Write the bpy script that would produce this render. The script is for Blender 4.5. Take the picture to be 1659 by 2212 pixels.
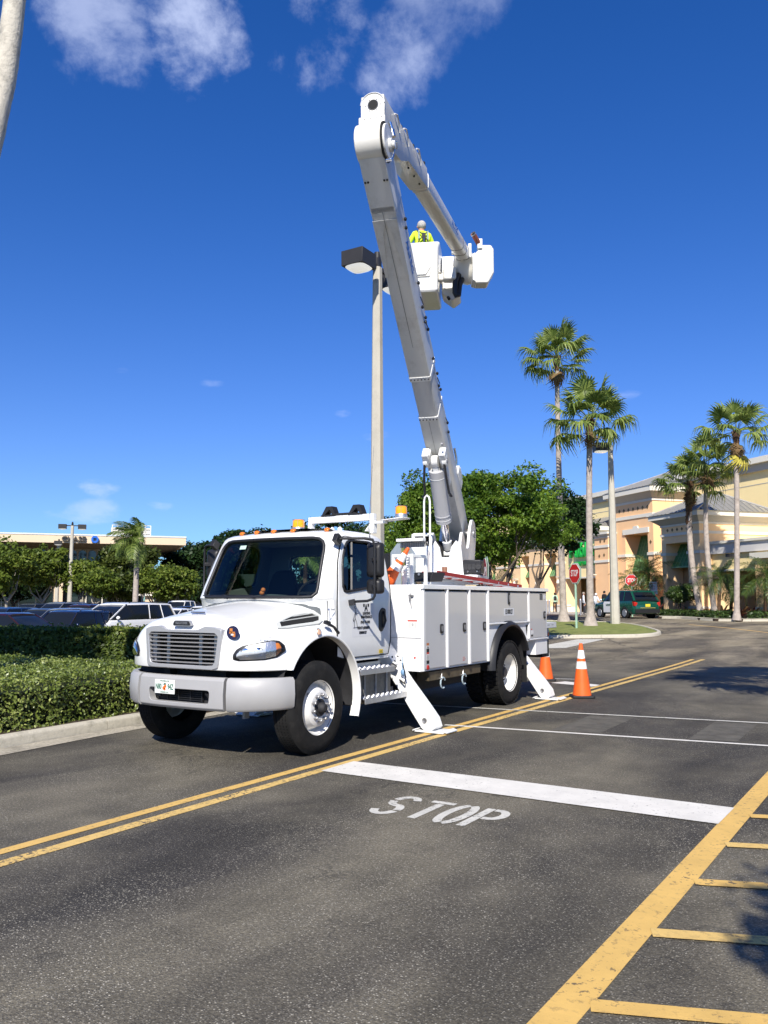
import bpy, bmesh, math, random
import numpy as np
from mathutils import Vector, Matrix, Euler, noise as mnoise
R = math.radians
for o in list(bpy.data.objects): bpy.data.objects.remove(o, do_unlink=True)
SC = bpy.context.scene
COL = SC.collection
# ---------------------------------------------------------------- camera
cam_d = bpy.data.cameras.new('camera'); cam = bpy.data.objects.new('camera', cam_d); COL.objects.link(cam)
cam.location = (6.81, -7.716, 1.714)
cam.rotation_euler = (R(90 + 6.0), 0, 0.5539)
cam_d.sensor_fit = 'VERTICAL'; cam_d.sensor_height = 36.0; cam_d.sensor_width = 27.0
cam_d.lens = 1804 / 2212 * 36.0
cam_d.clip_start = 0.05; cam_d.clip_end = 3000
SC.camera = cam
SC.render.resolution_x = 768; SC.render.resolution_y = 1024
# ---------------------------------------------------------------- light
SUN = Vector((0.318, -0.707, 0.630)).normalized()
EL = math.asin(SUN.z); AZ = math.atan2(SUN.x, SUN.y)
sd = bpy.data.lights.new('sun', 'SUN'); sd.energy = 4.9; sd.angle = R(0.53); sd.color = (1.0, 0.945, 0.85)
so = bpy.data.objects.new('sun', sd); COL.objects.link(so)
so.rotation_euler = (-SUN).to_track_quat('-Z', 'Y').to_euler(); so.location = (20, -40, 40)
W = bpy.data.worlds.new('World'); SC.world = W; W.use_nodes = True
def world():
    nt = W.node_tree; N = nt.nodes; L = nt.links; N.clear()
    out = N.new('ShaderNodeOutputWorld'); bg = N.new('ShaderNodeBackground')
    sky = N.new('ShaderNodeTexSky'); sky.sky_type = 'NISHITA'; sky.sun_disc = False
    sky.sun_elevation = EL; sky.sun_rotation = AZ
    sky.altitude = 0; sky.air_density = 1.0; sky.dust_density = 0.25; sky.ozone_density = 3.0
    hs = N.new('ShaderNodeHueSaturation'); hs.inputs['Saturation'].default_value = 1.36; hs.inputs['Value'].default_value = 1.0
    hs.inputs['Hue'].default_value = 0.516
    L.new(sky.outputs[0], hs.inputs['Color'])
    mu = N.new('ShaderNodeVectorMath'); mu.operation = 'MULTIPLY_ADD'; mu.inputs[1].default_value = (.24, .075, .0); mu.inputs[2].default_value = (1, 1, 1)
    dv = N.new('ShaderNodeVectorMath'); dv.operation = 'DIVIDE'; L.new(hs.outputs[0], mu.inputs[0]); L.new(hs.outputs[0], dv.inputs[0]); L.new(mu.outputs[0], dv.inputs[1])
    tc = N.new('ShaderNodeTexCoord')
    def noise(scale, det, rough, off, stretch):
        mp = N.new('ShaderNodeMapping'); mp.inputs['Location'].default_value = off; mp.inputs['Scale'].default_value = stretch
        L.new(tc.outputs['Generated'], mp.inputs[0])
        n = N.new('ShaderNodeTexNoise'); n.inputs['Scale'].default_value = scale; n.inputs['Detail'].default_value = det
        n.inputs['Roughness'].default_value = rough; n.inputs['Distortion'].default_value = 0.15
        L.new(mp.outputs[0], n.inputs['Vector']); return n.outputs['Fac']
    def math_(op, a, b=None, clamp=False):
        m = N.new('ShaderNodeMath'); m.operation = op; m.use_clamp = clamp
        for i, v in ((0, a), (1, b)):
            if v is None: continue
            if isinstance(v, (int, float)): m.inputs[i].default_value = v
            else: L.new(v, m.inputs[i])
        return m.outputs[0]
    def blob(d, inner, outer, zs=1.0):           # 1 near direction d, 0 outside
        vd = N.new('ShaderNodeVectorMath'); vd.operation = 'DISTANCE'
        nm = N.new('ShaderNodeVectorMath'); nm.operation = 'NORMALIZE'
        L.new(tc.outputs['Generated'], nm.inputs[0]); fl = N.new('ShaderNodeVectorMath'); fl.operation = 'MULTIPLY'; fl.inputs[1].default_value = (1, 1, zs)
        L.new(nm.outputs[0], fl.inputs[0]); L.new(fl.outputs[0], vd.inputs[0])
        vd.inputs[1].default_value = (d[0], d[1], d[2] * zs)
        mr = N.new('ShaderNodeMapRange'); mr.interpolation_type = 'SMOOTHSTEP'
        mr.inputs['From Min'].default_value = inner; mr.inputs['From Max'].default_value = outer
        mr.inputs['To Min'].default_value = 1; mr.inputs['To Max'].default_value = 0
        L.new(vd.outputs['Value'], mr.inputs['Value']); return mr.outputs[0]
    def rng(v, a, b):
        mr = N.new('ShaderNodeMapRange'); mr.interpolation_type = 'SMOOTHSTEP'
        mr.inputs['From Min'].default_value = a; mr.inputs['From Max'].default_value = b
        L.new(v, mr.inputs['Value']); return mr.outputs[0]
    n1 = noise(7.5, 9, 0.63, (0.3, 1.7, 0.2), (1.0, 1.0, 1.0))
    n2 = noise(16.0, 6, 0.55, (3.1, 0.2, 1.0), (1, 1, 2.2))
    fac = None
    for (d, i, o, lo, hi, amt, nn) in CLOUDS:
        m = blob(d, i, o, 2.4 if nn == 2 else 1.0)
        thr = math_('ADD', nn == 1 and n1 or n2, math_('MULTIPLY', math_('SUBTRACT', m, 1.0), 0.42))
        c = math_('MULTIPLY', rng(thr, lo, hi), amt)
        c = math_('MULTIPLY', c, rng(m, 0.0, 0.35))
        fac = c if fac is None else math_('MAXIMUM', fac, c)
    mix = N.new('ShaderNodeMix'); mix.data_type = 'RGBA'
    L.new(fac, mix.inputs['Factor']); L.new(dv.outputs[0], mix.inputs['A']); mix.inputs['B'].default_value = (5.9, 6.6, 8.8, 1)
    L.new(mix.outputs['Result'], bg.inputs['Color']); bg.inputs['Strength'].default_value = 0.102
    L.new(bg.outputs[0], out.inputs[0])
def pix(u, v):                              # direction seen at a place of the photograph (1659 x 2212)
    yaw, p = -0.5539, 0.1047
    F = Vector((math.sin(yaw) * math.cos(p), math.cos(yaw) * math.cos(p), math.sin(p)))
    r = Vector((math.cos(yaw), -math.sin(yaw), 0)); U = r.cross(F)
    return (F + r * (u - 829.5) / 1804 + U * (1106 - v) / 1804).normalized()
CLOUDS = [(tuple(pix(230, 60)), .02, .125, .36, .62, .46, 1), (tuple(pix(425, 60)), .02, .125, .35, .60, .62, 1),
          (tuple(pix(700, 50)), .02, .12, .37, .64, .52, 1), (tuple(pix(630, 140)), .01, .07, .36, .6, .42, 1), (tuple(pix(850, 120)), .02, .11, .38, .66, .48, 1), (tuple(pix(980, -50)), .04, .16, .38, .72, .36, 1),
          (tuple(pix(205, 1052)), .002, .062, .40, .66, .42, 2), (tuple(pix(190, 1108)), .010, .085, .40, .70, .34, 2),
          (tuple(pix(355, 1092)), .002, .05, .42, .68, .36, 2), (tuple(pix(1365, 855)), .001, .045, .38, .70, .30, 2),
          (tuple(pix(745, 893)), .004, .032, .40, .66, .30, 2), (tuple(pix(458, 828)), .001, .032, .40, .74, .22, 2),
          (tuple(pix(820, 940)), .006, .05, .44, .7, .25, 2), (tuple(pix(265, 800)), .004, .03, .44, .7, .2, 2)]
world()
SC.view_settings.view_transform = 'Standard'; SC.view_settings.look = 'None'
SC.view_settings.exposure = 0.50; SC.view_settings.gamma = 1.0
SC.render.engine = 'CYCLES'
try:
    SC.cycles.max_bounces = 6; SC.cycles.transparent_max_bounces = 12; SC.cycles.caustics_reflective = False; SC.cycles.caustics_refractive = False
except Exception: pass

# ---------------------------------------------------------------- mesh helpers
WLOC = {}                                   # world place of each created object (no rotation above parts)
def tag(o, label=None, cat=None, group=None, kind=None):
    if label: o['label'] = label
    if cat: o['category'] = cat
    if group: o['group'] = group
    if kind: o['kind'] = kind
    return o
def empty(name, loc=(0, 0, 0), label=None, cat=None, group=None, rz=0):
    o = bpy.data.objects.new(name, None); COL.objects.link(o); o.location = loc; o.rotation_euler = (0, 0, rz)
    o.empty_display_size = 0.2
    WLOC[o.name] = Vector(loc)
    return tag(o, label, cat, group)
def link(name, me, parent=None, loc=(0, 0, 0)):
    o = bpy.data.objects.new(name, me); COL.objects.link(o)
    loc = Vector(loc); WLOC[o.name] = loc
    if parent is not None:
        o.parent = parent; o.location = loc - WLOC[parent.name]
    else: o.location = loc
    return o
class MB:
    def __init__(s): s.v = []; s.f = []; s.m = []; s.mi = 0; s.T = None
    def add(s, vs, fs):
        b = len(s.v)
        if s.T is not None: vs = [s.T @ Vector(p) for p in vs]
        s.v += [tuple(p) for p in vs]; s.f += [tuple(b + i for i in f) for f in fs]; s.m += [s.mi] * len(fs); return s
    def box(s, x0, x1, y0, y1, z0, z1):
        return s.add([(x0, y0, z0), (x1, y0, z0), (x1, y1, z0), (x0, y1, z0), (x0, y0, z1), (x1, y0, z1), (x1, y1, z1), (x0, y1, z1)],
                     [(0, 3, 2, 1), (4, 5, 6, 7), (0, 1, 5, 4), (1, 2, 6, 5), (2, 3, 7, 6), (3, 0, 4, 7)])
    def obox(s, c, a, b, d):                 # centre and three half-axes
        c, a, b, d = map(Vector, (c, a, b, d)); P = []
        for sz in (-1, 1):
            for sx, sy in ((-1, -1), (1, -1), (1, 1), (-1, 1)): P.append(c + a * sx + b * sy + d * sz)
        return s.add(P, [(0, 3, 2, 1), (4, 5, 6, 7), (0, 1, 5, 4), (1, 2, 6, 5), (2, 3, 7, 6), (3, 0, 4, 7)])
    def bar(s, p, q, w, h=None, up=(0, 0, 1)):
        p, q = Vector(p), Vector(q); h = w if h is None else h; d = (q - p); L = d.length; d.normalize()
        x = d.cross(Vector(up))
        if x.length < 1e-3: x = d.cross(Vector((1, 0, 0)))
        x.normalize(); z = x.cross(d)
        return s.obox((p + q) / 2, x * w / 2, d * L / 2, z * h / 2)
    def cyl(s, p, q, r0, r1=None, n=16, caps=True):
        p, q = Vector(p), Vector(q); r1 = r0 if r1 is None else r1; d = (q - p).normalized()
        x = d.cross(Vector((0, 0, 1)));
        if x.length < 1e-3: x = Vector((1, 0, 0))
        x.normalize(); y = d.cross(x); P = []
        for c, r in ((p, r0), (q, r1)):
            for i in range(n):
                a = 2 * math.pi * i / n; P.append(c + (x * math.cos(a) + y * math.sin(a)) * r)
        F = [(i, (i + 1) % n, n + (i + 1) % n, n + i) for i in range(n)]
        if caps: F += [tuple(range(n - 1, -1, -1)), tuple(range(n, 2 * n))]
        return s.add(P, F)
    def tube(s, path, r, n=8, closed=False, caps=True):
        P = [Vector(p) for p in path]; m = len(P); V = []; rr = r if isinstance(r, (list, tuple)) else [r] * m
        prev = None
        for i, p in enumerate(P):
            if closed: d = P[(i + 1) % m] - P[i - 1]
            else: d = P[min(i + 1, m - 1)] - P[max(i - 1, 0)]
            d.normalize()
            if prev is None:
                x = d.cross(Vector((0, 0, 1)))
                if x.length < 0.05: x = d.cross(Vector((1, 0, 0)))
            else: x = prev - d * prev.dot(d)
            x.normalize(); prev = x; y = d.cross(x)
            for k in range(n):
                a = 2 * math.pi * k / n; V.append(p + (x * math.cos(a) + y * math.sin(a)) * rr[i])
        F = []
        for i in range(m if closed else m - 1):
            j = (i + 1) % m
            F += [(i * n + k, i * n + (k + 1) % n, j * n + (k + 1) % n, j * n + k) for k in range(n)]
        if caps and not closed: F += [tuple(range(n - 1, -1, -1)), tuple(range((m - 1) * n, m * n))]
        return s.add(V, F)
    def lathe(s, prof, o=(0, 0, 0), ax=(0, 0, 1), n=24, a0=0, a1=2 * math.pi):
        o = Vector(o); d = Vector(ax).normalized(); x = d.cross(Vector((0, 0, 1)))
        if x.length < 1e-3: x = Vector((1, 0, 0))
        x.normalize(); y = d.cross(x); V = []; full = abs(a1 - a0 - 2 * math.pi) < 1e-6; k = n if full else n + 1
        for i in range(k):
            a = a0 + (a1 - a0) * i / n; e = x * math.cos(a) + y * math.sin(a)
            for (r, h) in prof: V.append(o + e * r + d * h)
        m = len(prof); F = []
        for i in range(n):
            j = (i + 1) % k
            F += [(i * m + t, j * m + t, j * m + t + 1, i * m + t + 1) for t in range(m - 1)]
        return s.add(V, F)
    def prism(s, poly, ax, a, b):            # poly in the two other axes (cyclic order kept as given)
        def pt(u, v, w): return {'x': (w, u, v), 'y': (u, w, v), 'z': (u, v, w)}[ax]
        n = len(poly); V = [pt(u, v, a) for u, v in poly] + [pt(u, v, b) for u, v in poly]
        F = [(i, (i + 1) % n, n + (i + 1) % n, n + i) for i in range(n)] + [tuple(range(n - 1, -1, -1)), tuple(range(n, 2 * n))]
        return s.add(V, F)
    def loft(s, rings, closed=True, cap=True):
        n = len(rings[0]); V = [p for r in rings for p in r]; F = []; k = n if closed else n - 1
        for i in range(len(rings) - 1):
            F += [(i * n + j, i * n + (j + 1) % n, (i + 1) * n + (j + 1) % n, (i + 1) * n + j) for j in range(k)]
        if cap and closed: F += [tuple(range(n - 1, -1, -1)), tuple(range((len(rings) - 1) * n, len(rings) * n))]
        return s.add(V, F)
    def ell(s, c, rx, ry=None, rz=None, n=12, m=8):
        ry = rx if ry is None else ry; rz = rx if rz is None else rz; V = []; c = Vector(c)
        for i in range(1, m):
            t = math.pi * i / m
            for j in range(n):
                a = 2 * math.pi * j / n; V.append(c + Vector((rx * math.sin(t) * math.cos(a), ry * math.sin(t) * math.sin(a), rz * math.cos(t))))
        V += [c + Vector((0, 0, rz)), c - Vector((0, 0, rz))]; T, B = len(V) - 2, len(V) - 1; F = []
        for i in range(m - 2):
            F += [(i * n + j, (i + 1) * n + j, (i + 1) * n + (j + 1) % n, i * n + (j + 1) % n) for j in range(n)]
        F += [(T, j, (j + 1) % n) for j in range(n)] + [(B, (m - 2) * n + (j + 1) % n, (m - 2) * n + j) for j in range(n)]
        return s.add(V, F)
    def mesh(s, name, mats, smooth=35, fix=True, center=None):
        me = bpy.data.meshes.new(name); me.from_pydata(s.v, [], s.f)
        for m in (mats if isinstance(mats, (list, tuple)) else [mats]): me.materials.append(m)
        if len(me.materials) > 1: me.polygons.foreach_set('material_index', s.m)
        if fix:
            bm = bmesh.new(); bm.from_mesh(me); bmesh.ops.recalc_face_normals(bm, faces=bm.faces); bm.to_mesh(me); bm.free()
        if smooth:
            me.polygons.foreach_set('use_smooth', [True] * len(me.polygons)); me.set_sharp_from_angle(angle=R(smooth))
        me.update(); return me
    def build(s, name, mats, parent=None, smooth=35, bevel=0, seg=2, fix=True, label=None, cat=None, group=None, kind=None, origin=None):
        if origin is None:
            a = np.array(s.v); origin = Vector(((a.min(0) + a.max(0)) / 2).tolist())
            if parent is None: origin.z = float(a[:, 2].min())
        origin = Vector(origin)
        s.v = [(p[0] - origin.x, p[1] - origin.y, p[2] - origin.z) for p in s.v]
        o = link(name, s.mesh(name, mats, smooth, fix), parent, origin)
        if bevel:
            b = o.modifiers.new('bevel', 'BEVEL'); b.width = bevel; b.segments = seg; b.limit_method = 'ANGLE'; b.angle_limit = R(32)
            b.harden_normals = False
        return tag(o, label, cat, group, kind)
def apply_mods(o):
    dg = bpy.context.evaluated_depsgraph_get(); dg.update()
    me = bpy.data.meshes.new_from_object(o.evaluated_get(dg)); o.modifiers.clear(); old = o.data; o.data = me; return o
def cut(o, cutters, solver='EXACT'):
    for mb in cutters:
        c = bpy.data.objects.new('cutter', mb.mesh('cutter', [], 0)); COL.objects.link(c)
        m = o.modifiers.new('cut', 'BOOLEAN'); m.object = c; m.operation = 'DIFFERENCE'; m.solver = solver
        bpy.context.view_layer.update(); apply_mods(o); bpy.data.objects.remove(c, do_unlink=True)
    me = o.data; me.polygons.foreach_set('use_smooth', [True] * len(me.polygons)); me.set_sharp_from_angle(angle=R(32))
    return o
def copy_tree(o, parent=None):
    c = o.copy(); COL.objects.link(c); c.parent = parent
    for ch in o.children: copy_tree(ch, c)
    return c
def text(s, size, M, mat, parent=None, name='lettering', sx=1.0, ext=0.0015, align='CENTER', bold=0.0, label=None, sp=1.0):
    cu = bpy.data.curves.new('t', 'FONT'); cu.body = s; cu.size = size; cu.extrude = ext; cu.align_x = align; cu.align_y = 'CENTER'
    cu.offset = bold; cu.resolution_u = 3; cu.space_character = sp
    t = bpy.data.objects.new('t', cu); COL.objects.link(t); bpy.context.view_layer.update()
    dg = bpy.context.evaluated_depsgraph_get(); me = bpy.data.meshes.new_from_object(t.evaluated_get(dg))
    bpy.data.objects.remove(t, do_unlink=True)
    me.materials.clear(); me.materials.append(mat); M = M.copy(); loc = M.translation.copy(); M.translation = (0, 0, 0)
    me.transform(M @ Matrix.Diagonal((sx, 1, 1, 1)))
    o = link(name, me, parent, loc)
    if label: o['label'] = label
    return o
def face(loc, right, up):                    # matrix: text x axis along right, y axis along up
    r = Vector(right).normalized(); u = Vector(up); u = (u - r * u.dot(r)).normalized(); n = r.cross(u)
    M = Matrix((r, u, n)).transposed().to_4x4(); M.translation = loc; return M
def rrect(w, h, r, n=5, cx=0, cy=0):
    P = []
    for (sx, sy, a0) in ((1, 1, 0), (-1, 1, 90), (-1, -1, 180), (1, -1, 270)):
        for i in range(n + 1):
            a = R(a0 + 90 * i / n); P.append((cx + sx * (w / 2 - r) + r * math.cos(a), cy + sy * (h / 2 - r) + r * math.sin(a)))
    return P
def round_poly(P, r, n=4):
    out = []; m = len(P)
    for i in range(m):
        a, b, c = Vector(P[i - 1]), Vector(P[i]), Vector(P[(i + 1) % m]); u = (a - b); v = (c - b)
        k = min(r, u.length * .45, v.length * .45); p, q = b + u.normalized() * k, b + v.normalized() * k
        for j in range(n + 1):
            t = j / n; out.append(tuple((p * (1 - t) + b * t) * (1 - t) + (b * (1 - t) + q * t) * t))
    return out
# ---------------------------------------------------------------- materials
def rgb(h):
    c = [int(h[i:i + 2], 16) / 255 for i in (0, 2, 4)]; return tuple(x / 12.92 if x <= .04045 else ((x + .055) / 1.055) ** 2.4 for x in c)
MATS = {}
def mat(name, col, rough=.5, metal=0, var=.0, vscale=3, bump=0, bscale=60, coat=0, spec=.5, emit=None, es=0, trans=0, ior=1.45, dirt=None, dscale=2.0, damt=.3, coord='Object'):
    if name in MATS: return MATS[name]
    m = bpy.data.materials.new(name); m.use_nodes = True; nt = m.node_tree; N = nt.nodes; L = nt.links; b = N['Principled BSDF']
    b.inputs['Roughness'].default_value = rough; b.inputs['Metallic'].default_value = metal
    b.inputs['Specular IOR Level'].default_value = spec; b.inputs['Coat Weight'].default_value = coat; b.inputs['Coat Roughness'].default_value = .04
    b.inputs['Base Color'].default_value = (*col, 1); b.inputs['IOR'].default_value = ior
    b.inputs['Transmission Weight'].default_value = trans
    if emit: b.inputs['Emission Color'].default_value = (*emit, 1); b.inputs['Emission Strength'].default_value = es
    tc = N.new('ShaderNodeTexCoord'); last = None
    def noi(s, d=5, rg=.6):
        n = N.new('ShaderNodeTexNoise'); n.inputs['Scale'].default_value = s; n.inputs['Detail'].default_value = d; n.inputs['Roughness'].default_value = rg
        L.new(tc.outputs[coord], n.inputs['Vector']); return n
    if var:
        n = noi(vscale); cr = N.new('ShaderNodeValToRGB'); e = cr.color_ramp.elements
        e[0].position = .3; e[1].position = .7
        e[0].color = (*[c * (1 - var) for c in col], 1); e[1].color = (*[min(1, c * (1 + var)) for c in col], 1)
        L.new(n.outputs['Fac'], cr.inputs[0]); last = cr.outputs[0]
    if dirt:
        n = noi(dscale, 8, .7); mr = N.new('ShaderNodeMapRange'); mr.inputs['From Min'].default_value = .5; mr.inputs['From Max'].default_value = .75; mr.inputs['To Max'].default_value = damt
        L.new(n.outputs['Fac'], mr.inputs[0]); mx = N.new('ShaderNodeMix'); mx.data_type = 'RGBA'; L.new(mr.outputs[0], mx.inputs['Factor'])
        if last: L.new(last, mx.inputs['A'])
        else: mx.inputs['A'].default_value = (*col, 1)
        mx.inputs['B'].default_value = (*dirt, 1); last = mx.outputs['Result']
    if last: L.new(last, b.inputs['Base Color'])
    if bump:
        n = noi(bscale, 3); bp = N.new('ShaderNodeBump'); bp.inputs['Strength'].default_value = bump; bp.inputs['Distance'].default_value = .02
        L.new(n.outputs['Fac'], bp.inputs['Height']); L.new(bp.outputs[0], b.inputs['Normal'])
    MATS[name] = m; return m
WHITE = mat('white_paint', (.80, .80, .78), .30, coat=.6, var=.015, vscale=1.2, dirt=(.50, .46, .38), dscale=2.6, damt=.22)
WHITE2 = mat('white_paint_weathered', (.76, .76, .74), .4, coat=.2, var=.03, vscale=2, dirt=(.35, .33, .28), dscale=5, damt=.35)
BOOMW = mat('boom_white', (.64, .63, .59), .42, var=.03, vscale=1.5, dirt=(.34, .31, .26), dscale=3.4, damt=.5, coat=.2)
FIBER = mat('fibreglass_white', (.76, .74, .68), .35, var=.03, vscale=2, dirt=(.5, .46, .36), dscale=3, damt=.25, coat=.3)
BODYW = mat('body_white', (.78, .78, .78), .3, coat=.5, var=.015, vscale=1.5, dirt=(.45, .42, .36), dscale=3.5, damt=.22)
BLACK = mat('black_plastic', (.016, .016, .018), .45, bump=.05, bscale=300)
RUBBER = mat('rubber_black', (.012, .012, .013), .6)
DARK = mat('dark_metal', (.03, .03, .032), .55, var=.3, vscale=6)
CHASS = mat('chassis_black', (.018, .018, .02), .7, var=.3, vscale=8)
GREYP = mat('grey_bumper_plastic', (.34, .336, .335), .42, var=.03, vscale=5, bump=.04, bscale=500)
SILVER = mat('silver_grille_plastic', (.42, .42, .43), .32, metal=.35)
ALU = mat('aluminium', (.62, .62, .63), .38, metal=.85, var=.08, vscale=12)
STEEL = mat('dull_steel', (.30, .30, .31), .5, metal=.7, var=.15, vscale=20)
CHROME = mat('chrome', (.85, .85, .86), .08, metal=1)
TANK = mat('dirty_alu_box', (.22, .20, .17), .5, metal=.5, var=.3, vscale=4, dirt=(.06, .05, .04), dscale=5, damt=.7)
TYRE = mat('tyre_rubber', (.014, .0138, .0135), .78, spec=.25, var=.2, vscale=9, dirt=(.06, .055, .05), dscale=7, damt=.35, bump=.12, bscale=160)
RIMW = mat('rim_white', (.74, .73, .70), .42, var=.05, vscale=5, dirt=(.3, .26, .2), dscale=6, damt=.4)
SEAM = mat('seam_black', (.01, .01, .01), .8)
AMBER = mat('amber_lens', (.85, .22, .01), .15, trans=.35, coat=.5, emit=(1, .3, .02), es=.12)
ORANGE = mat('cone_orange', (.80, .12, .015), .5, var=.08, vscale=6, dirt=(.25, .07, .03), dscale=9, damt=.35)
REFLW = mat('cone_white_collar', (.80, .80, .78), .45, dirt=(.4, .38, .36), dscale=12, damt=.3)
REDP = mat('ladder_red', (.22, .018, .014), .5, var=.15, vscale=6)
REDL = mat('red_lens', (.45, .02, .015), .2, coat=.5)
LETTER = mat('letter_black', (.012, .012, .014), .5)
def glass(name, tint, rough=.02, dark=.5):
    m = bpy.data.materials.new(name); m.use_nodes = True; nt = m.node_tree; N = nt.nodes; L = nt.links; N.clear()
    out = N.new('ShaderNodeOutputMaterial'); g = N.new('ShaderNodeBsdfGlossy'); g.inputs['Roughness'].default_value = rough
    t = N.new('ShaderNodeBsdfTransparent'); t.inputs[0].default_value = (*tint, 1); fr = N.new('ShaderNodeFresnel'); fr.inputs[0].default_value = 1.5
    mx = N.new('ShaderNodeMixShader'); L.new(fr.outputs[0], mx.inputs[0]); L.new(t.outputs[0], mx.inputs[1]); L.new(g.outputs[0], mx.inputs[2]); L.new(mx.outputs[0], out.inputs[0])
    return m
GLASS = glass('cab_glass', (.68, .80, .76)); GLASSD = glass('tinted_glass', (.10, .16, .15)); LENS = glass('clear_lens', (.9, .92, .95))
CARGL = mat('car_glass', (.010, .012, .014), .08, coat=.0, spec=.45)
WINGL = mat('window_glass', (.02, .025, .028), .06, coat=.8, var=.3, vscale=.6)
# ================================================================ SETTING: ground, road paint, kerbs
def sst(t): t = min(max(t, 0.0), 1.0); return t * t * (3 - 2 * t)
def gz(x, y): return .55 * sst((y - 14) / 32) * sst((x + .35 * y + 14) / 10) - .25 * sst((-15.5 - x) / 4) * sst((8 - x - .35 * y - 14) / 6)
def asphalt():
    m = bpy.data.materials.new('asphalt'); m.use_nodes = True; nt = m.node_tree; N = nt.nodes; L = nt.links; b = N['Principled BSDF']
    tc = N.new('ShaderNodeTexCoord'); co = tc.outputs['Object']
    def noi(s, d=4, r=.6, dist=0, sc=None):
        n = N.new('ShaderNodeTexNoise'); n.inputs['Scale'].default_value = s; n.inputs['Detail'].default_value = d; n.inputs['Roughness'].default_value = r; n.inputs['Distortion'].default_value = dist
        if sc:
            mp = N.new('ShaderNodeMapping'); mp.inputs['Scale'].default_value = sc; L.new(co, mp.inputs[0]); L.new(mp.outputs[0], n.inputs['Vector'])
        else: L.new(co, n.inputs['Vector'])
        return n.outputs['Fac']
    def ramp(v, st):
        c = N.new('ShaderNodeValToRGB'); e = c.color_ramp.elements
        while len(e) < len(st): e.new(.5)
        for i, (p, col) in enumerate(st): e[i].position = p; e[i].color = (*col, 1) if isinstance(col, tuple) else (col, col, col, 1)
        L.new(v, c.inputs[0]); return c.outputs[0]
    def mix(f, a, bb, mode='MIX'):
        x = N.new('ShaderNodeMix'); x.data_type = 'RGBA'; x.blend_type = mode
        for k, v in (('Factor', f), ('A', a), ('B', bb)):
            if isinstance(v, (int, float)): x.inputs[k].default_value = v
            elif isinstance(v, tuple): x.inputs[k].default_value = (*v, 1)
            else: L.new(v, x.inputs[k])
        return x.outputs['Result']
    # age: older, browner stone shows in broad uneven areas and in lanes along the road
    age = ramp(noi(.42, 4, .58, .6, (1, .55, 1)), [(.41, (.046, .041, .034)), (.60, (.138, .122, .088))])
    blotch = ramp(noi(1.6, 6, .65), [(.3, .70), (.7, 1.22)])
    c = mix(1.0, age, blotch, 'MULTIPLY')
    fine = ramp(noi(55, 4, .7), [(.3, .45), (.5, .95), (.70, 1.75)])
    c = mix(1.0, c, fine, 'MULTIPLY')
    vo = N.new('ShaderNodeTexVoronoi'); vo.inputs['Scale'].default_value = 88; vo.inputs['Randomness'].default_value = 1; L.new(co, vo.inputs['Vector'])
    sep = N.new('ShaderNodeSeparateColor'); L.new(vo.outputs['Color'], sep.inputs[0])
    rad = ramp(vo.outputs['Distance'], [(.30, 1.0), (.50, 0.0)])
    pick = ramp(sep.outputs[0], [(.22, 0.0), (.50, 1.0)])
    chip = N.new('ShaderNodeMath'); chip.operation = 'MULTIPLY'; L.new(rad, chip.inputs[0]); L.new(pick, chip.inputs[1])
    wear = ramp(noi(.5, 4, .6, .5), [(.33, .22), (.62, 1.0)])
    ch2 = N.new('ShaderNodeMath'); ch2.operation = 'MULTIPLY'; L.new(chip.outputs[0], ch2.inputs[0]); L.new(wear, ch2.inputs[1])
    chipc = ramp(sep.outputs[1], [(0, (.10, .092, .075)), (.75, (.24, .22, .175)), (1, (.52, .48, .39))])
    c = mix(ch2.outputs[0], c, chipc)
    spot = ramp(noi(2.1, 2, .4, 0, (1, 1, 1)), [(.16, .45), (.24, 1.0)])
    c = mix(1.0, c, spot, 'MULTIPLY')
    # dark oil drips and long tyre-darkened lanes, hairline cracks
    lane = ramp(noi(.9, 3, .5, .2, (1, .09, 1)), [(.36, .74), (.60, 1.12)])
    c = mix(1.0, c, lane, 'MULTIPLY')
    oil = ramp(noi(.75, 5, .62, .3), [(.70, 1.0), (.80, .45)])
    c = mix(1.0, c, oil, 'MULTIPLY')
    hv = N.new('ShaderNodeTexVoronoi'); hv.feature = 'DISTANCE_TO_EDGE'; hv.inputs['Scale'].default_value = .55
    hm = N.new('ShaderNodeVectorMath'); hm.operation = 'ADD'; hn = N.new('ShaderNodeTexNoise'); hn.inputs['Scale'].default_value = 2.5; hn.inputs['Detail'].default_value = 6; L.new(co, hn.inputs['Vector']); L.new(co, hm.inputs[0]); L.new(hn.outputs['Color'], hm.inputs[1]); L.new(hm.outputs[0], hv.inputs['Vector'])
    hl = ramp(hv.outputs['Distance'], [(.003, 1.0), (.009, 0.0)]); hz = ramp(noi(.45, 2), [(.52, 0.0), (.60, .55)])
    hx = N.new('ShaderNodeMath'); hx.operation = 'MULTIPLY'; L.new(hl, hx.inputs[0]); L.new(hz, hx.inputs[1]); c = mix(hx.outputs[0], c, (.018, .017, .016))
    # sealed tar cracks
    vc = N.new('ShaderNodeTexVoronoi'); vc.feature = 'DISTANCE_TO_EDGE'; vc.inputs['Scale'].default_value = .14
    mpp = N.new('ShaderNodeVectorMath'); mpp.operation = 'ADD'; nn = N.new('ShaderNodeTexNoise'); nn.inputs['Scale'].default_value = 1.2; nn.inputs['Detail'].default_value = 5
    L.new(co, nn.inputs['Vector']); L.new(co, mpp.inputs[0]); L.new(nn.outputs['Color'], mpp.inputs[1]); L.new(mpp.outputs[0], vc.inputs['Vector'])
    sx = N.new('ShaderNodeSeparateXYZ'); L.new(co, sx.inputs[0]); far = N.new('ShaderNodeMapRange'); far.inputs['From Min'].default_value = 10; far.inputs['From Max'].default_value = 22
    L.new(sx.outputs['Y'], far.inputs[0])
    near = mix(far.outputs[0], (.0, .0, .0), (1., 1., 1.))
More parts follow.
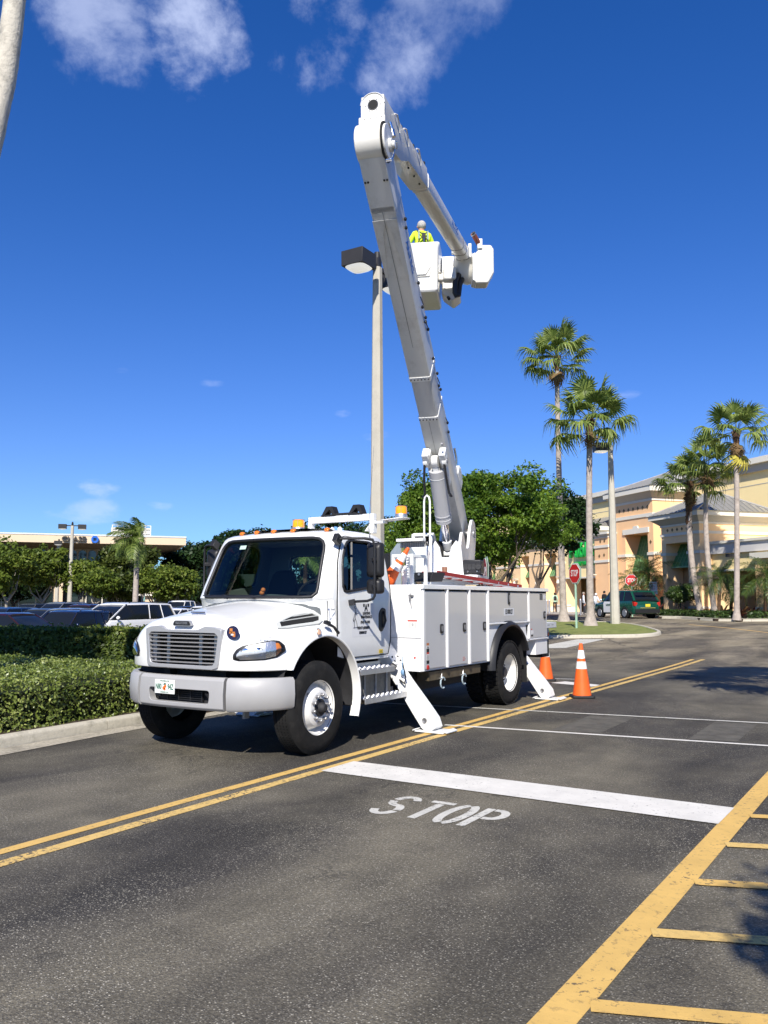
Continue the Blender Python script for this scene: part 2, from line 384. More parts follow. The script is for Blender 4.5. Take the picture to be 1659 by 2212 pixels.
    cr = ramp(vc.outputs['Distance'], [(.002, 1.0), (.006, 0.0)]); m2 = N.new('ShaderNodeMath'); m2.operation = 'MULTIPLY'; L.new(cr, m2.inputs[0]); L.new(far.outputs[0], m2.inputs[1])
    c = mix(m2.outputs[0], c, (.02, .02, .02))
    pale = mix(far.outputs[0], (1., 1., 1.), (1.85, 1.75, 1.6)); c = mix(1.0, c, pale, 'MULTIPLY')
    L.new(c, b.inputs['Base Color']); b.inputs['Roughness'].default_value = .82; b.inputs['Specular IOR Level'].default_value = .35
    bp = N.new('ShaderNodeBump'); bp.inputs['Strength'].default_value = .55; bp.inputs['Distance'].default_value = .006
    hh = N.new('ShaderNodeMath'); hh.operation = 'ADD'; L.new(noi(90, 3, .7), hh.inputs[0]); L.new(rad, hh.inputs[1])
    L.new(hh.outputs[0], bp.inputs['Height']); L.new(bp.outputs[0], b.inputs['Normal']); return m
ASPH = asphalt()
def paint(name, col, wear, crack=.3, scale=30):
    m = bpy.data.materials.new(name); m.use_nodes = True; nt = m.node_tree; N = nt.nodes; L = nt.links; b = N['Principled BSDF']
    tc = N.new('ShaderNodeTexCoord')
    def noi(s, d, r=.65, sc=(1, 1, 1)):
        mp = N.new('ShaderNodeMapping'); mp.inputs['Scale'].default_value = sc; L.new(tc.outputs['Object'], mp.inputs[0])
        n = N.new('ShaderNodeTexNoise'); n.inputs['Scale'].default_value = s; n.inputs['Detail'].default_value = d; n.inputs['Roughness'].default_value = r; L.new(mp.outputs[0], n.inputs['Vector']); return n.outputs['Fac']
    def mr(v, a, bb, lo=0, hi=1):
        r = N.new('ShaderNodeMapRange'); r.inputs['From Min'].default_value = a; r.inputs['From Max'].default_value = bb; r.inputs['To Min'].default_value = lo; r.inputs['To Max'].default_value = hi; L.new(v, r.inputs[0]); return r.outputs[0]
    def op(o, a, bb):
        r = N.new('ShaderNodeMath'); r.operation = o; r.use_clamp = True
        for i, v in ((0, a), (1, bb)):
            if isinstance(v, (int, float)): r.inputs[i].default_value = v
            else: L.new(v, r.inputs[i])
        return r.outputs[0]
    chips = op('MAXIMUM', mr(noi(scale, 6, .75), .70 - wear, .74 - wear), mr(noi(scale * .33, 7, .8), .72 - wear * .6, .76 - wear * .6))
    zone = mr(noi(1.3, 4), .42, .62, .15, 1)
    f = op('MULTIPLY', chips, zone)
    f = op('MAXIMUM', f, op('MULTIPLY', mr(noi(9, 5, .8, (.12, 1, 1)), .66, .70), crack))
    f = op('MAXIMUM', f, op('MULTIPLY', mr(noi(9, 5, .8, (1, .12, 1)), .67, .71), crack))
    tint = N.new('ShaderNodeMix'); tint.data_type = 'RGBA'; L.new(noi(3.5, 6), tint.inputs['Factor'])
    tint.inputs['A'].default_value = (*[c * .66 for c in col], 1); tint.inputs['B'].default_value = (*[min(1, c * 1.12) for c in col], 1)
    mx = N.new('ShaderNodeMix'); mx.data_type = 'RGBA'; L.new(f, mx.inputs['Factor']); L.new(tint.outputs['Result'], mx.inputs['A']); mx.inputs['B'].default_value = (.06, .055, .05, 1)
    L.new(mx.outputs['Result'], b.inputs['Base Color']); b.inputs['Roughness'].default_value = .7
    bp = N.new('ShaderNodeBump'); bp.inputs['Strength'].default_value = .5; bp.inputs['Distance'].default_value = .004; L.new(noi(95, 3), bp.inputs['Height']); L.new(bp.outputs[0], b.inputs['Normal'])
    return m
YEL = paint('yellow_road_paint', (.72, .46, .13), .14, .7, 20); YELW = paint('yellow_road_paint_worn', (.74, .50, .16), .19, .9, 24)
WHT = paint('white_road_paint', (.76, .73, .66), .10, .5); WHTW = paint('white_road_paint_thin', (.64, .62, .55), .16, .5)
OLDP = paint('patch_grey', (.10, .098, .09), .0, .0)
def axis(a, b, c, d, fine, coarse):
    r = list(np.arange(b, c + 1e-6, fine)); s = fine; x = b
    while x > a: s *= 1.35; x -= s; r.insert(0, x)
    s = fine; x = c
    while x < d: s *= 1.35; x += s; r.append(x)
    return r
xs = axis(-900, -40, 20, 900, 1.5, 0); ys = axis(-300, -10, 90, 1600, 1.5, 0)
g = MB(); nx = len(xs)
g.add([(x, y, gz(x, y)) for y in ys for x in xs], [(j * nx + i, j * nx + i + 1, (j + 1) * nx + i + 1, (j + 1) * nx + i) for j in range(len(ys) - 1) for i in range(nx - 1)])
g.build('ground', ASPH, smooth=60, kind='structure', fix=False, origin=(0, 0, 0))
def strip(name, poly, h, m, kind='structure', lab=None, step=1.2):
    """flat paint: list of quads (4 corner points in plan) laid h above the ground, cut into short pieces"""
    mb = MB()
    for q in poly:
        a, b, c, d = [Vector((*p, 0)) for p in q]; n = max(1, int(max((b - a).length, (c - d).length) / step))
        for i in range(n):
            P = [a.lerp(b, i / n), a.lerp(b, (i + 1) / n), d.lerp(c, (i + 1) / n), d.lerp(c, i / n)]
            mb.add([(p.x, p.y, gz(p.x, p.y) + h) for p in P], [(0, 1, 2, 3)])
    o = mb.build(name, m, smooth=0, kind=kind, origin=(0, 0, 0)); 
    if lab: o['label'] = lab
    return o
def line(x0, y0, x1, y1, w):
    d = Vector((x1 - x0, y1 - y0)).normalized(); n = Vector((-d.y, d.x)) * w / 2
    return ((x0 + n.x, y0 + n.y), (x1 + n.x, y1 + n.y), (x1 - n.x, y1 - n.y), (x0 - n.x, y0 - n.y))
strip('yellow_centre_line', [line(1.40, -14, 1.52, 2.4, .11), line(1.52, 2.4, 1.60, 17.5, .11)], .004, YEL)
strip('yellow_centre_line', [line(1.70, -14, 1.72, 2.4, .12), line(1.72, 2.4, 1.86, 17.6, .12)], .004, YELW)
strip('stop_bar', [((1.745, -.73), (5.51, -.75), (5.53, -.15), (1.745, -.14))], .0085, WHT)
strip('crossing_line', [line(1.35, 2.70, 9.5, 3.80, .085)], .0045, WHT)
strip('crossing_line', [line(-1.3, 4.20, 9.5, 5.85, .085)], .0085, WHTW)
strip('yellow_edge_line', [line(5.27, -14, 5.82, 9, .17)], .004, YEL)
for k in range(14):
    yy = -.36 - .93 * k if k < 8 else .57 + .93 * (k - 8)
    xe = 5.505 + .0239 * (yy + 4.3) + .078; strip('hatch_line', [line(xe, yy, 7.6, yy + .38 * (7.6 - xe), .115)], .008, YELW if k % 2 else YEL)
strip('white_road_mark', [((.5, 9.05), (1.46, 8.75), (1.56, 9.15), (.65, 9.5))], .004, WHT)
strip('white_road_mark', [line(.1, 9.95, .75, 10.1, .09)], .004, WHTW)
strip('crossing_band', [((-4.3, 19.6), (-3.2, 20.4), (-3.35, 25.4), (-4.3, 24.9))], .004, WHTW)
strip('yellow_lane_line', [line(-2.6, 37.2, -.3, 34.6, .14), line(-.3, 34.6, 2.2, 31.0, .14), line(2.2, 31, 6, 24.5, .14)], .004, YEL)
for x0_, x1_ in ((2.75, 3.38), (4.45, 5.0)):
    strip('asphalt_patch', [((x0_, 3.03 + .13 * (x0_ - 2.7)), (x1_, 3.03 + .13 * (x1_ - 2.7)), (x1_, 4.72 + .15 * (x1_ - 2.7)), (x0_, 4.72 + .15 * (x0_ - 2.7)))], .0025, mat('asphalt_patch', (.098, .090, .073), .85, var=.35, vscale=5, bump=.5, bscale=90, dirt=(.07, .066, .058), dscale=55, damt=.8), lab='paler repair strip in the asphalt between the two thin white lines')
# painted word STOP, built from stencil strokes
def strokes(name, S, w, h, m):
    mb = MB()
    for pts in S:
        P = [Vector((p[0], p[1])) for p in pts]; L_, R_ = [], []
        for i, p in enumerate(P):
            d = (P[min(i + 1, len(P) - 1)] - P[max(i - 1, 0)]).normalized(); n = Vector((-d.y, d.x)) * w / 2; L_.append(p + n); R_.append(p - n)
        for i in range(len(P) - 1):
            mb.add([(q.x, q.y, h) for q in (L_[i], L_[i + 1], R_[i + 1], R_[i])], [(0, 1, 2, 3)])
    return mb.build(name, m, smooth=0, kind='structure', origin=(0, 0, 0))
def arc(cx, cy, rx, ry, a0, a1, n=8): return [(cx + rx * math.cos(R(a0 + (a1 - a0) * i / n)), cy + ry * math.sin(R(a0 + (a1 - a0) * i / n))) for i in range(n + 1)]
LW = .072
Sx, y0_, y1_ = 2.98, -1.82, -1.22
S_S = [arc(Sx + .12, -1.37, .09, .15, 20, 175), arc(Sx + .12, -1.37, .09, .15, 190, 262) + [(Sx + .13, -1.53)] + arc(Sx + .12, -1.67, .09, .15, 75, 0, 5), arc(Sx + .12, -1.67, .09, .15, -12, -165)]
S_T = [[(3.30, y1_ - .03), (3.52, y1_ - .03)], [(3.41, y1_ - .085), (3.41, y0_)]]
S_O = [arc(3.665, -1.52, .085, .30, 100, 262, 12), arc(3.665, -1.52, .085, .30, 80, -82, 12)]
S_P = [[(3.84, y1_), (3.84, y0_)], [(3.885, y1_ - .03), (3.93, y1_ - .03)] + arc(3.93, -1.385, .085, .135, 85, -85, 8) + [(3.885, -1.52)]]
strokes('road_word', S_S + S_T + S_O + S_P, LW, .004, WHTW)['label'] = 'white stencilled word STOP on the asphalt before the bar'
# ---------------------------------------------------------------- kerbs
CONC = mat('kerb_concrete', (.50, .46, .37), .85, var=.18, vscale=4, bump=.35, bscale=45, dirt=(.13, .12, .09), dscale=4, damt=.8)
CONCL = mat('sidewalk_concrete', (.42, .38, .33), .85, var=.10, vscale=1.5, bump=.2, bscale=40, dirt=(.2, .18, .15), dscale=3, damt=.4)
SOIL = mat('mulch_soil', (.045, .03, .02), .95, var=.4, vscale=14, bump=.8, bscale=30)
def kerb(name, path, w=.16, h=.13, seg=3.0, inner=1, label=None):
    """kerb of separate concrete stones along a path; inner=+1: body on the left of the path"""
    root = empty(name, (path[0][0], path[0][1], gz(*path[0]))); root['kind'] = 'structure'
    if label: root['label'] = label
    P = [Vector(p) for p in path]; D = [0]
    for i in range(1, len(P)): D.append(D[-1] + (P[i] - P[i - 1]).length)
    def at(t):
        t = min(max(t, 0), D[-1])
        for i in range(1, len(P)):
            if t <= D[i] + 1e-9: return P[i - 1].lerp(P[i], (t - D[i - 1]) / (D[i] - D[i - 1]))
    k = 0; t = 0.0
    while t < D[-1] - .05:
        e = min(t + seg, D[-1]); rings = []; m = max(2, int((e - t) / .5) + 1)
        for i in range(m + 1):
            u = t + .006 + (e - t - .012) * i / m; p = at(u); d = (at(u + .05) - at(u - .05)).normalized(); n = Vector((-d.y, d.x)) * inner; z = gz(p.x, p.y)
            rings.append([(p.x + n.x * a, p.y + n.y * a, z + b) for a, b in ((-.012, -.06), (0, h - .035), (.010, h - .012), (.03, h), (w - .01, h + .004), (w, h - .01), (w, -.06))])
        mb = MB(); mb.loft(rings); mb.build('kerb_stone', CONC, root, smooth=50); t = e; k += 1
    return root
# near kerb bends away with the bank of the hedge island
kerb('kerb', [(-1.75, -9), (-1.95, -5), (-2.12, -2.5), (-2.24, -.5), (-2.32, 1.2), (-2.45, 6), (-2.7, 12), (-3.2, 16)], label='pale concrete kerb along the clipped hedge')
strip('gutter', [((-1.96, -5), (-2.21, -.5), (-1.90, -.5), (-1.45, -5)), ((-2.21, -.5), (-2.42, 6), (-2.2, 6), (-1.90, -.5)), ((-1.78, -9), (-1.96, -5), (-1.45, -5), (-1.1, -9))], .006,
      mat('gutter_concrete', (.40, .36, .28), .9, var=.3, vscale=30, bump=.6, bscale=60, dirt=(.09, .085, .07), dscale=1.6, damt=1.0), lab='pale concrete gutter at the foot of the kerb')
isl = [(-14, 20.9), (-9, 23.3), (-5.3, 25.1), (-3.4, 26.1), (-2.45, 26.75), (-1.95, 27.6), (-1.95, 28.8), (-2.4, 30.2), (-3.9, 33.4), (-5.2, 35.6), (-6.6, 36.8), (-9.2, 37.2), (-15, 37.2)]
isl = [(p[0], p[1]) for p in round_poly([(p[0], p[1], 0) for p in isl], 1.2, 3)]
kerb('kerb', isl, label='pale kerb round the grass island with two palms')
GRASS = mat('lawn', (.17, .20, .045), .9, var=.35, vscale=3.0, bump=.6, bscale=25, dirt=(.27, .21, .09), dscale=1.5, damt=.6)
mb = MB(); cx, cy = -9, 30.5
cen = Vector((cx, cy)); rings = []
for t in (.0, .35, .7, .85, 1.0):
    rings.append([((cx + (p[0] - cx) * t * .995), (cy + (p[1] - cy) * t * .995), gz(cx + (p[0] - cx) * t, cy + (p[1] - cy) * t) + .10 + .06 * (1 - t)) for p in isl])
mb.loft(rings, closed=True, cap=False)
mb.build('island_lawn', GRASS, smooth=60, kind='structure', label='small lawn inside the kerbed island')
# ---------------------------------------------------------------- leaves
def leafmat(name, dark, mid, light, gloss=.4, transl=.3, rough=.45):
    m = bpy.data.materials.new(name); m.use_nodes = True; nt = m.node_tree; N = nt.nodes; L = nt.links; b = N['Principled BSDF']; out = N['Material Output']
    at = N.new('ShaderNodeAttribute'); at.attribute_name = 'tone'; c = N.new('ShaderNodeValToRGB'); e = c.color_ramp.elements; e.new(.5)
    for i, (p, col) in enumerate(((0, dark), (.55, mid), (1, light))): e[i].position = p; e[i].color = (*col, 1)
    L.new(at.outputs['Fac'], c.inputs[0]); L.new(c.outputs[0], b.inputs['Base Color']); b.inputs['Roughness'].default_value = rough; b.inputs['Specular IOR Level'].default_value = gloss
    tr = N.new('ShaderNodeBsdfTranslucent'); hs = N.new('ShaderNodeHueSaturation'); hs.inputs['Value'].default_value = 1.5; hs.inputs['Hue'].default_value = .49; L.new(c.outputs[0], hs.inputs['Color']); L.new(hs.outputs[0], tr.inputs[0])
    mx = N.new('ShaderNodeMixShader'); mx.inputs[0].default_value = transl; L.new(b.outputs[0], mx.inputs[1]); L.new(tr.outputs[0], mx.inputs[2]); L.new(mx.outputs[0], out.inputs[0])
    return m
LF_HEDGE = leafmat('hedge_leaf', (.040, .075, .012), (.19, .24, .045), (.50, .53, .19), .55, .25, .36)
LF_HEDGE2 = leafmat('tall_hedge_leaf', (.028, .052, .009), (.13, .175, .028), (.42, .40, .09), .35, .32, .45)
LF_OAK = leafmat('oak_leaf', (.024, .070, .008), (.125, .21, .022), (.31, .42, .06), .3, .38, .45)
LF_LOT = leafmat('lot_tree_leaf', (.038, .066, .010), (.135, .185, .028), (.30, .33, .065), .2, .33)
LF_YEL = leafmat('yellow_green_leaf', (.03, .05, .008), (.075, .10, .018), (.15, .17, .035), .3, .35)
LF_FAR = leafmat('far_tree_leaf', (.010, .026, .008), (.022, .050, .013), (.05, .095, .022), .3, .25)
LF_PALM = leafmat('palm_leaf', (.05, .085, .016), (.14, .20, .04), (.32, .38, .10), .35, .38, .42)
LF_BED = leafmat('bed_leaf', (.02, .045, .01), (.055, .10, .018), (.13, .18, .03), .5, .25)
def leafmesh(name, C, size, nrm, aspect, mat_, rng, toneshift=None, spread=.9, curl=.0):
    n = len(C); C = np.asarray(C, dtype=np.float64); A = rng.normal(size=(n, 3)) * spread + nrm; A /= np.linalg.norm(A, axis=1)[:, None] + 1e-9
    t = rng.normal(size=(n, 3)); t -= (t * A).sum(1)[:, None] * A; t /= np.linalg.norm(t, axis=1)[:, None] + 1e-9; b = np.cross(A, t)
    s = size * rng.uniform(.5, 1.5, n)[:, None]
    V = np.stack([C - t * s * .5, C + b * s * aspect * .5 + A * s * curl, C + t * s * .5, C - b * s * aspect * .5 + A * s * curl], 1).reshape(-1, 3)
    me = bpy.data.meshes.new(name); me.vertices.add(4 * n); me.vertices.foreach_set('co', V.ravel()); me.loops.add(4 * n); me.loops.foreach_set('vertex_index', np.arange(4 * n))
    me.polygons.add(n); me.polygons.foreach_set('loop_start', np.arange(0, 4 * n, 4)); me.polygons.foreach_set('loop_total', np.full(n, 4)); me.update(calc_edges=True)
    tone = rng.beta(1.6, 2.2, n) if toneshift is None else np.clip(rng.beta(1.6, 2.2, n) * .7 + toneshift, 0, 1)
    at = me.attributes.new('tone', 'FLOAT', 'FACE'); at.data.foreach_set('value', tone.astype(np.float32)); me.materials.append(mat_); return me
def noise3(P, s, o=0):
    return np.array([mnoise.noise(Vector((p[0] * s + o, p[1] * s + o * .7, p[2] * s))) for p in P])
# ================================================================ hedges
def hedge(name, poly, h, density, size, m, label, seed, lump=.05, group=None, zb=.10, dens_top=1.0, side_pts=None):
    """clipped hedge over a plan polygon: dark inner body + leaf shell"""
    rng = np.random.default_rng(seed); P = [Vector(p) for p in poly]; n = len(P)
    cen = sum(P, Vector((0, 0))) / n; z0 = gz(cen.x, cen.y)
    root = empty(name, (cen.x, cen.y, z0), label, 'hedge', group)
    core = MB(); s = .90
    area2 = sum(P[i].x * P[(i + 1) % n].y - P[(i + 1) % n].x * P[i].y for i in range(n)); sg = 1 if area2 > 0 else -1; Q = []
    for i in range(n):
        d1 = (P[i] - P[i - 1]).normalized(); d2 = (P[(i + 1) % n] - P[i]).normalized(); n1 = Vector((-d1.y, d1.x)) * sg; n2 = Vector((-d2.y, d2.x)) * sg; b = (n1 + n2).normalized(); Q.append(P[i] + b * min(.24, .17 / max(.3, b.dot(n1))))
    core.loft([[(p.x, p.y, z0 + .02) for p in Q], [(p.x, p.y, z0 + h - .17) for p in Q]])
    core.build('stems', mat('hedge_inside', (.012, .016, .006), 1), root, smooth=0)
    C = []; Nn = []
    for i in range(n):                                             # sides
        a, b = P[i], P[(i + 1) % n]; L = (b - a).length; k = int(L * h * density * 1.25); d = (b - a).normalized(); nn = Vector((d.y, -d.x))
        if (cen - a).dot(nn) > 0: nn = -nn
        t = rng.uniform(0, 1, k); z = rng.uniform(.02, 1, k) ** .9 * h; dep = rng.exponential(.05, k)
        rnd = np.clip((z - (h - .18)) / .18, 0, 1) ** 2 * .13
        for j in range(k):
            lum = mnoise.noise(Vector((a.x + d.x * L * t[j], a.y + d.y * L * t[j], z[j])) * 2.3) * lump * 1.6
            q = a + d * (L * t[j]) - nn * (dep[j] + rnd[j] - lum)
            C.append((q.x, q.y, z0 + z[j] + .05 * (z[j] < .1))); Nn.append((nn.x, nn.y, .45))
    xs_ = [p.x for p in P]; ys_ = [p.y for p in P]; area = abs(sum(P[i].x * P[(i + 1) % n].y - P[(i + 1) % n].x * P[i].y for i in range(n))) / 2
    k = int(area * density * dens_top); made = 0
    while made < k:
        x = rng.uniform(min(xs_), max(xs_)); y = rng.uniform(min(ys_), max(ys_)); ins = False
        for i in range(n):
            a, b = P[i], P[(i + 1) % n]
            if (a.y > y) != (b.y > y) and x < (b.x - a.x) * (y - a.y) / (b.y - a.y) + a.x: ins = not ins
        if not ins: continue
        lum = mnoise.noise(Vector((x, y, 3)) * 1.9) * lump + mnoise.noise(Vector((x, y, 7)) * 6) * lump * .5
        C.append((x, y, z0 + h + lum - rng.exponential(.035) + (rng.random() < .05) * rng.uniform(0, .11))); Nn.append((0, 0, 1.0)); made += 1
    C = np.array(C); Nn = np.array(Nn); ts = noise3(C[::1], .9, seed) * .35 + .12
    me = leafmesh('foliage', C - np.array([cen.x, cen.y, z0]), size, Nn, .58, m, rng, ts, .75)
    o = link('foliage', me, root, (cen.x, cen.y, z0)); o['kind'] = 'stuff'; return root
mb = MB(); mb.box(-14, -2.30, -9, 9, -.05, .11); mb.build('planting_soil', SOIL, kind='structure', smooth=0, origin=(0, 0, 0))
hedge('clipped_hedge', [(-2.42, -6), (-2.52, -2), (-2.62, .6), (-2.72, 2.3), (-4.4, 2.0), (-6.9, 1.45), (-9.5, .2), (-9.5, -6)], .72, 1500, .044, LF_HEDGE,
      'low clipped hedge with small pale green leaves beside the kerb in front', 3, dens_top=.95, lump=.07)
hedge('tall_hedge', [(-16.5, -.2), (-9.6, 3.4), (-5.6, 5.4), (-2.9, 6.9), (-3.3, 7.9), (-6.2, 6.6), (-10.2, 4.6), (-17.0, .9)], 1.09, 1250, .085, LF_HEDGE2,
      'taller dark hedge with larger leaves behind the low clipped hedge', 4, dens_top=.8, lump=.06)
# ================================================================ broadleaf trees
BARK = mat('bark', (.13, .10, .075), .95, var=.35, vscale=9, bump=.9, bscale=28)
BARKL = mat('pale_bark', (.30, .27, .22), .9, var=.3, vscale=7, bump=.6, bscale=22)
def broadtree(name, base, height, crown_c, crown_r, nleaf, leaf, m, seed, label, group=None, bark=None, trunk_r=.2, nb=7, fork=.35, kind_leaf=None, clusters=90, csz=.75, lean=(0, 0)):
    rng = np.random.default_rng(seed); rr = random.Random(seed); base = Vector(base); bark = bark or BARK
    root = empty(name, base, label, 'tree', group); cc = Vector(crown_c); cr = Vector(crown_r)
    # cluster centres on and inside an uneven crown
    CL = []
    while len(CL) < clusters:
        v = rng.normal(size=3); v /= np.linalg.norm(v); u = rng.random()
        if v[2] < -.55 and u < .6: continue
        k = (.45 + .55 * u ** .45); ns = 1 + .55 * mnoise.noise(Vector(v) * 2.1 + Vector((seed, 0, 0)))
        CL.append(cc + Vector((v[0] * cr.x, v[1] * cr.y, v[2] * cr.z)) * k * ns)
    tb = MB(); fk = base + Vector((lean[0] * fork, lean[1] * fork, height * fork))
    tb.tube([base - Vector((0, 0, .1)), base + Vector((0, 0, .05)), base.lerp(fk, .4) + Vector((rr.uniform(-.05, .05), 0, 0)), fk], [trunk_r * 1.5, trunk_r * 1.15, trunk_r * .9, trunk_r * .75], 10)
    lim = rr.sample(range(clusters), min(nb * 4, clusters)); mains = []
    for i in range(nb):
        e = CL[lim[i]]; e = fk.lerp(e, .62); mid = fk.lerp(e, .5) + Vector((rr.uniform(-.3, .3), rr.uniform(-.3, .3), -.12 * (e - fk).length + rr.uniform(0, .3)))
        tb.tube([fk - Vector((0, 0, .08)), mid, e], [trunk_r * .55, trunk_r * .36, trunk_r * .2], 7); mains.append((mid, e))
    tb.build('trunk', bark, root, smooth=60)
    bb = MB()
    for i in lim[nb:]:
        t = CL[i]; mid, e = min(mains, key=lambda q: (q[1] - t).length); s = e if (e - t).length < (mid - t).length else mid
        bb.tube([s, s.lerp(t, .5) + Vector((rr.uniform(-.2, .2), rr.uniform(-.2, .2), rr.uniform(-.1, .25))), t], [trunk_r * .17, trunk_r * .1, trunk_r * .04], 5)
    if bb.v: bb.build('branches', bark, root, smooth=60)
    per = nleaf // clusters; C = []; Nn = []; ts = []
    for q in CL:
        s = csz * rng.uniform(.42, 1.2); k = int(per * rng.uniform(.6, 1.4)); v = rng.normal(size=(k, 3)); v /= np.linalg.norm(v, axis=1)[:, None]
        rad = rng.uniform(.35, 1, k) ** .5; p = v * rad[:, None] * np.array([s, s, s * .68]) * (1 + .35 * rng.normal(size=(k, 1)) * .4); C.append(p + np.array(q)); Nn.append(v * .5 + np.array([0, 0, .7])); ts.append(np.full(k, rng.uniform(-.05, .3)))
    C = np.concatenate(C); Nn = np.concatenate(Nn); ts = np.concatenate(ts)
    me = leafmesh('crown', C - np.array(cc), leaf, Nn, .6, m, rng, ts, .8); o = link('crown', me, root, cc); return root
# ================================================================ fan palms
def fan_frond(seed, L=1.05, Rf=.98, droop=.5, nb=26):
    rr = random.Random(seed); V = []; F = []; T = []; M_ = []
    def quad(a, b, c, d, mi=0, t=.5): k = len(V); V.extend([tuple(a), tuple(b), tuple(c), tuple(d)]); F.append((k, k + 1, k + 2, k + 3)); M_.append(mi); T.append(t)
    # petiole along +x, rising then bending
    pts = [Vector((L * t, 0, -.10 * L * t * t)) for t in (0, .33, .66, 1)]
    for a, b in zip(pts, pts[1:]):
        for n in (Vector((0, .018, 0)), Vector((0, 0, .014))): quad(a - n, a + n, b + n, b - n, 1, .6)
    hub = pts[-1]
    for i in range(nb):
        ang = R(-128 + 256 * i / (nb - 1)) * 1.0; r = Rf * (1 - .22 * abs(i - (nb - 1) / 2) / ((nb - 1) / 2)) * rr.uniform(.9, 1.06)
        d = Vector((math.cos(ang), math.sin(ang), .10 + .12 * math.cos(ang))); s = Vector((-math.sin(ang), math.cos(ang), 0)); w0 = .012; wm = r * math.tan(R(256 / nb / 2)) * .62
        tone = rr.uniform(.25, .95); fold = Vector((0, 0, .025)); g = droop * rr.uniform(.5, 1.5)
        P = [hub, hub + d * r * .5 + Vector((0, 0, -.05 * g * r)), hub + d * r * .78 + Vector((0, 0, -.28 * g * r)), hub + d * r * (1 - .12 * g) + Vector((0, 0, -.72 * g * r))]
        Wd = [w0, wm * 1.15, wm * .62, .004]
        for j in range(3):
            for sg in (1, -1):
                a, b = P[j], P[j + 1]; f0 = fold * (j > 0); f1 = fold * (.6 if j == 2 else 1)
                quad(a + f0 * 0, a + s * sg * Wd[j] - f0, b + s * sg * Wd[j + 1] - f1, b, 0, tone)
    me = bpy.data.meshes.new('frond'); me.from_pydata(V, [], F); me.materials.append(LF_PALM); me.materials.append(PETI)
    me.polygons.foreach_set('material_index', M_); at = me.attributes.new('tone', 'FLOAT', 'FACE'); at.data.foreach_set('value', T); return me
PETI = mat('petiole_green', (.12, .15, .04), .5)
FRONDS = [fan_frond(i, L=1.15 + .12 * (i % 3), Rf=.9, nb=24, droop=(.35, .8, 1.25, .6, 1.0, 1.5)[i % 6]) for i in range(6)]
DEADF = fan_frond(9, .8, .8, 1.6, 18).copy(); DEADF.materials[0] = mat('dead_frond', (.16, .10, .045), .9)
YELF = fan_frond(11, .7, .95, 1.5, 22).copy(); YELF.materials[0] = mat('yellow_frond', (.42, .36, .05), .7)
PTRUNK = mat('palm_trunk_grey', (.39, .335, .29), .9, var=.22, vscale=5, bump=.7, bscale=16, dirt=(.16, .12, .09), dscale=4, damt=.6)
PBOOT = mat('palm_boots_brown', (.10, .055, .03), .95, var=.5, vscale=9, bump=1, bscale=14)
def frond_obj(me, root, p, yaw, pitch, roll, s, name='frond'):
    o = bpy.data.objects.new(name, me); COL.objects.link(o); o.parent = root; o.location = Vector(p) - WLOC[root.name]
    o.rotation_euler = Euler((roll, -pitch, yaw), 'XYZ'); o.scale = (s, s, s); return o
def fanpalm(base, top, r0, r1, label, group, seed, n=30, s=1.0, boots=1.2, spike=True, bend=(0, 0), dead=3, flare=1.7, extra=None, n_low=.55):
    rr = random.Random(seed); base = Vector(base); top = Vector(top); root = empty('fan_palm', base, label, 'palm tree', group); mb = MB(); pts = []; rad = []; H = (top - base).length; K = max(22, int(H / .22))
    for i in range(K + 1):
        t = i / K; p = base.lerp(top, t) + Vector((bend[0], bend[1], 0)) * math.sin(math.pi * t) * .5; r = r0 + (r1 - r0) * t
        if t * H < .9: r += (flare - 1) * r0 * (1 - t * H / .9) ** 2
        r *= 1 + .035 * (i % 2) + rr.uniform(-.015, .015); pts.append(p); rad.append(r)
    mb.tube(pts, rad, 12); mb.build('trunk', PTRUNK, root, smooth=40)
    bb = MB(); bl = pts[-1] - pts[-3]; bl.normalize()
    for i in range(int(boots * 34)):
        t = rr.random(); a = i * 2.4; c = top - bl * boots * (1 - t); rad_ = r1 * (1.0 + .9 * t ** 2); d = Vector((math.cos(a), math.sin(a), 0))
        bb.obox(c + d * rad_ * .8, Vector((-d.y, d.x, 0)) * .06, (d * .35 + Vector((0, 0, 1))).normalized() * .13, d * .03)
    bb.cyl(top - bl * boots, top + bl * .15, r1 * 1.05, r1 * 1.4, 10); bb.build('leaf_bases', PBOOT, root, smooth=30)
    for i in range(n):
        a = i * 2.39996 + rr.uniform(-.2, .2); t = (i + .5) / n; pitch = R(80 - 104 * t ** (n_low + .3)) + rr.uniform(-.12, .12)
        ix = 0 if pitch > .7 else (3 if pitch > .3 else (4 if pitch > -.1 else 5)); ix = (ix + (rr.random() < .3)) % 6
        frond_obj(FRONDS[ix], root, top + Vector((math.cos(a), math.sin(a), 0)) * r1 * .6 + Vector((0, 0, .15 * (1 - t))), a, pitch, rr.uniform(-.35, .35), s * rr.uniform(.85, 1.12))
    for i in range(dead):
        a = rr.uniform(0, 6.28); frond_obj(DEADF, root, top - bl * rr.uniform(.1, .5), a, R(-68 + rr.uniform(-8, 8)), rr.uniform(-.3, .3), s * .8, 'dead_frond')
    if extra is not None: frond_obj(YELF, root, top - bl * .75, extra, R(-62), .2, s * 1.05, 'yellow_frond')
    if spike:
        q = MB(); q.tube([top, top + Vector((.05, 0, .9 * s)), top + Vector((.0, .05, 2.0 * s))], [.03, .015, .006], 6); q.build('spear_leaf', LF_PALM, root)
    return root
G1 = 'fan palms on the grass island'
fanpalm((-9.0, 36.5, .52), (-8.72, 35.5, 14.95), .19, .12, 'tallest fan palm, on the grass island left of the concrete lamp post', G1, 1, 27, 1.0, .7, bend=(-.10, 0), flare=2.0, dead=3)
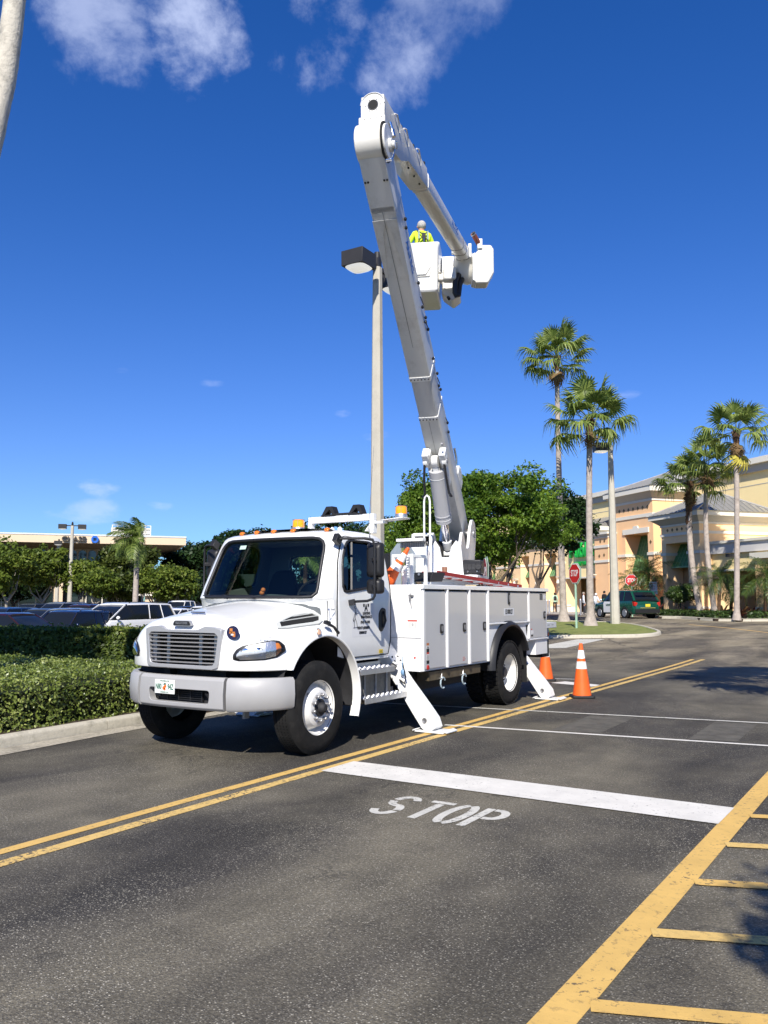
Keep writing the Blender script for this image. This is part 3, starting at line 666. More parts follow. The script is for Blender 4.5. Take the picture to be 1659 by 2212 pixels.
fanpalm((-6.25, 32.6, .46), (-5.95, 32.35, 10.55), .18, .135, 'shorter fan palm beside the right lamp post on the grass island', G1, 2, 27, 1.05, 1.0, bend=(-.1, .0), flare=2.0, dead=2)
G2 = 'fan palms in front of the store corner'
fanpalm((-3.55, 45.3, .6), (-3.95, 45.25, 8.8), .18, .15, 'fan palm with dark leaf bases on its bent trunk by the store awning', G2, 3, 22, .96, 2.5, bend=(-.55, 0), spike=False)
fanpalm((-2.60, 44.4, .6), (-2.75, 44.4, 9.6), .17, .12, 'slender fan palm behind the bent one at the store corner', G2, 4, 22, .95, .8, bend=(-.5, 0), spike=False)
fanpalm((-1.02, 41.7, .6), (-.62, 41.7, 11.0), .15, .13, 'tallest fan palm at the right with one yellow hanging frond', G2, 5, 22, .98, .9, bend=(.05, 0), spike=False, extra=R(-20))
# ---------------------------------------------------------------- feather palms
def feather(seed, L=2.2, n=34, ll=.5, droop=.9, leaf=None, w=.018, twist=.5):
    rr = random.Random(seed); V = []; F = []; T = []
    P = [Vector((L * t * (1 - .18 * t), 0, L * (.28 * t - droop * .55 * t * t))) for t in [i / 12 for i in range(13)]]
    def q(a, b, c, d, t): k = len(V); V.extend([tuple(a), tuple(b), tuple(c), tuple(d)]); F.append((k, k + 1, k + 2, k + 3)); T.append(t)
    for a, b in zip(P, P[1:]): q(a - Vector((0, .012, 0)), a + Vector((0, .012, 0)), b + Vector((0, .009, 0)), b - Vector((0, .009, 0)), .9)
    for i in range(n):
        t = .10 + .90 * i / n; k = min(int(t * 12), 11); p = P[k].lerp(P[k + 1], t * 12 - k); tg = (P[k + 1] - P[k]).normalized(); l = ll * math.sin(math.pi * (.12 + .80 * t)) * rr.uniform(.85, 1.15) + .05
        for sg in (1, -1):
            d = (tg * .55 + Vector((0, sg, 0)) * .8 + Vector((0, 0, rr.uniform(-.1, .35) * twist))).normalized(); m = p + d * l * .55; e = p + d * l * .95 - Vector((0, 0, l * rr.uniform(.25, .75)))
            s = tg.cross(d).cross(d).normalized() * w; tn = rr.uniform(.1, .9); q(p - s * .5, p + s * .5, m + s, m - s, tn); q(m - s, m + s, e + s * .15, e - s * .15, tn)
    me = bpy.data.meshes.new('frond'); me.from_pydata(V, [], F); me.materials.append(leaf or LF_PALM); at = me.attributes.new('tone', 'FLOAT', 'FACE'); at.data.foreach_set('value', T); return me
FEA = [feather(i, 2.3, 36, .62, (.6, .95, 1.35)[i % 3], LF_LOT2 if False else LF_PALM, .03) for i in range(3)]
FEAS = [feather(20 + i, 1.45, 30, .30, (.8, 1.2, 1.5)[i % 3], LF_FAR if i == 9 else LF_BED, .011, .9) for i in range(3)]
def featherpalm(name, base, top, r, meshes, label, group, seed, n=16, s=1.0, shaft=0, wind=None, lo=-35, hi=75):
    rr = random.Random(seed); base = Vector(base); top = Vector(top); root = empty(name, base, label, 'palm tree', group); mb = MB()
    K = 14; mb.tube([base.lerp(top, i / K) for i in range(K + 1)], [r * (1.25 - .4 * i / K) * (1 + .05 * (i % 2)) for i in range(K + 1)], 10); mb.build('trunk', PTRUNK if shaft else PBOOT, root, smooth=40)
    if shaft:
        q = MB(); q.tube([top - Vector((0, 0, shaft)), top - Vector((0, 0, shaft * .5)), top + Vector((0, 0, .15))], [r * .95, r * 1.0, r * .6], 10); q.build('crown_shaft', mat('crown_shaft_green', (.13, .17, .05), .5), root, smooth=60)
    for i in range(n):
        a = i * 2.39996; t = (i + .5) / n; pitch = R(hi + (lo - hi) * t)
        if wind is not None:
            da = (wind - a + math.pi) % (2 * math.pi) - math.pi; a += da * .42; pitch -= .1
        frond_obj(meshes[(i + (t > .5)) % 3], root, top, a, pitch, rr.uniform(-.5, .5), s * rr.uniform(.85, 1.1))
    return root
# ================================================================ BUCKET TRUCK (x to its left side seen here, y towards its rear)
TR = empty('bucket_truck', (0, 2.6, 0), 'white bucket truck with raised folded boom, parked along the double yellow line', 'truck')
def interp(tab, t):
    for (a, va), (b, vb) in zip(tab, tab[1:]):
        if t <= b: k = 0 if b == a else min(max((t - a) / (b - a), 0), 1); return va + (vb - va) * k
    return tab[-1][1]
def catmull(P, k=6):
    out = []; P = [Vector(p) for p in P]
    for i in range(len(P) - 1):
        a, b, c, d = P[max(i - 1, 0)], P[i], P[i + 1], P[min(i + 2, len(P) - 1)]
        for j in range(k):
            t = j / k; out.append(.5 * ((2 * b) + (c - a) * t + (2 * a - 5 * b + 4 * c - d) * t * t + (3 * b - a - 3 * c + d) * t ** 3))
    out.append(P[-1]); return out
def ring_by_angle(poly, n=64, c=None):
    cx = sum(p[0] for p in poly) / len(poly) if c is None else c[0]; cy = sum(p[1] for p in poly) / len(poly) if c is None else c[1]; out = []
    for i in range(n):
        a = 2 * math.pi * i / n; dx, dy = math.cos(a), math.sin(a); best = None
        for j in range(len(poly)):
            x1, y1 = poly[j][0] - cx, poly[j][1] - cy; x2, y2 = poly[(j + 1) % len(poly)][0] - cx, poly[(j + 1) % len(poly)][1] - cy
            ex, ey = x2 - x1, y2 - y1; den = dx * ey - dy * ex
            if abs(den) < 1e-12: continue
            t = (x1 * ey - y1 * ex) / den; s = (x1 * dy - y1 * dx) / den
            if t > 0 and -1e-6 <= s <= 1 + 1e-6 and (best is None or t > best): best = t
        out.append((cx + dx * best, cy + dy * best))
    return out
# ---------------------------------------------------------------- hood
HB = [(-.96, 1.50), (-.6, 1.565), (-.2, 1.635), (.3, 1.712), (.5, 1.74)]
def ztop(x, y):
    a = abs(x); return interp(HB, y) - .04 * (a / .55) ** 2 - (.14 * (max(a - .55, 0) / .5) ** 2.5)
half = catmull([(0, -.955), (.3, -.953), (.56, -.935), (.76, -.885), (.93, -.785), (1.06, -.63), (1.14, -.45), (1.185, -.25), (1.20, -.02), (1.20, .2), (1.185, .36)], 5)
CN = [Vector((-p.x, p.y)) for p in half[::-1]] + half[1:]
def nrm2(P, i):
    d = (P[min(i + 1, len(P) - 1)] - P[max(i - 1, 0)]).normalized(); return Vector((d.y, -d.x))   # outward
Z0 = .955; rings = []
for f, d in ((0, .03), (.015, .006), (.04, 0), (.35, 0), (.6, .006), (.75, .022), (.86, .052), (.93, .088), (.98, .135), (1.0, .19)):
    r = []
    for i, p in enumerate(CN):
        q = p - nrm2(CN, i) * d; q.y = min(q.y, .36) if i not in (0, len(CN) - 1) else .36
        r.append((q.x, q.y, Z0 + (ztop(q.x, q.y) - Z0) * f))
    rings.append(r)
last = rings[-1]
for t in (.15, .3, .45, .6, .75, .88, 1.0):
    r = []
    for (x, y, z) in last:
        ys = max(y, -.62) if y < .3 else y; X = x * (1 - t); Y = y + (ys - y) * t; r.append((X, Y, ztop(X, Y) + .012 * math.exp(-((X / .3) ** 2)) * (t > .3)))
    rings.append(r)
mb = MB(); mb.loft(rings, cap=False); mb.f.append(tuple(range(len(CN) - 1, -1, -1))); mb.m.append(0)
hood = mb.build('hood', WHITE, TR, smooth=0)
bm = bmesh.new(); bm.from_mesh(hood.data); bmesh.ops.remove_doubles(bm, verts=bm.verts, dist=.0015); bmesh.ops.dissolve_degenerate(bm, edges=bm.edges, dist=.0005); bmesh.ops.recalc_face_normals(bm, faces=bm.faces); bm.to_mesh(hood.data); bm.free()
grille_in = round_poly([(-.485, 1.005), (.485, 1.005), (.53, 1.355), (-.53, 1.355)], .05)
def cut_at(o, cutters):                    # boolean cut in world place
    L0 = o.location.copy(); W0 = WLOC[o.name].copy()
    o.data.transform(Matrix.Translation(W0)); par = o.parent; o.parent = None; o.location = (0, 0, 0); bpy.context.view_layer.update()
    cut(o, cutters); o.data.transform(Matrix.Translation(-W0)); o.parent = par; o.location = L0
c1 = MB(); c1.cyl((.80, .10, .60), (1.5, .10, .60), .70, n=56); c2 = MB(); c2.cyl((-.80, .10, .60), (-1.5, .10, .60), .70, n=56)
c3 = MB(); c3.prism(grille_in, 'y', -1.3, -.78); c4 = MB(); c4.box(-.80, .80, -.70, .7, .8, 1.30)
cut_at(hood, [c1, c2, c3, c4])
for s in (1, -1):
    lip = MB()
    def arcpts(r, x, a0=-38, a1=209, n=34): return [(s * x, .10 - r * math.cos(R(a)), .60 + r * math.sin(R(a))) for a in [a0 + (a1 - a0) * i / n for i in range(n + 1)]]
    A0, A1 = 31, 202
    rr_ = [arcpts(r, x, A0, A1) for r, x in ((.700, 1.09), (.698, 1.204), (.708, 1.210), (.722, 1.207), (.730, 1.19))]
    for a, b in zip(rr_, rr_[1:]):
        k = len(a); lip.add(a + b, [(i, i + 1, k + i + 1, k + i) for i in range(k - 1)])
    lip.build('fender_lip', WHITE, TR, smooth=50, fix=False)
for s in (1, -1):
    well = MB()
    P = lambda r, x, n=26: [(s * x, .10 - r * math.cos(R(a)), .60 + r * math.sin(R(a))) for a in [20 + 172 * i / n for i in range(n + 1)]]
    a, b, c = P(.698, 1.10), P(.698, .62), P(.30, .60); k = len(a)
    well.add(a + b, [(i, i + 1, k + i + 1, k + i) for i in range(k - 1)]); well.add(b + c, [(i, i + 1, k + i + 1, k + i) for i in range(k - 1)])
    well.build('wheel_well', CHASS, TR, fix=False)
for s in (1, -1):                                      # fender tails behind the front wheels
    ff = MB()
    rg = []
    for i in range(13):
        a = R(118 + 84 * i / 12); w_ = .11 * (1 - .75 * i / 12); ro = .726 - .018 * i / 12
        y, z = .10 - math.cos(a) * .70, .60 + math.sin(a) * .70; y2, z2 = .10 - math.cos(a) * ro, .60 + math.sin(a) * ro
        rg.append([(s * (1.205 - w_), y, z), (s * 1.205, y, z), (s * 1.205, y2, z2), (s * (1.205 - w_), y2, z2)])
    ff.loft(rg)
    ff.build('fender_tail', WHITE, TR, smooth=50, bevel=.008)
for s in (): mf = MB(); mf.box(*sorted((s * 1.15, s * 1.185)), .755, .762, .24, .40); mf.build('mud_guard_edge', FIBER, TR)
# grille
outer = round_poly([(-.535, .965), (.535, .965), (.585, 1.405), (.33, 1.43), (.25, 1.385), (-.25, 1.385), (-.33, 1.43), (-.585, 1.405)], .045)
def frame(outer, inner, f_outer, f_inner, c, n=72):
    A = ring_by_angle(outer, n, c); B = ring_by_angle(inner, n, c); mb = MB()
    mb.loft([[f_outer(*p) for p in A], [f_inner(*p) for p in A], [f_inner(*p) for p in B], [f_outer(*p) for p in B]], cap=False); return mb
yfr = lambda x: -.955 + .05 * (x / .56) ** 2 * .5
fr = frame(outer, grille_in, lambda x, z: (x, yfr(x) + .05, z), lambda x, z: (x, yfr(x) - .022, z), (0, 1.18))
fr.build('grille_frame', SILVER, TR, smooth=30, bevel=.006)
for i in range(8):
    z = 1.028 + .0435 * i; w_ = .488 + .045 * (z - 1.005) / .35; b = MB(); rg = []
    for k in range(9):
        x = -w_ + 2 * w_ * k / 8; y = yfr(x); rg.append([(x, y - .012, z - .003), (x, y - .015, z + .005), (x, y + .035, z + .010), (x, y + .035, z + .003)])
    b.loft(rg); b.build('grille_bar', SILVER, TR, smooth=0)
b = MB()
for x in (-.245, .245): b.box(x - .022, x + .022, -.915, -.90, 1.0, 1.36)
for x in (-.47, .47): b.box(x - .035, x + .035, -.905, -.895, 1.0, 1.36)
b.build('grille_upright', SILVER, TR)
b = MB(); b.box(-.56, .56, -.79, -.74, .97, 1.42); b.build('radiator', SEAM, TR)
b = MB()
for i in range(4): b.bar((-.4, -.83, 1.05 + i * .08), (.4, -.83, 1.05 + i * .08), .005)
for x in (-.33, .33, .36): b.bar((x, -.84, 1.0), (x, -.84, 1.35), .012)
b.build('condenser_pipes', DARK, TR)
b = MB(); b.prism(round_poly([(-.135, 1.432), (.135, 1.432), (.115, 1.48), (-.115, 1.48)], .03), 'y', -.968, -.93); b.build('badge', BLACK, TR, bevel=.004)
b = MB(); b.prism(round_poly([(-.145, 1.424), (.145, 1.424), (.124, 1.488), (-.124, 1.488)], .035), 'y', -.962, -.93); b.build('badge_rim', SILVER, TR)
text('FREIGHTLINER', .036, face((0, -.9695, 1.456), (1, 0, 0), (0, 0, 1)), STEEL, TR, 'badge_lettering', sx=.78, bold=.0006)
b = MB(); b.prism([(-.115, -.70), (-.09, -.735), (.13, -.735), (.08, -.70)], 'z', 1.568, 1.580); b.build('hood_slot', SEAM, TR)
b = MB(); b.lathe([(0, 0), (.072, 0), (.072, .006), (0, .006)], (0, 0, 0), (0, -1, 0), 28)
b.v = [(v[0] * 1.18 + .70, v[1] - .905 , v[2] + 1.365) for v in b.v]; b.build('round_sticker', mat('sticker_navy', (.02, .02, .06), .4), TR, origin=None)
b = MB()
for x0, x1, z0, z1 in ((-.04, .0, .005, .045), (-.02, .035, -.01, .01), (.005, .04, -.045, -.005), (-.045, -.01, -.01, .012)): b.box(.70 + x0, .70 + x1, -.9135, -.910, 1.365 + z0, 1.365 + z1)
b.build('sticker_pattern', mat('sticker_orange', (.55, .20, .05), .5), TR)
b = MB(); b.box(.68, .715, -.9148, -.9135, 1.335, 1.352); b.build('sticker_label', REFLW, TR)
ang = math.atan2(.16, .14)
text('97 45818800', .034, face((1.0, -.712, 1.316), (.66, .75, .0), (-.25, .2, 1)), STEEL, TR, 'hood_number', sx=.95, ext=.002)
# headlights
HLc = half
def on_contour(s, off=0.0):
    # s: distance along the half contour
    D = 0
    for i in range(len(HLc) - 1):
        l = (HLc[i + 1] - HLc[i]).length
        if D + l >= s: p = HLc[i].lerp(HLc[i + 1], (s - D) / l); n = nrm2(HLc, i).lerp(nrm2(HLc, i + 1), (s - D) / l); return p + n * off, n
        D += l
    return HLc[-1], nrm2(HLc, len(HLc) - 1)
def s_at_x(x):
    D = 0
    for i in range(len(HLc) - 1):
        l = (HLc[i + 1] - HLc[i]).length
        if HLc[i + 1].x >= x: return D + l * (x - HLc[i].x) / max(1e-6, HLc[i + 1].x - HLc[i].x)
        D += l
s0, s1 = s_at_x(.735), s_at_x(1.10)
TOPZ = [(0, 1.125), (.05, 1.170), (.18, 1.215), (.45, 1.243), (.75, 1.272), (.9, 1.262), (1, 1.215)]; BOTZ = [(0, 1.092), (.1, 1.078), (.6, 1.088), (.85, 1.115), (1, 1.175)]
def lens(sgn, off, grow, a=0., b_=1., lo=0., hi=1., n=18, m=6):
    mb = MB(); V = []
    for i in range(n + 1):
        t = a + (b_ - a) * i / n; p, nn = on_contour(s0 + (s1 - s0) * (t + grow * (2 * t - 1)), off); zb, zt = interp(BOTZ, t) - grow * .25, interp(TOPZ, t) + grow * .25
        for j in range(m + 1):
            u = lo + (hi - lo) * j / m; z = zb + (zt - zb) * u; ins = .020 * max(0, (z - 1.17) / .1); q = p - nn * ins + nn * .012 * math.sin(math.pi * u); V.append((sgn * q.x, q.y, z))
    mb.add(V, [(i * (m + 1) + j, (i + 1) * (m + 1) + j, (i + 1) * (m + 1) + j + 1, i * (m + 1) + j + 1) for i in range(n) for j in range(m)]); return mb
REFLECT = mat('lamp_reflector', (.85, .85, .84), .3, metal=.45, bump=.10, bscale=22)
for s in (1, -1):
    h = lens(s, .006, .05).build('headlight', BLACK, TR, fix=False)
    lens(s, .009, 0, .03, .62).build('reflector', REFLECT, h, fix=False); lens(s, .009, 0, .62, .84).build('reflector', mat('lamp_reflector_bright', (.8, .78, .74), .25, metal=.8, bump=.15, bscale=40), h, fix=False)
    lens(s, .010, 0, .84, .95, .06, .92).build('turn_signal', mat('amber_reflector', (.75, .22, .04), .3, coat=.5), h, fix=False)
    lens(s, .020, 0).build('lens', LENS, h, fix=False)
    for t in (.22, .48):
        p, nn = on_contour(s0 + (s1 - s0) * t, .013); b = MB(); b.lathe([(0.0, .004), (.022, .004), (.040, .0), (.048, .006)], (s * p.x, p.y, 1.155 + .02 * t), (s * nn.x, nn.y, 0), 20); b.build('lamp_bowl', CHROME, h, fix=False)
    b = MB(); b.lathe([(0, .012), (.026, .010), (.036, 0)], (s * 1.207, -.045, 1.372 - .02), (s, 0, 0.25), 18); b.build('side_marker', mat('marker_peach', (.75, .45, .28), .25, coat=.6), TR)
    b = MB(); b.lathe([(.034, .004), (.044, .006), (.048, 0)], (s * 1.205, -.045, 1.352), (s, 0, 0.25), 18); b.build('side_marker_ring', ALU, TR)
# side louvre vents on the hood shoulders
for s in (1, -1):
    V0 = round_poly([(-.42, -.080), (.30, -.080), (.40, -.02), (.40, .05), (.30, .082), (.0, .080), (-.36, .0)], .12, 6)
    c = Vector((s * .915, -.06, 0)); dirv = Vector((s * .10, .995, 0)).normalized()
    def vp(u, v, off):
        x = c.x + dirv.x * u + s * -.62 * v * 0 ; y = c.y + dirv.y * u; sx_ = abs(x) - v * 1.15; z = ztop(sx_, y); return (s * (sx_ + off * .55), y, z + off * .8)
    ri = [(p[0] * .88 + .004, p[1] * .70) for p in V0]
    A = ring_by_angle(V0, 40, (0, 0)); B = ring_by_angle(ri, 40, (0, 0)); m_ = MB()
    m_.loft([[vp(*p, -.004) for p in A], [vp(*p, .018) for p in A], [vp(*p, .018) for p in B], [vp(*p, .004) for p in B]], cap=False)
    v = m_.build('hood_vent', mat('vent_plastic', (.52, .53, .50), .5), TR, smooth=40)
    m_ = MB(); m_.add([vp(*p, .006) for p in B] + [vp(0, 0, .006)], [(i, (i + 1) % 40, 40) for i in range(40)]); m_.build('vent_hollow', SEAM, v, fix=False)
    for k in range(8):
        vv = -.048 + .0135 * k; us = [p[0] for p in B if abs(p[1] - vv) < .006]
        if len(us) < 2: continue
        m_ = MB(); rg = []
        for j in range(9):
            u = min(us) + (max(us) - min(us)) * j / 8; a_, b_2 = vp(u, vv, .010), vp(u, vv + .006, .018); rg.append([a_, b_2, vp(u, vv + .007, .012), vp(u, vv + .001, .006)])
        m_.loft(rg); m_.build('louvre', mat('vent_plastic', (0, 0, 0)), v, smooth=0)
    b = MB(); b.tube([(s * 1.12, .20, 1.455), (s * 1.145, .33, 1.40), (s * 1.135, .44, 1.325)], [.022, .016, .02], 8); b.bar((s * 1.12, .19, 1.46), (s * 1.13, .26, 1.44), .05, .04); b.build('hood_latch', BLACK, TR)
# bumper
BH = catmull([(0, -1.0), (.32, -.993), (.628, -.958), (.80, -.905), (.95, -.815), (1.07, -.705), (1.15, -.60), (1.20, -.47)], 6)
def bumper_piece(P, z0=.53, z1=.885):
    mb = MB(); rg = []; n = len(P)
    for i, p in enumerate(P):
        nn = nrm2(P, i); a = abs(p.x); up = .02 * max(0, (a - .7) / .5); q = lambda d, z: (p.x + nn.x * d, p.y + nn.y * d, z)
        rg.append([q(-.09, z0 + .01 + up), q(-.03, z0 + up), q(0, z0 + .03 + up), q(.012, (z0 + z1) / 2), q(0, z1 - .035), q(-.03, z1), q(-.09, z1)])
    mb.loft(rg); return mb
ctr = [Vector((-p.x, p.y)) for p in BH if p.x <= .63][::-1][:-1] + [p for p in BH if p.x <= .63]
o = bumper_piece(ctr).build('bumper', GREYP, TR, smooth=0)
slot = MB(); slot.prism(round_poly([(-.44, .60), (.44, .60), (.46, .745), (-.46, .745)], .045), 'y', -1.3, -.6)
cut_at(o, [slot]); b_ = o.modifiers.new('bevel', 'BEVEL'); b_.width = .006; b_.segments = 2; b_.limit_method = 'ANGLE'; b_.angle_limit = R(40)
for s in (1, -1):
    P = [Vector((s * p.x, p.y)) for p in BH if p.x >= .634]; P = P if s > 0 else P[::-1]
    bumper_piece(P).build('bumper_end', GREYP, TR, smooth=45)
b = MB(); b.box(-.5, .5, -.86, -.80, .55, .84); b.box(-1.05, 1.05, -.72, -.6, .58, .80); b.build('bumper_beam', CHASS, TR)
b = MB()
for i in range(5): b.box(-.25, .27, -.90, -.875, .615 + i * .022, .622 + i * .022)
for x in (-.25, -.08, .1, .27): b.box(x - .006, x + .006, -.905, -.88, .61, .72)
b.build('lower_grille', BLACK, TR)
for x in (-.36, .36):
    b = MB(); b.tube([(x, -.84, .70), (x + .0, -.93, .705), (x + .055, -.955, .69), (x + .06, -.93, .66)] if x > 0 else [(x - .02, -.84, .71), (x - .03, -.93, .71), (x + .0, -.96, .665), (x + .06, -.95, .665)], .02, 8); b.build('tow_hook', BLACK, TR)
b = MB(); b.box(-.342, -.036, -1.012, -1.006, .684, .836); PL = b.build('licence_plate', mat('plate_white', (.72, .74, .70), .4), TR, bevel=.002)
PG = mat('plate_green', (.01, .12, .07), .5); PO = mat('plate_orange', (.75, .15, .02), .5)
text('N80', .085, face((-.282, -1.0125, .757), (1, 0, 0), (0, 0, 1)), PG, PL, 'plate_text', sx=.62, bold=.0015)
text('94Z', .085, face((-.098, -1.0125, .757), (1, 0, 0), (0, 0, 1)), PG, PL, 'plate_text', sx=.62, bold=.0015)
text('MYFLORIDA.COM', .022, face((-.189, -1.0125, .820), (1, 0, 0), (0, 0, 1)), PG, PL, 'plate_text', sx=.8)
text('SUNSHINE STATE', .020, face((-.189, -1.0125, .699), (1, 0, 0), (0, 0, 1)), PG, PL, 'plate_text', sx=.8)
b = MB()
for x, z, r in ((-.200, .745, .019), (-.178, .765, .017), (-.185, .732, .014)): b.lathe([(0, .002), (r, .002), (r, 0)], (x, -1.0125, z), (0, -1, 0), 12)
b.build('plate_oranges', PO, PL)
b = MB(); b.box(-.222, -.165, -1.0135, -1.0125, .783, .789); b.box(-.195, -.172, -1.0138, -1.0128, .775, .80); b.build('plate_leaves', PG, PL)
# ---------------------------------------------------------------- cab
WT = [(.95, 1.06), (1.2, 1.08), (1.7, 1.08), (1.9, 1.062), (2.2, 1.018), (2.45, .965), (2.55, .93)]
YT = [(.9, .46), (1.68, .40), (1.735, .35), (2.49, .655), (2.56, .74)]; BT = [(.9, .10), (1.6, .12), (1.73, .21), (2.5, .15)]
cw = lambda z: interp(WT, z)
def fy(x, z): k = .93 * cw(z); return interp(YT, z) - interp(BT, z) * max(0, 1 - (x / k) ** 2)
def cab_ring(z, ins=0., zz=None, shrink=0):
    w_ = cw(z) - ins; yb = 1.76 - ins - shrink; k = .93 * w_; yf = interp(YT, z) + ins + shrink; bl = interp(BT, z); R_ = []
    ya = min(yf + .16, yb - .12); side = [(w_ - .10, yb), (w_ - .03, yb - .02), (w_, yb - .09), (w_, yb - .09 + (ya - yb + .09) * .33), (w_, yb - .09 + (ya - yb + .09) * .66), (w_, ya), (w_ - .015, yf + .06), (k, yf)]
    fr_ = [(k * (1 - i / 8), yf - bl * (1 - (1 - i / 8) ** 2)) for i in range(1, 9)]
    H = side + fr_; full = H + [(-x, y) for x, y in H[:-1][::-1]]
    return [(x, y, z if zz is None else zz) for x, y in full]
rg = [cab_ring(z) for z in (.97, 1.2, 1.5, 1.7, 1.735, 1.9, 2.1, 2.3, 2.42, 2.50)]
rg += [cab_ring(2.5, .02, 2.535, .02), cab_ring(2.5, .06, 2.565, .06), cab_ring(2.5, .13, 2.590, .13), cab_ring(2.5, .28, 2.606, .26), cab_ring(2.5, .5, 2.614, .42)]
mb = MB(); mb.loft(rg); cab = mb.build('cab', WHITE, TR, smooth=0)
rin = MB(); rin.loft([cab_ring(z, .05) for z in (1.02, 1.2, 1.5, 1.7, 1.76, 1.9, 2.1, 2.3, 2.46)])
ws_poly = round_poly([(-.905, 1.745), (.905, 1.745), (.875, 1.95), (.815, 2.475), (-.815, 2.475), (-.875, 1.95)], .15, 6)
wsc = MB(); wsc.prism(ws_poly, 'y', -.3, .93)
win_poly = round_poly([(.60, 1.80), (1.50, 1.90), (1.50, 2.40), (1.36, 2.45), (.83, 2.45), (.66, 2.20)], .10, 5)
winc = MB(); winc.prism(win_poly, 'x', -1.6, 1.6)
rwc = MB(); rwc.prism(round_poly([(-.62, 1.93), (.62, 1.93), (.62, 2.33), (-.62, 2.33)], .08), 'y', 1.4, 2.1)
c1 = MB(); c1.cyl((.5, .10, .60), (1.5, .10, .60), .712, n=56); c2 = MB(); c2.cyl((-.5, .10, .60), (-1.5, .10, .60), .712, n=56)
cut_at(cab, [rin, wsc, winc, rwc, c1, c2])
cab.data.materials.append(mat('cab_lining', (.21, .22, .215), .85))
for f in cab.data.polygons:
    c_ = f.center + WLOC[cab.name]
    if f.normal.dot(c_ - Vector((0, 1.05, 1.75))) < 0 and 1.0 < c_.z < 2.475 and abs(c_.x) < cw(c_.z) - .02: f.material_index = len(cab.data.materials) - 1
def tube_loop(name, pts, r, m, par, n=6): q = MB(); q.tube(pts, r, n, closed=True); return q.build(name, m, par, smooth=60)
WS = ring_by_angle(ws_poly, 96, (0, 2.1)); tube_loop('windscreen_seal', [(x, fy(x, z) - .004, z) for x, z in WS], .021, BLACK, TR, 8)
def fill(ring, fn, k=8, c=(0, 0)):
    mb = MB(); n = len(ring); rs = [[fn(c[0] + (p[0] - c[0]) * t, c[1] + (p[1] - c[1]) * t) for p in ring] for t in [1 - i / k for i in range(k)]]
    mb.loft(rs, cap=False); mb.add([fn(*c)], []); b = len(mb.v) - 1; mb.add([], []); o = (k - 1) * n
    for i in range(n): mb.f.append((o + i, o + (i + 1) % n, b)); mb.m.append(0)
    return mb
fill(WS, lambda x, z: (x, fy(x, z) + .012, z), 8, (0, 2.1)).build('windscreen', GLASS, TR, smooth=80, fix=False)
WN = ring_by_angle(win_poly, 64, (1.08, 2.12))
door_poly = round_poly([(.50, 1.015), (1.70, 1.015), (1.715, 1.9), (1.66, 2.47), (.76, 2.50), (.57, 2.18), (.485, 1.7)], .06, 4); DN = ring_by_angle(door_poly, 64, (1.08, 2.12))
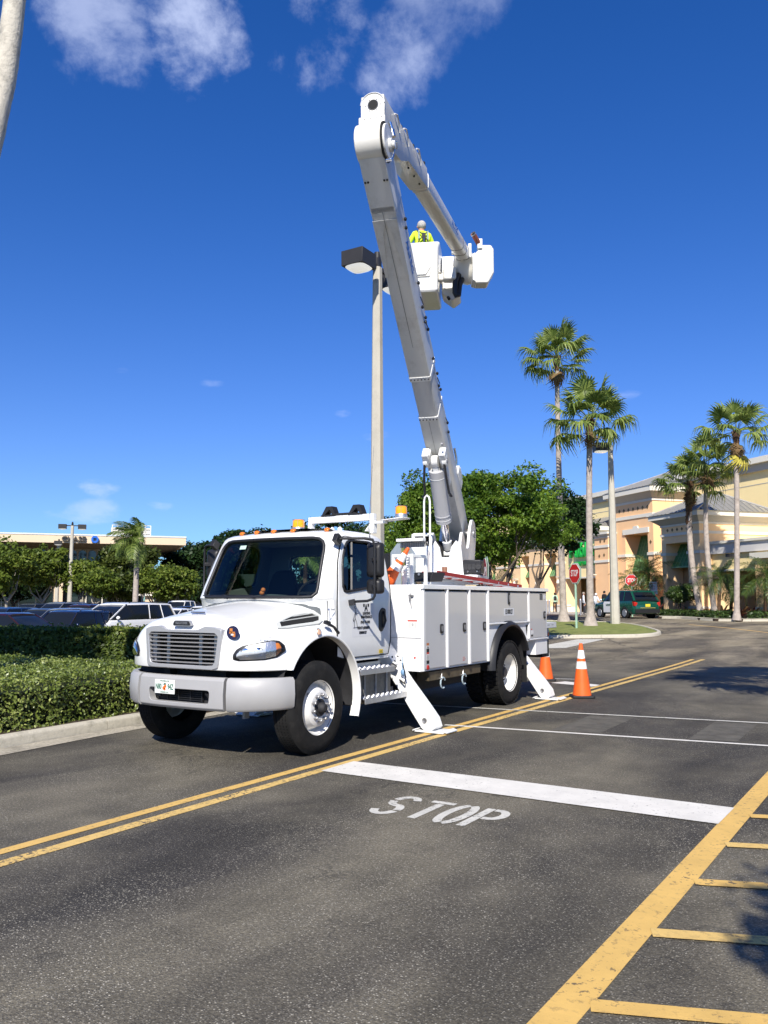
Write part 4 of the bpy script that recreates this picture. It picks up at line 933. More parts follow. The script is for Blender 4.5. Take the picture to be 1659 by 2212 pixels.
for s in (1, -1):
    d = MB(); rs = []
    for t in [i / 9 for i in range(10)]: rs.append([(s * (cw(b[1] + (a[1] - b[1]) * t) + .011 * (1 if t < .95 else 0)), b[0] + (a[0] - b[0]) * t, b[1] + (a[1] - b[1]) * t) for a, b in zip(DN, WN)])
    d.loft(rs, cap=False); dr = d.build('door', WHITE, TR, smooth=60, fix=False)
    tube_loop('door_gap', [(s * (cw(z) + .003), y, z) for y, z in DN], .007, SEAM, dr, 5)
    tube_loop('window_seal', [(s * (cw(z) + .012), y, z) for y, z in WN], .017, BLACK, dr, 6)
    fill(WN, lambda y, z: (s * (cw(z) - .015), y, z), 4, (1.08, 2.12)).build('door_window', GLASSD, dr, smooth=80, fix=False)
    q = MB(); q.bar((s * 1.075, .80, 1.83), (s * .985, .93, 2.43), .022); q.build('window_divider', BLACK, dr)
    q = MB(); q.prism(round_poly([(1.40, 1.32), (1.50, 1.30), (1.575, 1.45), (1.58, 1.60), (1.47, 1.62), (1.395, 1.55)], .05), 'x', s * 1.075, s * 1.096); hd = q.build('door_handle', BLACK, dr, bevel=.008)
    q = MB(); q.tube([(s * 1.10, 1.50, 1.36), (s * 1.125, 1.52, 1.45), (s * 1.105, 1.51, 1.57)], .014, 8); q.build('handle_grip', BLACK, hd)
    # mirrors
    mr = MB(); mr.tube([(s * 1.00, .60, 2.43), (s * 1.05, .62, 2.455), (s * 1.30, .76, 2.455), (s * 1.375, .81, 2.44), (s * 1.395, .825, 2.37), (s * 1.395, .825, 1.76), (s * 1.375, .82, 1.725), (s * 1.30, .81, 1.70), (s * 1.09, .78, 1.69)], .017, 10)
    mr.bar((s * 1.0, .575, 2.40), (s * 1.0, .63, 2.49), .07, .11); mr.bar((s * 1.075, .75, 1.675), (s * 1.14, .78, 1.69), .09, .07); arm = mr.build('mirror_arm', BLACK, TR, bevel=.004)
    for z0, z1 in ((1.985, 2.415), (1.785, 1.965)):
        q = MB(); rg_ = []
        for yy, k in ((.875, .45), (.885, .8), (.915, .98), (.95, 1.0), (.985, .985)):
            rg_.append([(s * (1.328 + px * k), yy, (z0 + z1) / 2 + pz * (k if k > .6 else .7)) for px, pz in rrect(.215, z1 - z0, .045, 4)])
        q.loft(rg_); mh = q.build('mirror', BLACK, arm, smooth=50)
        q = MB(); q.prism([(s * 1.328 + px, (z0 + z1) / 2 + pz) for px, pz in rrect(.19, z1 - z0 - .03, .035, 4)], 'y', .985, .988); q.build('mirror_glass', CHROME, mh)
        q = MB(); q.bar((s * 1.328, .9, (z0 + z1) / 2), (s * 1.395, .825, (z0 + z1) / 2), .045, .05); q.build('mirror_clamp', BLACK, arm, bevel=.006)
    # rungs and steps
    for z, y0, y1 in ((.855, .86, 1.66), (.50, .96, 1.98)):
        q = MB(); q.box(s * .94, s * 1.17, y0, y1, z - .005, z + .012); q.box(s * 1.165, s * 1.178, y0, y1, z - .055, z + .012); q.box(s * .94, s * .955, y0, y1, z, z + .07)
        st = q.build('step', ALU, TR, bevel=.003)
        q = MB(); k = int((y1 - y0) / .06)
        for i in range(k):
            for x in (1.0, 1.06, 1.12): q.lathe([(.019, 0), (.014, .014), (.006, .014)], (s * x + s * .02 * (i % 2), y0 + .04 + i * (y1 - y0 - .06) / k, z + .012), (0, 0, 1), 8)
        q.build('step_tread', ALU, st)
    q = MB(); q.box(s * .62, s * 1.03, .93, 1.80, .42, .84); tk = q.build('battery_box', TANK, TR, bevel=.02)
    q = MB()
    for yy in (1.16, 1.42, 1.68): q.box(s * 1.03, s * 1.042, yy - .02, yy + .02, .43, .84)
    q.box(s * 1.03, s * 1.036, .93, 1.80, .80, .83); q.build('box_strap', STEEL, tk)
tube_loop('rear_window_seal', [(x, 1.765, z) for x, z in ring_by_angle(round_poly([(-.62, 1.93), (.62, 1.93), (.62, 2.33), (-.62, 2.33)], .08), 48)], .016, BLACK, TR)
q = MB(); q.add([(-.62, 1.74, 1.93), (.62, 1.74, 1.93), (.62, 1.74, 2.33), (-.62, 1.74, 2.33)], [(0, 1, 2, 3)]); q.build('rear_window', GLASS, TR, fix=False)
# cab inside
DASH = mat('dashboard_grey', (.10, .11, .115), .7); SEATM = mat('seat_dark', (.03, .032, .035), .8)
q = MB(); rg_ = []
for i in range(9):
    x = -.92 + 1.84 * i / 8; y = fy(x, 1.76) + .04; rg_.append([(x, y, 1.66), (x, y + .02, 1.735), (x, y + .38, 1.755 + .03 * math.cos(x * 4)), (x, y + .46, 1.70), (x, y + .46, 1.3), (x, y, 1.3)])
q.loft(rg_); q.build('dashboard', DASH, TR)
for x in (-.5, .5):
    q = MB(); q.obox((x, 1.15, 1.38), (.25, 0, 0), (0, .25, 0), (0, 0, .07)); q.loft([[(x + px * k, yy, zz + pz * 0) for px, pz in [(-.24, 0), (.24, 0), (.24, .1), (-.24, .1)]] for k, yy, zz in ((1, 1.36, 1.42),)], cap=False) if False else None
    q.loft([[(x + a * w_, 1.36 + t * .12 + b * .055, 1.40 + t * .72) for a, b in ((-1, -1), (1, -1), (1, 1), (-1, 1))] for t, w_ in ((0, .24), (.5, .25), (.75, .22), (.93, .17), (1.0, .10))]); q.build('seat', SEATM, TR, bevel=.03)
q = MB(); q.tube([(.5 + .22 * math.cos(a), .78 + .10 * math.sin(a), 1.80 + .17 * math.sin(a)) for a in [2 * math.pi * i / 24 for i in range(24)]], .014, 6, closed=True); q.bar((.5, .75, 1.78), (.5, .55, 1.68), .05); q.bar((.29, .78, 1.8), (.71, .78, 1.8), .03); q.build('steering_wheel', BLACK, TR)
q = MB()
for x, y in ((-.33, .45), (.12, .40)):
    q.tube([(x, fy(x, 1.74) - .03, 1.728), (x - .35, fy(x - .35, 1.765) - .012, 1.768)], .009, 6); q.tube([(x - .60, fy(x - .6, 1.77) - .006, 1.772), (x - .05, fy(x, 1.77) - .006, 1.765)], .007, 6)
q.build('wiper', BLACK, TR)
q = MB(); q.add([(x, fy(x, z) - .0005, z) for x, z in ((-.46, 2.36), (-.34, 2.36), (-.34, 2.41), (-.46, 2.41))], [(0, 1, 2, 3)]); q.build('windscreen_sticker', mat('sticker_mint', (.45, .6, .5), .5), TR)
q = MB(); q.ell((-.02, .42, 1.80), .035, .03, .03); q.ell((.0, .42, 1.835), .03); q.build('dash_toy', mat('toy_orange', (.6, .16, .04), .6), TR)
# lettering on the near door
dsg = MB(); dsg.add([(1.0925, y, z) for y, z in ((.79, 1.262), (1.295, 1.262), (1.295, 1.672), (.79, 1.672))], [(0, 1, 2, 3)]); SG = dsg.build('door_sign', mat('magnet_sign', (.72, .72, .72), .45), TR, fix=False, smooth=0)
def dtext(s_, y, z, h, sx, b=.0012): return text(s_, h, face((1.0945, y, z), (0, 1, 0), (0, 0, 1)), LETTER, SG, 'sign_lettering', sx=sx, bold=b)
dtext('"A"', 1.10, 1.612, .115, .85, .004); dtext('LIGHTING', 1.11, 1.545, .048, .78); dtext('MAINTENANCE', 1.11, 1.500, .048, .74)
dtext('(954) 776-5835', 1.085, 1.437, .045, .76, .0005); dtext('USDOT #2920876', 1.045, 1.368, .045, .80); dtext('ES0000127', 1.03, 1.310, .045, .82)
q = MB()                                              # small line drawing of a walking workman with a lamp
for P in ([(.86, 1.60), (.865, 1.55), (.855, 1.49)], [(.865, 1.56), (.84, 1.53), (.83, 1.50)], [(.865, 1.56), (.90, 1.545), (.925, 1.55)], [(.855, 1.49), (.835, 1.43), (.84, 1.375)], [(.855, 1.49), (.89, 1.44), (.905, 1.38)], [(.82, 1.372), (.925, 1.378)], [(.83, 1.50), (.812, 1.47), (.818, 1.445), (.83, 1.47)]):
    q.tube([(1.094, y, z) for y, z in P], .0028, 5)
q.tube([(1.094, .862 + .018 * math.cos(a), 1.622 + .02 * math.sin(a)) for a in [i * math.pi / 6 for i in range(12)]], .0028, 5, closed=True); q.build('sign_drawing', LETTER, SG)
q = MB(); q.box(1.092, 1.0935, 1.41, 1.50, 1.035, 1.085); yd = q.build('yellow_decal', mat('decal_yellow', (.62, .45, .03), .5), TR)
q = MB(); q.box(1.0935, 1.0942, 1.42, 1.49, 1.06, 1.066); q.box(1.0935, 1.0942, 1.42, 1.49, 1.046, 1.05); q.build('decal_print', LETTER, yd)
text('Global', .034, face((1.084, .39, 1.60), (0, 1, 0), (0, 0, 1)), mat('logo_grey', (.25, .27, .3), .5), TR, 'small_lettering', sx=.9)
q = MB(); q.lathe([(0, .002), (.014, .002), (.014, 0)], (1.083, .315, 1.60), (1, 0, 0), 14); q.build('small_logo', mat('logo_blue', (.05, .12, .35), .5), TR)
q = MB()
for s in (1, -1): q.bar((s * 1.083, .285, 1.44), (s * 1.083, .285, 1.70), .006)
q.build('cowl_gap', SEAM, TR)
# roof: marker lamps, beacons, rack
for x in (-.62, -.32, -.02, .28, .74):
    q = MB(); q.ell((x, .66 + .10 * (abs(x) / .7) ** 2 - .02, 2.583), .044, .038, .028, 12, 8); m_ = q.build('roof_marker', AMBER, TR)
    q = MB(); q.ell((x, .685 + .10 * (abs(x) / .7) ** 2 - .02, 2.577), .066, .055, .022, 12, 6); q.build('marker_base', BLACK, m_)
def beacon(p):
    q = MB(); q.lathe([(.082, 0), (.084, .03), (.075, .05)], p, (0, 0, 1), 20); q.lathe([(0, 0), (.082, 0)], p, (0, 0, 1), 20); r = q.build('beacon', ALU, TR)
    q = MB(); q.lathe([(.072, .045), (.078, .06), (.076, .135), (.06, .15), (0, .152)], p, (0, 0, 1), 20); q.build('beacon_lens', mat('beacon_amber', (.95, .36, .02), .15, trans=.3, coat=.5, emit=(1, .42, .02), es=.30), r)
    q = MB(); q.lathe([(0.0, .05), (.03, .05), (.03, .12), (0, .12)], p, (0, 0, 1), 10); q.build('beacon_lamp', mat('beacon_core', (.9, .6, .05), .3, emit=(1, .45, .02), es=.8), r)
    q = MB()
    for i in range(6): a = i * math.pi / 3; q.tube([(p[0] + .084 * math.cos(a), p[1] + .084 * math.sin(a), p[2] + z) for z in (.02, .15)], .003, 4)
    q.tube([(p[0] + .084 * math.cos(a), p[1] + .084 * math.sin(a), p[2] + .15) for a in [i * math.pi / 8 for i in range(16)]], .003, 4, closed=True); q.build('beacon_guard', STEEL, r)
beacon((.06, 1.05, 2.615)); beacon((1.24, 1.72, 2.79))
q = MB(); q.box(-.25, .84, 1.67, 1.75, 2.775, 2.865); q.box(-.25, -.19, 1.66, 1.76, 2.60, 2.78); q.box(.78, .84, 1.66, 1.76, 2.60, 2.78); q.prism([(1.66, 2.72), (1.66, 2.62), (1.55, 2.62)], 'x', .77, .79)
q.box(.84, 1.02, 1.68, 1.74, 2.725, 2.76); q.obox((1.16, 1.71, 2.772), (.17, 0, .01), (0, .10, 0), (0, 0, .008)); q.build('boom_rest', WHITE, TR, bevel=.008)
for x in (-.02 + .12, .55):
    q = MB(); q.loft([[(x - .12, yy, 2.865), (x + .12, yy, 2.865), (x + .065, yy, 3.0), (x - .035, yy, 3.0)] for yy in (1.66, 1.78)]); o = q.build('rest_pad', RUBBER, TR, smooth=0); h_ = MB(); h_.prism([(x - .06, 2.885), (x + .07, 2.885), (x + .02, 2.96)], 'y', 1.5, 1.9); cut_at(o, [h_])
q = MB(); q.bar((.15, 1.72, 2.885), (.55, 1.72, 2.885), .1, .03); q.build('rest_strip', RUBBER, TR)
q = MB()
for x in (.42, .50, .62): q.lathe([(.03, 0), (.03, .03), (.01, .05), (0, .05)], (x, 1.2, 2.61), (0, 0, 1), 10)
q.build('roof_fitting', WHITE, TR)
q = MB(); q.tube([(1.33, .82, 2.44), (1.325, .80, 2.62), (1.36, .86, 3.6)], [.009, .004, .002], 6); q.build('antenna', STEEL, TR)
# ---------------------------------------------------------------- wheels
def tyre_prof(Rr, wd, rib):
    h = wd / 2; P = [(.29, -h + .02), (.31, -h), (.40, -h - .006), (.46, -h + .004), (Rr - .035, -h + .016), (Rr - .012, -h + .03)]
    if rib:
        n = 5; w_ = (wd - .06) / n
        for i in range(n): x = -h + .03 + i * w_; P += [(Rr, x + .004), (Rr, x + w_ - .006)] + ([(Rr - .013, x + w_ - .005), (Rr - .013, x + w_ + .003)] if i < n - 1 else [])
    else: P += [(Rr - .012, -h + .03), (Rr - .012, h - .03)]
    return P + [(Rr - .012, h - .03), (Rr - .035, h - .016), (.46, h - .004), (.40, h + .006), (.31, h), (.29, h - .02)]
def wheel(y, x, side, dish, rib=True, Rr=.515, wd=.275, nuts=True, name='wheel'):
    """x: plane of the outer sidewall; dish<0 = rim face set deep inside"""
    r = empty(name, (x - side * wd / 2, y, Rr)); r.parent = TR; r.location = Vector((x - side * wd / 2, y, Rr)) - TR.location
    c = (x - side * wd / 2, y, Rr); q = MB(); q.lathe(tyre_prof(Rr, wd, rib), c, (side, 0, 0), 72)
    if not rib:
        for i in range(46):
            for row, (a, b_) in enumerate(((-.125, -.055), (-.05, .05), (.055, .125))):
                t = 2 * math.pi * (i + .5 * (row % 2)) / 46; d = Vector((0, math.cos(t), math.sin(t))); tt = Vector((0, -math.sin(t), math.cos(t))); q.obox(Vector(c) + d * (Rr - .006) + Vector(((a + b_) / 2 * side, 0, 0)), Vector(((b_ - a) / 2 * side, 0, 0)) + tt * (.006 if row % 2 else -.006), tt * .0262, d * .009)
    else:
        for i in range(90):
            t = 2 * math.pi * i / 90; d = Vector((0, math.cos(t), math.sin(t))); tt = Vector((0, -math.sin(t), math.cos(t)))
            for xx in (-.075, -.027, .021, .069): q.obox(Vector(c) + d * (Rr - .0015) + Vector((xx * side, 0, 0)), Vector((.010, 0, 0)), tt * .006, d * .0022)
    q.build('tyre', TYRE, r, smooth=28, fix=False)
    h = wd / 2 - .015; q = MB()
    if dish > 0: prof = [(.292, h), (.302, h + .012), (.296, h - .006), (.275, h - .03), (.262, h - .10), (.245, h - .09), (.205, h + .005), (.175, h + .022), (.165, h + .024), (.10, h + .024), (.10, h + .0), (0, h)]
    else: prof = [(.296, h), (.306, h + .012), (.300, h - .006), (.282, h - .03), (.272, h - .20), (.235, h - .215), (.19, h - .19), (.17, h - .17), (.11, h - .17), (.11, h - .11), (0, h - .10)]
    q.lathe(prof, c, (side, 0, 0), 56); rim = q.build('rim', RIMW, r, smooth=35, fix=False)
    if nuts:
        off = (h + .024) if dish > 0 else (h - .17); mm = STEEL if dish > 0 else DARK; mn = None
        for i in range(10):
            a = 2 * math.pi * (i + .3) / 10; p = Vector(c) + Vector((side * off, math.cos(a) * .142, math.sin(a) * .142))
            if mn is None:
                q = MB(); q.lathe([(.021, 0), (.021, .012), (.017, .014), (.017, .038), (.013, .046), (0, .047)], (0, 0, 0), (side, 0, 0), 6); mn = q.mesh('wheel_nut', mm, 20)
            link('wheel_nut', mn, rim, p)
        q = MB(); q.lathe([(.098, 0), (.098, .012), (.062, .016), (.06, .05), (.045, .075), (.035, .085), (0, .087)] if dish > 0 else [(.105, 0), (.10, .06), (.07, .10), (.0, .105)], Vector(c) + Vector((side * (off - .002), 0, 0)), (side, 0, 0), 20); q.build('hub', DARK if dish < 0 else CHASS, rim)
        if dish > 0:
            q = MB()
            for i in range(2): a = R(135 + 180 * i); q.lathe([(0, 0), (.034, 0)], Vector(c) + Vector((side * (h - .028), math.cos(a) * .2, math.sin(a) * .2)), (side, 0, 0), 14)
            q.build('hand_hole', SEAM, rim, fix=False)
    return r
for s in (1, -1):
    wheel(0, s * 1.185, s, 1); wheel(5.29, s * 1.225, s, -1, rib=False, Rr=.52, wd=.27); wheel(5.29, s * .90, s, -1, rib=False, Rr=.52, wd=.27, nuts=False)
# ---------------------------------------------------------------- chassis
q = MB()
for s in (1, -1): q.box(s * .38, s * .47, -.75, 7.45, .78, 1.02)
for y in (-.6, 1.9, 3.4, 4.6, 6.2, 7.2): q.box(-.38, .38, y - .05, y + .05, .80, 1.0)
q.cyl((-1.0, 0, .50), (1.0, 0, .50), .06, n=12); q.cyl((-.95, 5.29, .52), (.95, 5.29, .52), .09, n=12); q.ell((0, 5.29, .52), .22, .24, .22); q.cyl((0, .9, .62), (0, 5.2, .56), .05, n=10)
q.box(-.36, .36, -.55, .9, .52, 1.1); q.box(-.9, .9, -.56, -.3, .60, .86); q.cyl((-.75, 2.2, .62), (-.75, 3.4, .62), .2, n=16); q.box(.5, .95, 2.5, 4.2, .45, .72); q.box(-.7, .7, 2.0, 2.2, .70, 1.05)
q.build('chassis', CHASS, TR)
q = MB(); q.box(.50, .53, -.50, -.42, .40, .50); q.build('chassis_label', mat('label_grey', (.45, .45, .45), .6), TR)
# ---------------------------------------------------------------- service body
for s in (1, -1):
    q = MB(); q.box(*(sorted((s * .72, s * 1.22))), 2.29, 7.00, .745, 1.86); sb = q.build('side_locker', BODYW, TR, smooth=0)
    a = MB(); a.cyl((s * .5, 5.23, .60), (s * 1.6, 5.23, .60), .705, n=48); b = MB(); b.box(*(sorted((s * .5, s * 1.6))), 5.6, 6.44, .5, 1.0); b2 = MB(); b2.box(*(sorted((s * .5, s * 1.6))), 5.22, 5.9, .5, .9)
    cut_at(sb, [a, b])
    q = MB(); q.box(*sorted((s * .70, s * 1.262)), 2.27, 7.03, 1.86, 1.922); q.build('locker_top', BODYW, sb, bevel=.006)
    if s < 0: continue
    DR = [(2.36, 2.96, .775, 1.835, 2.83, 1.31), (3.05, 3.67, .775, 1.835, 3.55, 1.31), (3.78, 4.34, .775, 1.835, 4.25, 1.31), (4.44, 6.04, 1.365, 1.835, 5.22, 1.735), (6.14, 6.94, 1.05, 1.835, 6.83, 1.44)]
    DM = mat('locker_door_shade_grey', (.47, .47, .475), .32, coat=.35, var=.02, vscale=1.5)  # white doors greyed in the base colour to imitate grazing sun
    for i, (y0, y1, z0, z1, hy, hz) in enumerate(DR):
        q = MB()
        if i == 2: q.prism([(y0, z0), (y1, z0), (y1, z1), (y0, z1)], 'x', 1.222, 1.240)
        else: q.box(1.222, 1.240, y0, y1, z0, z1)
        d = q.build('locker_door', DM, sb, bevel=.005)
        q = MB(); hw, hh_ = (.045, .065) if i != 3 else (.035, .10)
        q.prism([(hy + u, hz + v) for u, v in rrect(hw * 2, hh_ * 2, .022, 3)], 'x', 1.24, 1.256); h = q.build('latch_handle', BLACK, d, bevel=.004)
        q = MB(); q.prism([(hy + u, hz + v) for u, v in rrect(hw * 1.1, hh_ * 1.2, .014, 3)], 'x', 1.256, 1.262); q.build('latch_pull', STEEL, h, bevel=.002)
        q = MB(); q.tube([(1.2405, y0 + .0, z0), (1.2405, y1, z0), (1.2405, y1, z1), (1.2405, y0, z1)], .004, 4, closed=True)
    q = MB()
    for y in (3.005, 3.725, 4.39): q.box(1.222, 1.262, y - .021, y + .021, .76, 1.86)
    for y in (6.09,): q.box(1.222, 1.255, y - .017, y + .017, 1.04, 1.86)
    q.box(1.222, 1.25, 2.295, 2.335, .75, 1.86); q.box(1.222, 1.262, 4.42, 6.08, 1.325, 1.35); q.box(1.222, 1.25, 6.1, 7.0, 1.015, 1.035); q.build('locker_trim', BODYW, sb, bevel=.004)
    q = MB()
    for y0, y1 in ((2.34, 2.97), (3.04, 3.69), (3.76, 4.36), (4.42, 6.06), (6.12, 6.98)): q.box(1.2212, 1.2225, y0, y1, 1.836, 1.86)
    for y in (2.345, 2.975, 3.04, 3.69, 3.765, 4.355, 6.06, 6.12, 6.96): q.box(1.2212, 1.2228, y - .012, y + .012, .78 if y < 4.4 else 1.36 if y < 6.1 else 1.04, 1.84)
    q.build('door_shadow_gap', SEAM, sb)
    fl = MB(); rg_ = []
    for i in range(29):
        a = R(-8 + 196 * i / 28); cy, cz = 5.23, .62; ro, ri_ = .785, .69; P = lambda r, x: (x, cy - r * math.cos(a), cz + r * math.sin(a) * .96 - (.0)); rg_.append([P(ri_, 1.20), P(ri_, 1.295), P(ri_ + .03, 1.31), P(ro - .02, 1.27), P(ro, 1.223), P(ro, 1.20)])
    rg_ = rg_[1:25]; fl.loft(rg_); fl.build('wheel_flare', BLACK, TR, smooth=50)
    q = MB(); P1 = [(s * .60, 5.23 - .70 * math.cos(R(a)), .60 + .70 * math.sin(R(a))) for a in range(0, 181, 10)]; P2 = [(s * 1.2, p[1], p[2]) for p in P1]; k = len(P1)
    q.add(P1 + P2, [(i, i + 1, k + i + 1, k + i) for i in range(k - 1)]); q.build('rear_wheel_well', CHASS, TR, fix=False)
    q = MB(); q.box(1.2405, 1.2415, 5.02, 5.43, 1.455, 1.575); rp = q.build('number_panel', mat('label_pale', (.66, .66, .66), .5), TR)
    text('ES 0000127', .105, face((1.243, 5.225, 1.515), (0, 1, 0), (0, 0, 1)), LETTER, rp, 'plate_lettering', sx=.60, bold=.002)
    def sticker(y, z, w_, h_, col, name='warning_sticker', x=1.2415):
        q = MB(); q.box(x - .001, x, y, y + w_, z, z + h_); return q.build(name, col, TR)
    WH = mat('sticker_white', (.68, .67, .65), .5); RD = mat('sticker_red', (.50, .05, .03), .5); OR = mat('sticker_rust', (.45, .16, .05), .5); BK = LETTER
    X2 = 1.2525
    sticker(2.395, 1.09, .07, .035, OR); sticker(2.395, 1.05, .07, .04, WH); sticker(2.395, 1.0, .07, .05, BK); sticker(2.395, .975, .07, .025, RD); sticker(2.395, .89, .07, .085, WH); sticker(2.395, .845, .07, .045, BK)
    q = MB(); q.box(1.2416, 1.243, 2.415, 2.425, .895, .965); q.box(1.2416, 1.243, 2.445, 2.452, .895, .965); q.ell((1.2425, 2.43, 1.068), .002, .018, .014); q.build('sticker_figure', BK, TR)
    q = MB(); q.lathe([(0, .01), (.03, .008), (.036, 0)], (1.2405, 2.43, .795), (1, 0, 0), 16); q.build('red_reflector', REDL, TR)
    sticker(6.50 + .12, 1.71, .14, .11, BK); sticker(6.18, 1.11, .05, .07, WH); sticker(6.18, 1.19, .05, .02, RD); sticker(6.18, 1.075, .09, .03, BK); sticker(6.24, 1.12, .05, .06, WH); sticker(6.79, 1.73, .10, .07, WH)
    q = MB()
    for i in range(5): q.box(1.2416, 1.2424, 6.63, 6.75, 1.72 + i * .019, 1.725 + i * .019)
    q.build('sticker_print', mat('print_grey', (.4, .4, .4), .5), TR)
    for z, w_ in ((.865, .07), (.84, .09), (.82, .06)):
        q = MB(); q.box(1.2405, 1.2412, 3.50, 3.50 + w_, z, z + .01); q.build('small_print', mat('print_red', (.5, .15, .12), .5), TR)
# bulkhead, floor, tail
q = MB(); q.box(-1.22, 1.222, 2.262, 2.29, .745, 1.92); q.build('bulkhead', BODYW, TR, bevel=.008)
q = MB(); q.box(-1.22, 1.225, 2.255, 2.262, 1.195, 1.20); q.build('bulkhead_seam', STEEL, TR)
sg = MB(); sg.box(1.02, 1.17, 2.2595, 2.2615, 1.32, 1.44); SW = sg.build('warning_sheet', WH, TR)
q = MB(); q.box(1.02, 1.17, 2.258, 2.2595, 1.42, 1.44); q.build('warning_header', RD, SW)
q = MB()
for i in range(6): q.box(1.03, 1.075, 2.258, 2.2595, 1.335 + i * .013, 1.339 + i * .013); q.box(1.125, 1.165, 2.258, 2.2595, 1.335 + i * .013, 1.339 + i * .013)
q.ell((1.10, 2.259, 1.375), .016, .002, .022); q.build('warning_print', mat('print_grey', (0, 0, 0)), SW)
q = MB(); q.tube([(1.07, 2.25, 1.80), (1.075, 2.235, 1.72), (1.09, 2.245, 1.60)], [.012, .009, .004], 6); q.box(1.05, 1.12, 2.23, 2.26, 1.76, 1.78); q.box(1.055, 1.08, 2.235, 2.26, 1.70, 1.745); q.build('hanging_pin', STEEL, TR)
q = MB(); q.lathe([(0, .006), (.012, .006), (.016, 0)], (1.13, 2.262, .93), (0, -1, 0), 12); q.build('front_reflector', REDL, TR)
q = MB(); q.box(-.72, .72, 2.29, 7.0, 1.10, 1.16); q.box(-1.22, 1.21, 6.98, 7.0, 1.04, 1.86); q.build('bed_floor', BODYW, TR)
q = MB(); q.box(-1.20, 1.20, 7.0, 7.56, 1.19, 1.30); q.box(-1.1, 1.1, 7.0, 7.42, .98, 1.19); tl = q.build('tail_shelf', mat('tail_grey', (.52, .53, .54), .5, var=.05), TR, bevel=.008)
q = MB()
for y in (7.1, 7.3): q.box(1.1995, 1.2015, y, y + .1, 1.245, 1.252)
q.build('shelf_slot', SEAM, tl)
q = MB(); q.box(.80, 1.10, 7.05, 7.40, .66, .98); q.build('tail_box', CHASS, TR); q = MB(); q.lathe([(0, .01), (.035, .01), (.04, 0)], (1.10, 7.38, 1.07), (1, 0, 0), 14); q.build('tail_reflector', REDL, TR)
q = MB(); q.box(.94, 1.20, 6.28, 6.30, .40, 1.0) if False else q.box(.90, 1.21, 6.02, 6.035, .30, 1.0); q.build('mud_flap', RUBBER, TR)
q = MB(); q.prism([(5.98, 1.28), (6.07, 1.28), (6.05, 1.18), (6.02, 1.10)], 'x', 1.2215, 1.224); q.build('triangle_slot', SEAM, TR)
q = MB()
for y in (2.98, 3.66):
    q.bar((1.16, y, .76), (1.20, y - .08, .62), .012); q.tube([(1.20, y - .12, .615), (1.20, y - .05, .60)], .010, 6)
q.build('hook', ALU, TR)
for y in (2.98, 3.66):
    q = MB(); q.tube([(1.20 + .0, y - .04 + .07 * math.cos(a), .545 + .075 * math.sin(a)) for a in [math.pi * (.15 + 1.5 * i / 14) for i in range(15)]], .011, 6); q.build('rope_loop', mat('rope_pale_blue', (.38, .47, .52), .8, var=.4, vscale=60), TR)
q = MB(); q.box(1.0, 1.19, 2.55, 4.2, .60, .72); q.build('side_tray', mat('tray_bronze', (.12, .095, .06), .5, metal=.4, var=.3, vscale=6), TR)
# ---------------------------------------------------------------- outriggers
def outrigger(y, s, top, foot, w_=.23, name='outrigger'):
    top = Vector((s * top[0], y, top[1])); foot = Vector((s * foot, y, .03)); d = (foot - top).normalized(); n = Vector((-d.z, 0, d.x)) * (1 if s > 0 else 1); L = (foot - top).length
    q = MB(); mid = top + d * L * .40; q.obox((top + mid) / 2, d * (mid - top).length / 2, Vector((0, w_ / 2 + .015, 0)), n * .085); r = q.build('outrigger_sleeve', WHITE, TR, bevel=.008)
    q = MB(); k = []
    for t, hh in ((.30, .070), (.55, .075), (.80, .095), (.93, .10), (1.0, .06)):
        c = top + d * L * t; k.append([c + Vector((0, w_ / 2, 0)) + n * hh, c + Vector((0, w_ / 2, 0)) - n * hh, c - Vector((0, w_ / 2, 0)) - n * hh, c - Vector((0, w_ / 2, 0)) + n * hh])
    q.loft([[tuple(p) for p in a] for a in k]); leg = q.build('outrigger_leg', WHITE2, TR, bevel=.006)
    q = MB(); fx = foot.x; q.loft([[(fx + s * a, y + b_ * .5, z) for a, b_ in ((-.22, -.34), (.20, -.34), (.20, .34), (-.22, .34))] for z in (.012, .030)]); q.obox((fx - s * .235, y, .035), (.03, 0, .012), (0, .15, 0), (0, 0, .008)); q.obox((fx + s * .215, y, .035), (.03, 0, -.010), (0, .15, 0), (0, 0, .008)); q.build('outrigger_foot', WHITE2, TR, bevel=.004)
    c = foot - d * .16
    q = MB(); q.lathe([(0, .006), (.016, .006), (.032, .012), (.036, 0)], (c.x, y - w_ / 2, c.z), (0, -1, 0), 16); q.build('pivot_pin', STEEL, TR)
    q = MB()
    for t in (.33, .37):
        for b_ in (-.07, .07): p = top + d * L * t + n * .087 * s * 1 + Vector((0, b_, 0)); q.lathe([(0, .012), (.012, .012), (.014, 0)], p, n, 8)
    q.build('sleeve_bolt', DARK, TR); return leg
for s in (1, -1):
    outrigger(2.08, s, (.52, 1.32), 1.54); outrigger(6.30, s, (.62, 1.20), 1.52)
q = MB(); q.box(-.72, .72, 1.95, 2.21, .95, 1.2); q.box(-.74, .74, 6.16, 6.44, .95, 1.1); q.build('outrigger_beam', WHITE2, TR)
q = MB(); q.ell((1.14, 1.93, .76), .035, .03, .045); q.tube([(1.12, 1.94, .97), (1.13, 1.93, .78)], .006, 5); q.build('blue_fitting', mat('fitting_blue', (.18, .32, .5), .4), TR)
q = MB(); q.tube([(1.12, 1.95, .88), (1.20, 1.90, .70), (1.18, 1.90, .62), (1.08, 1.94, .66)], .010, 6); q.cyl((1.0, 1.86, .86), (1.06, 1.88, .82), .035); q.build('hydraulic_line', BLACK, TR)
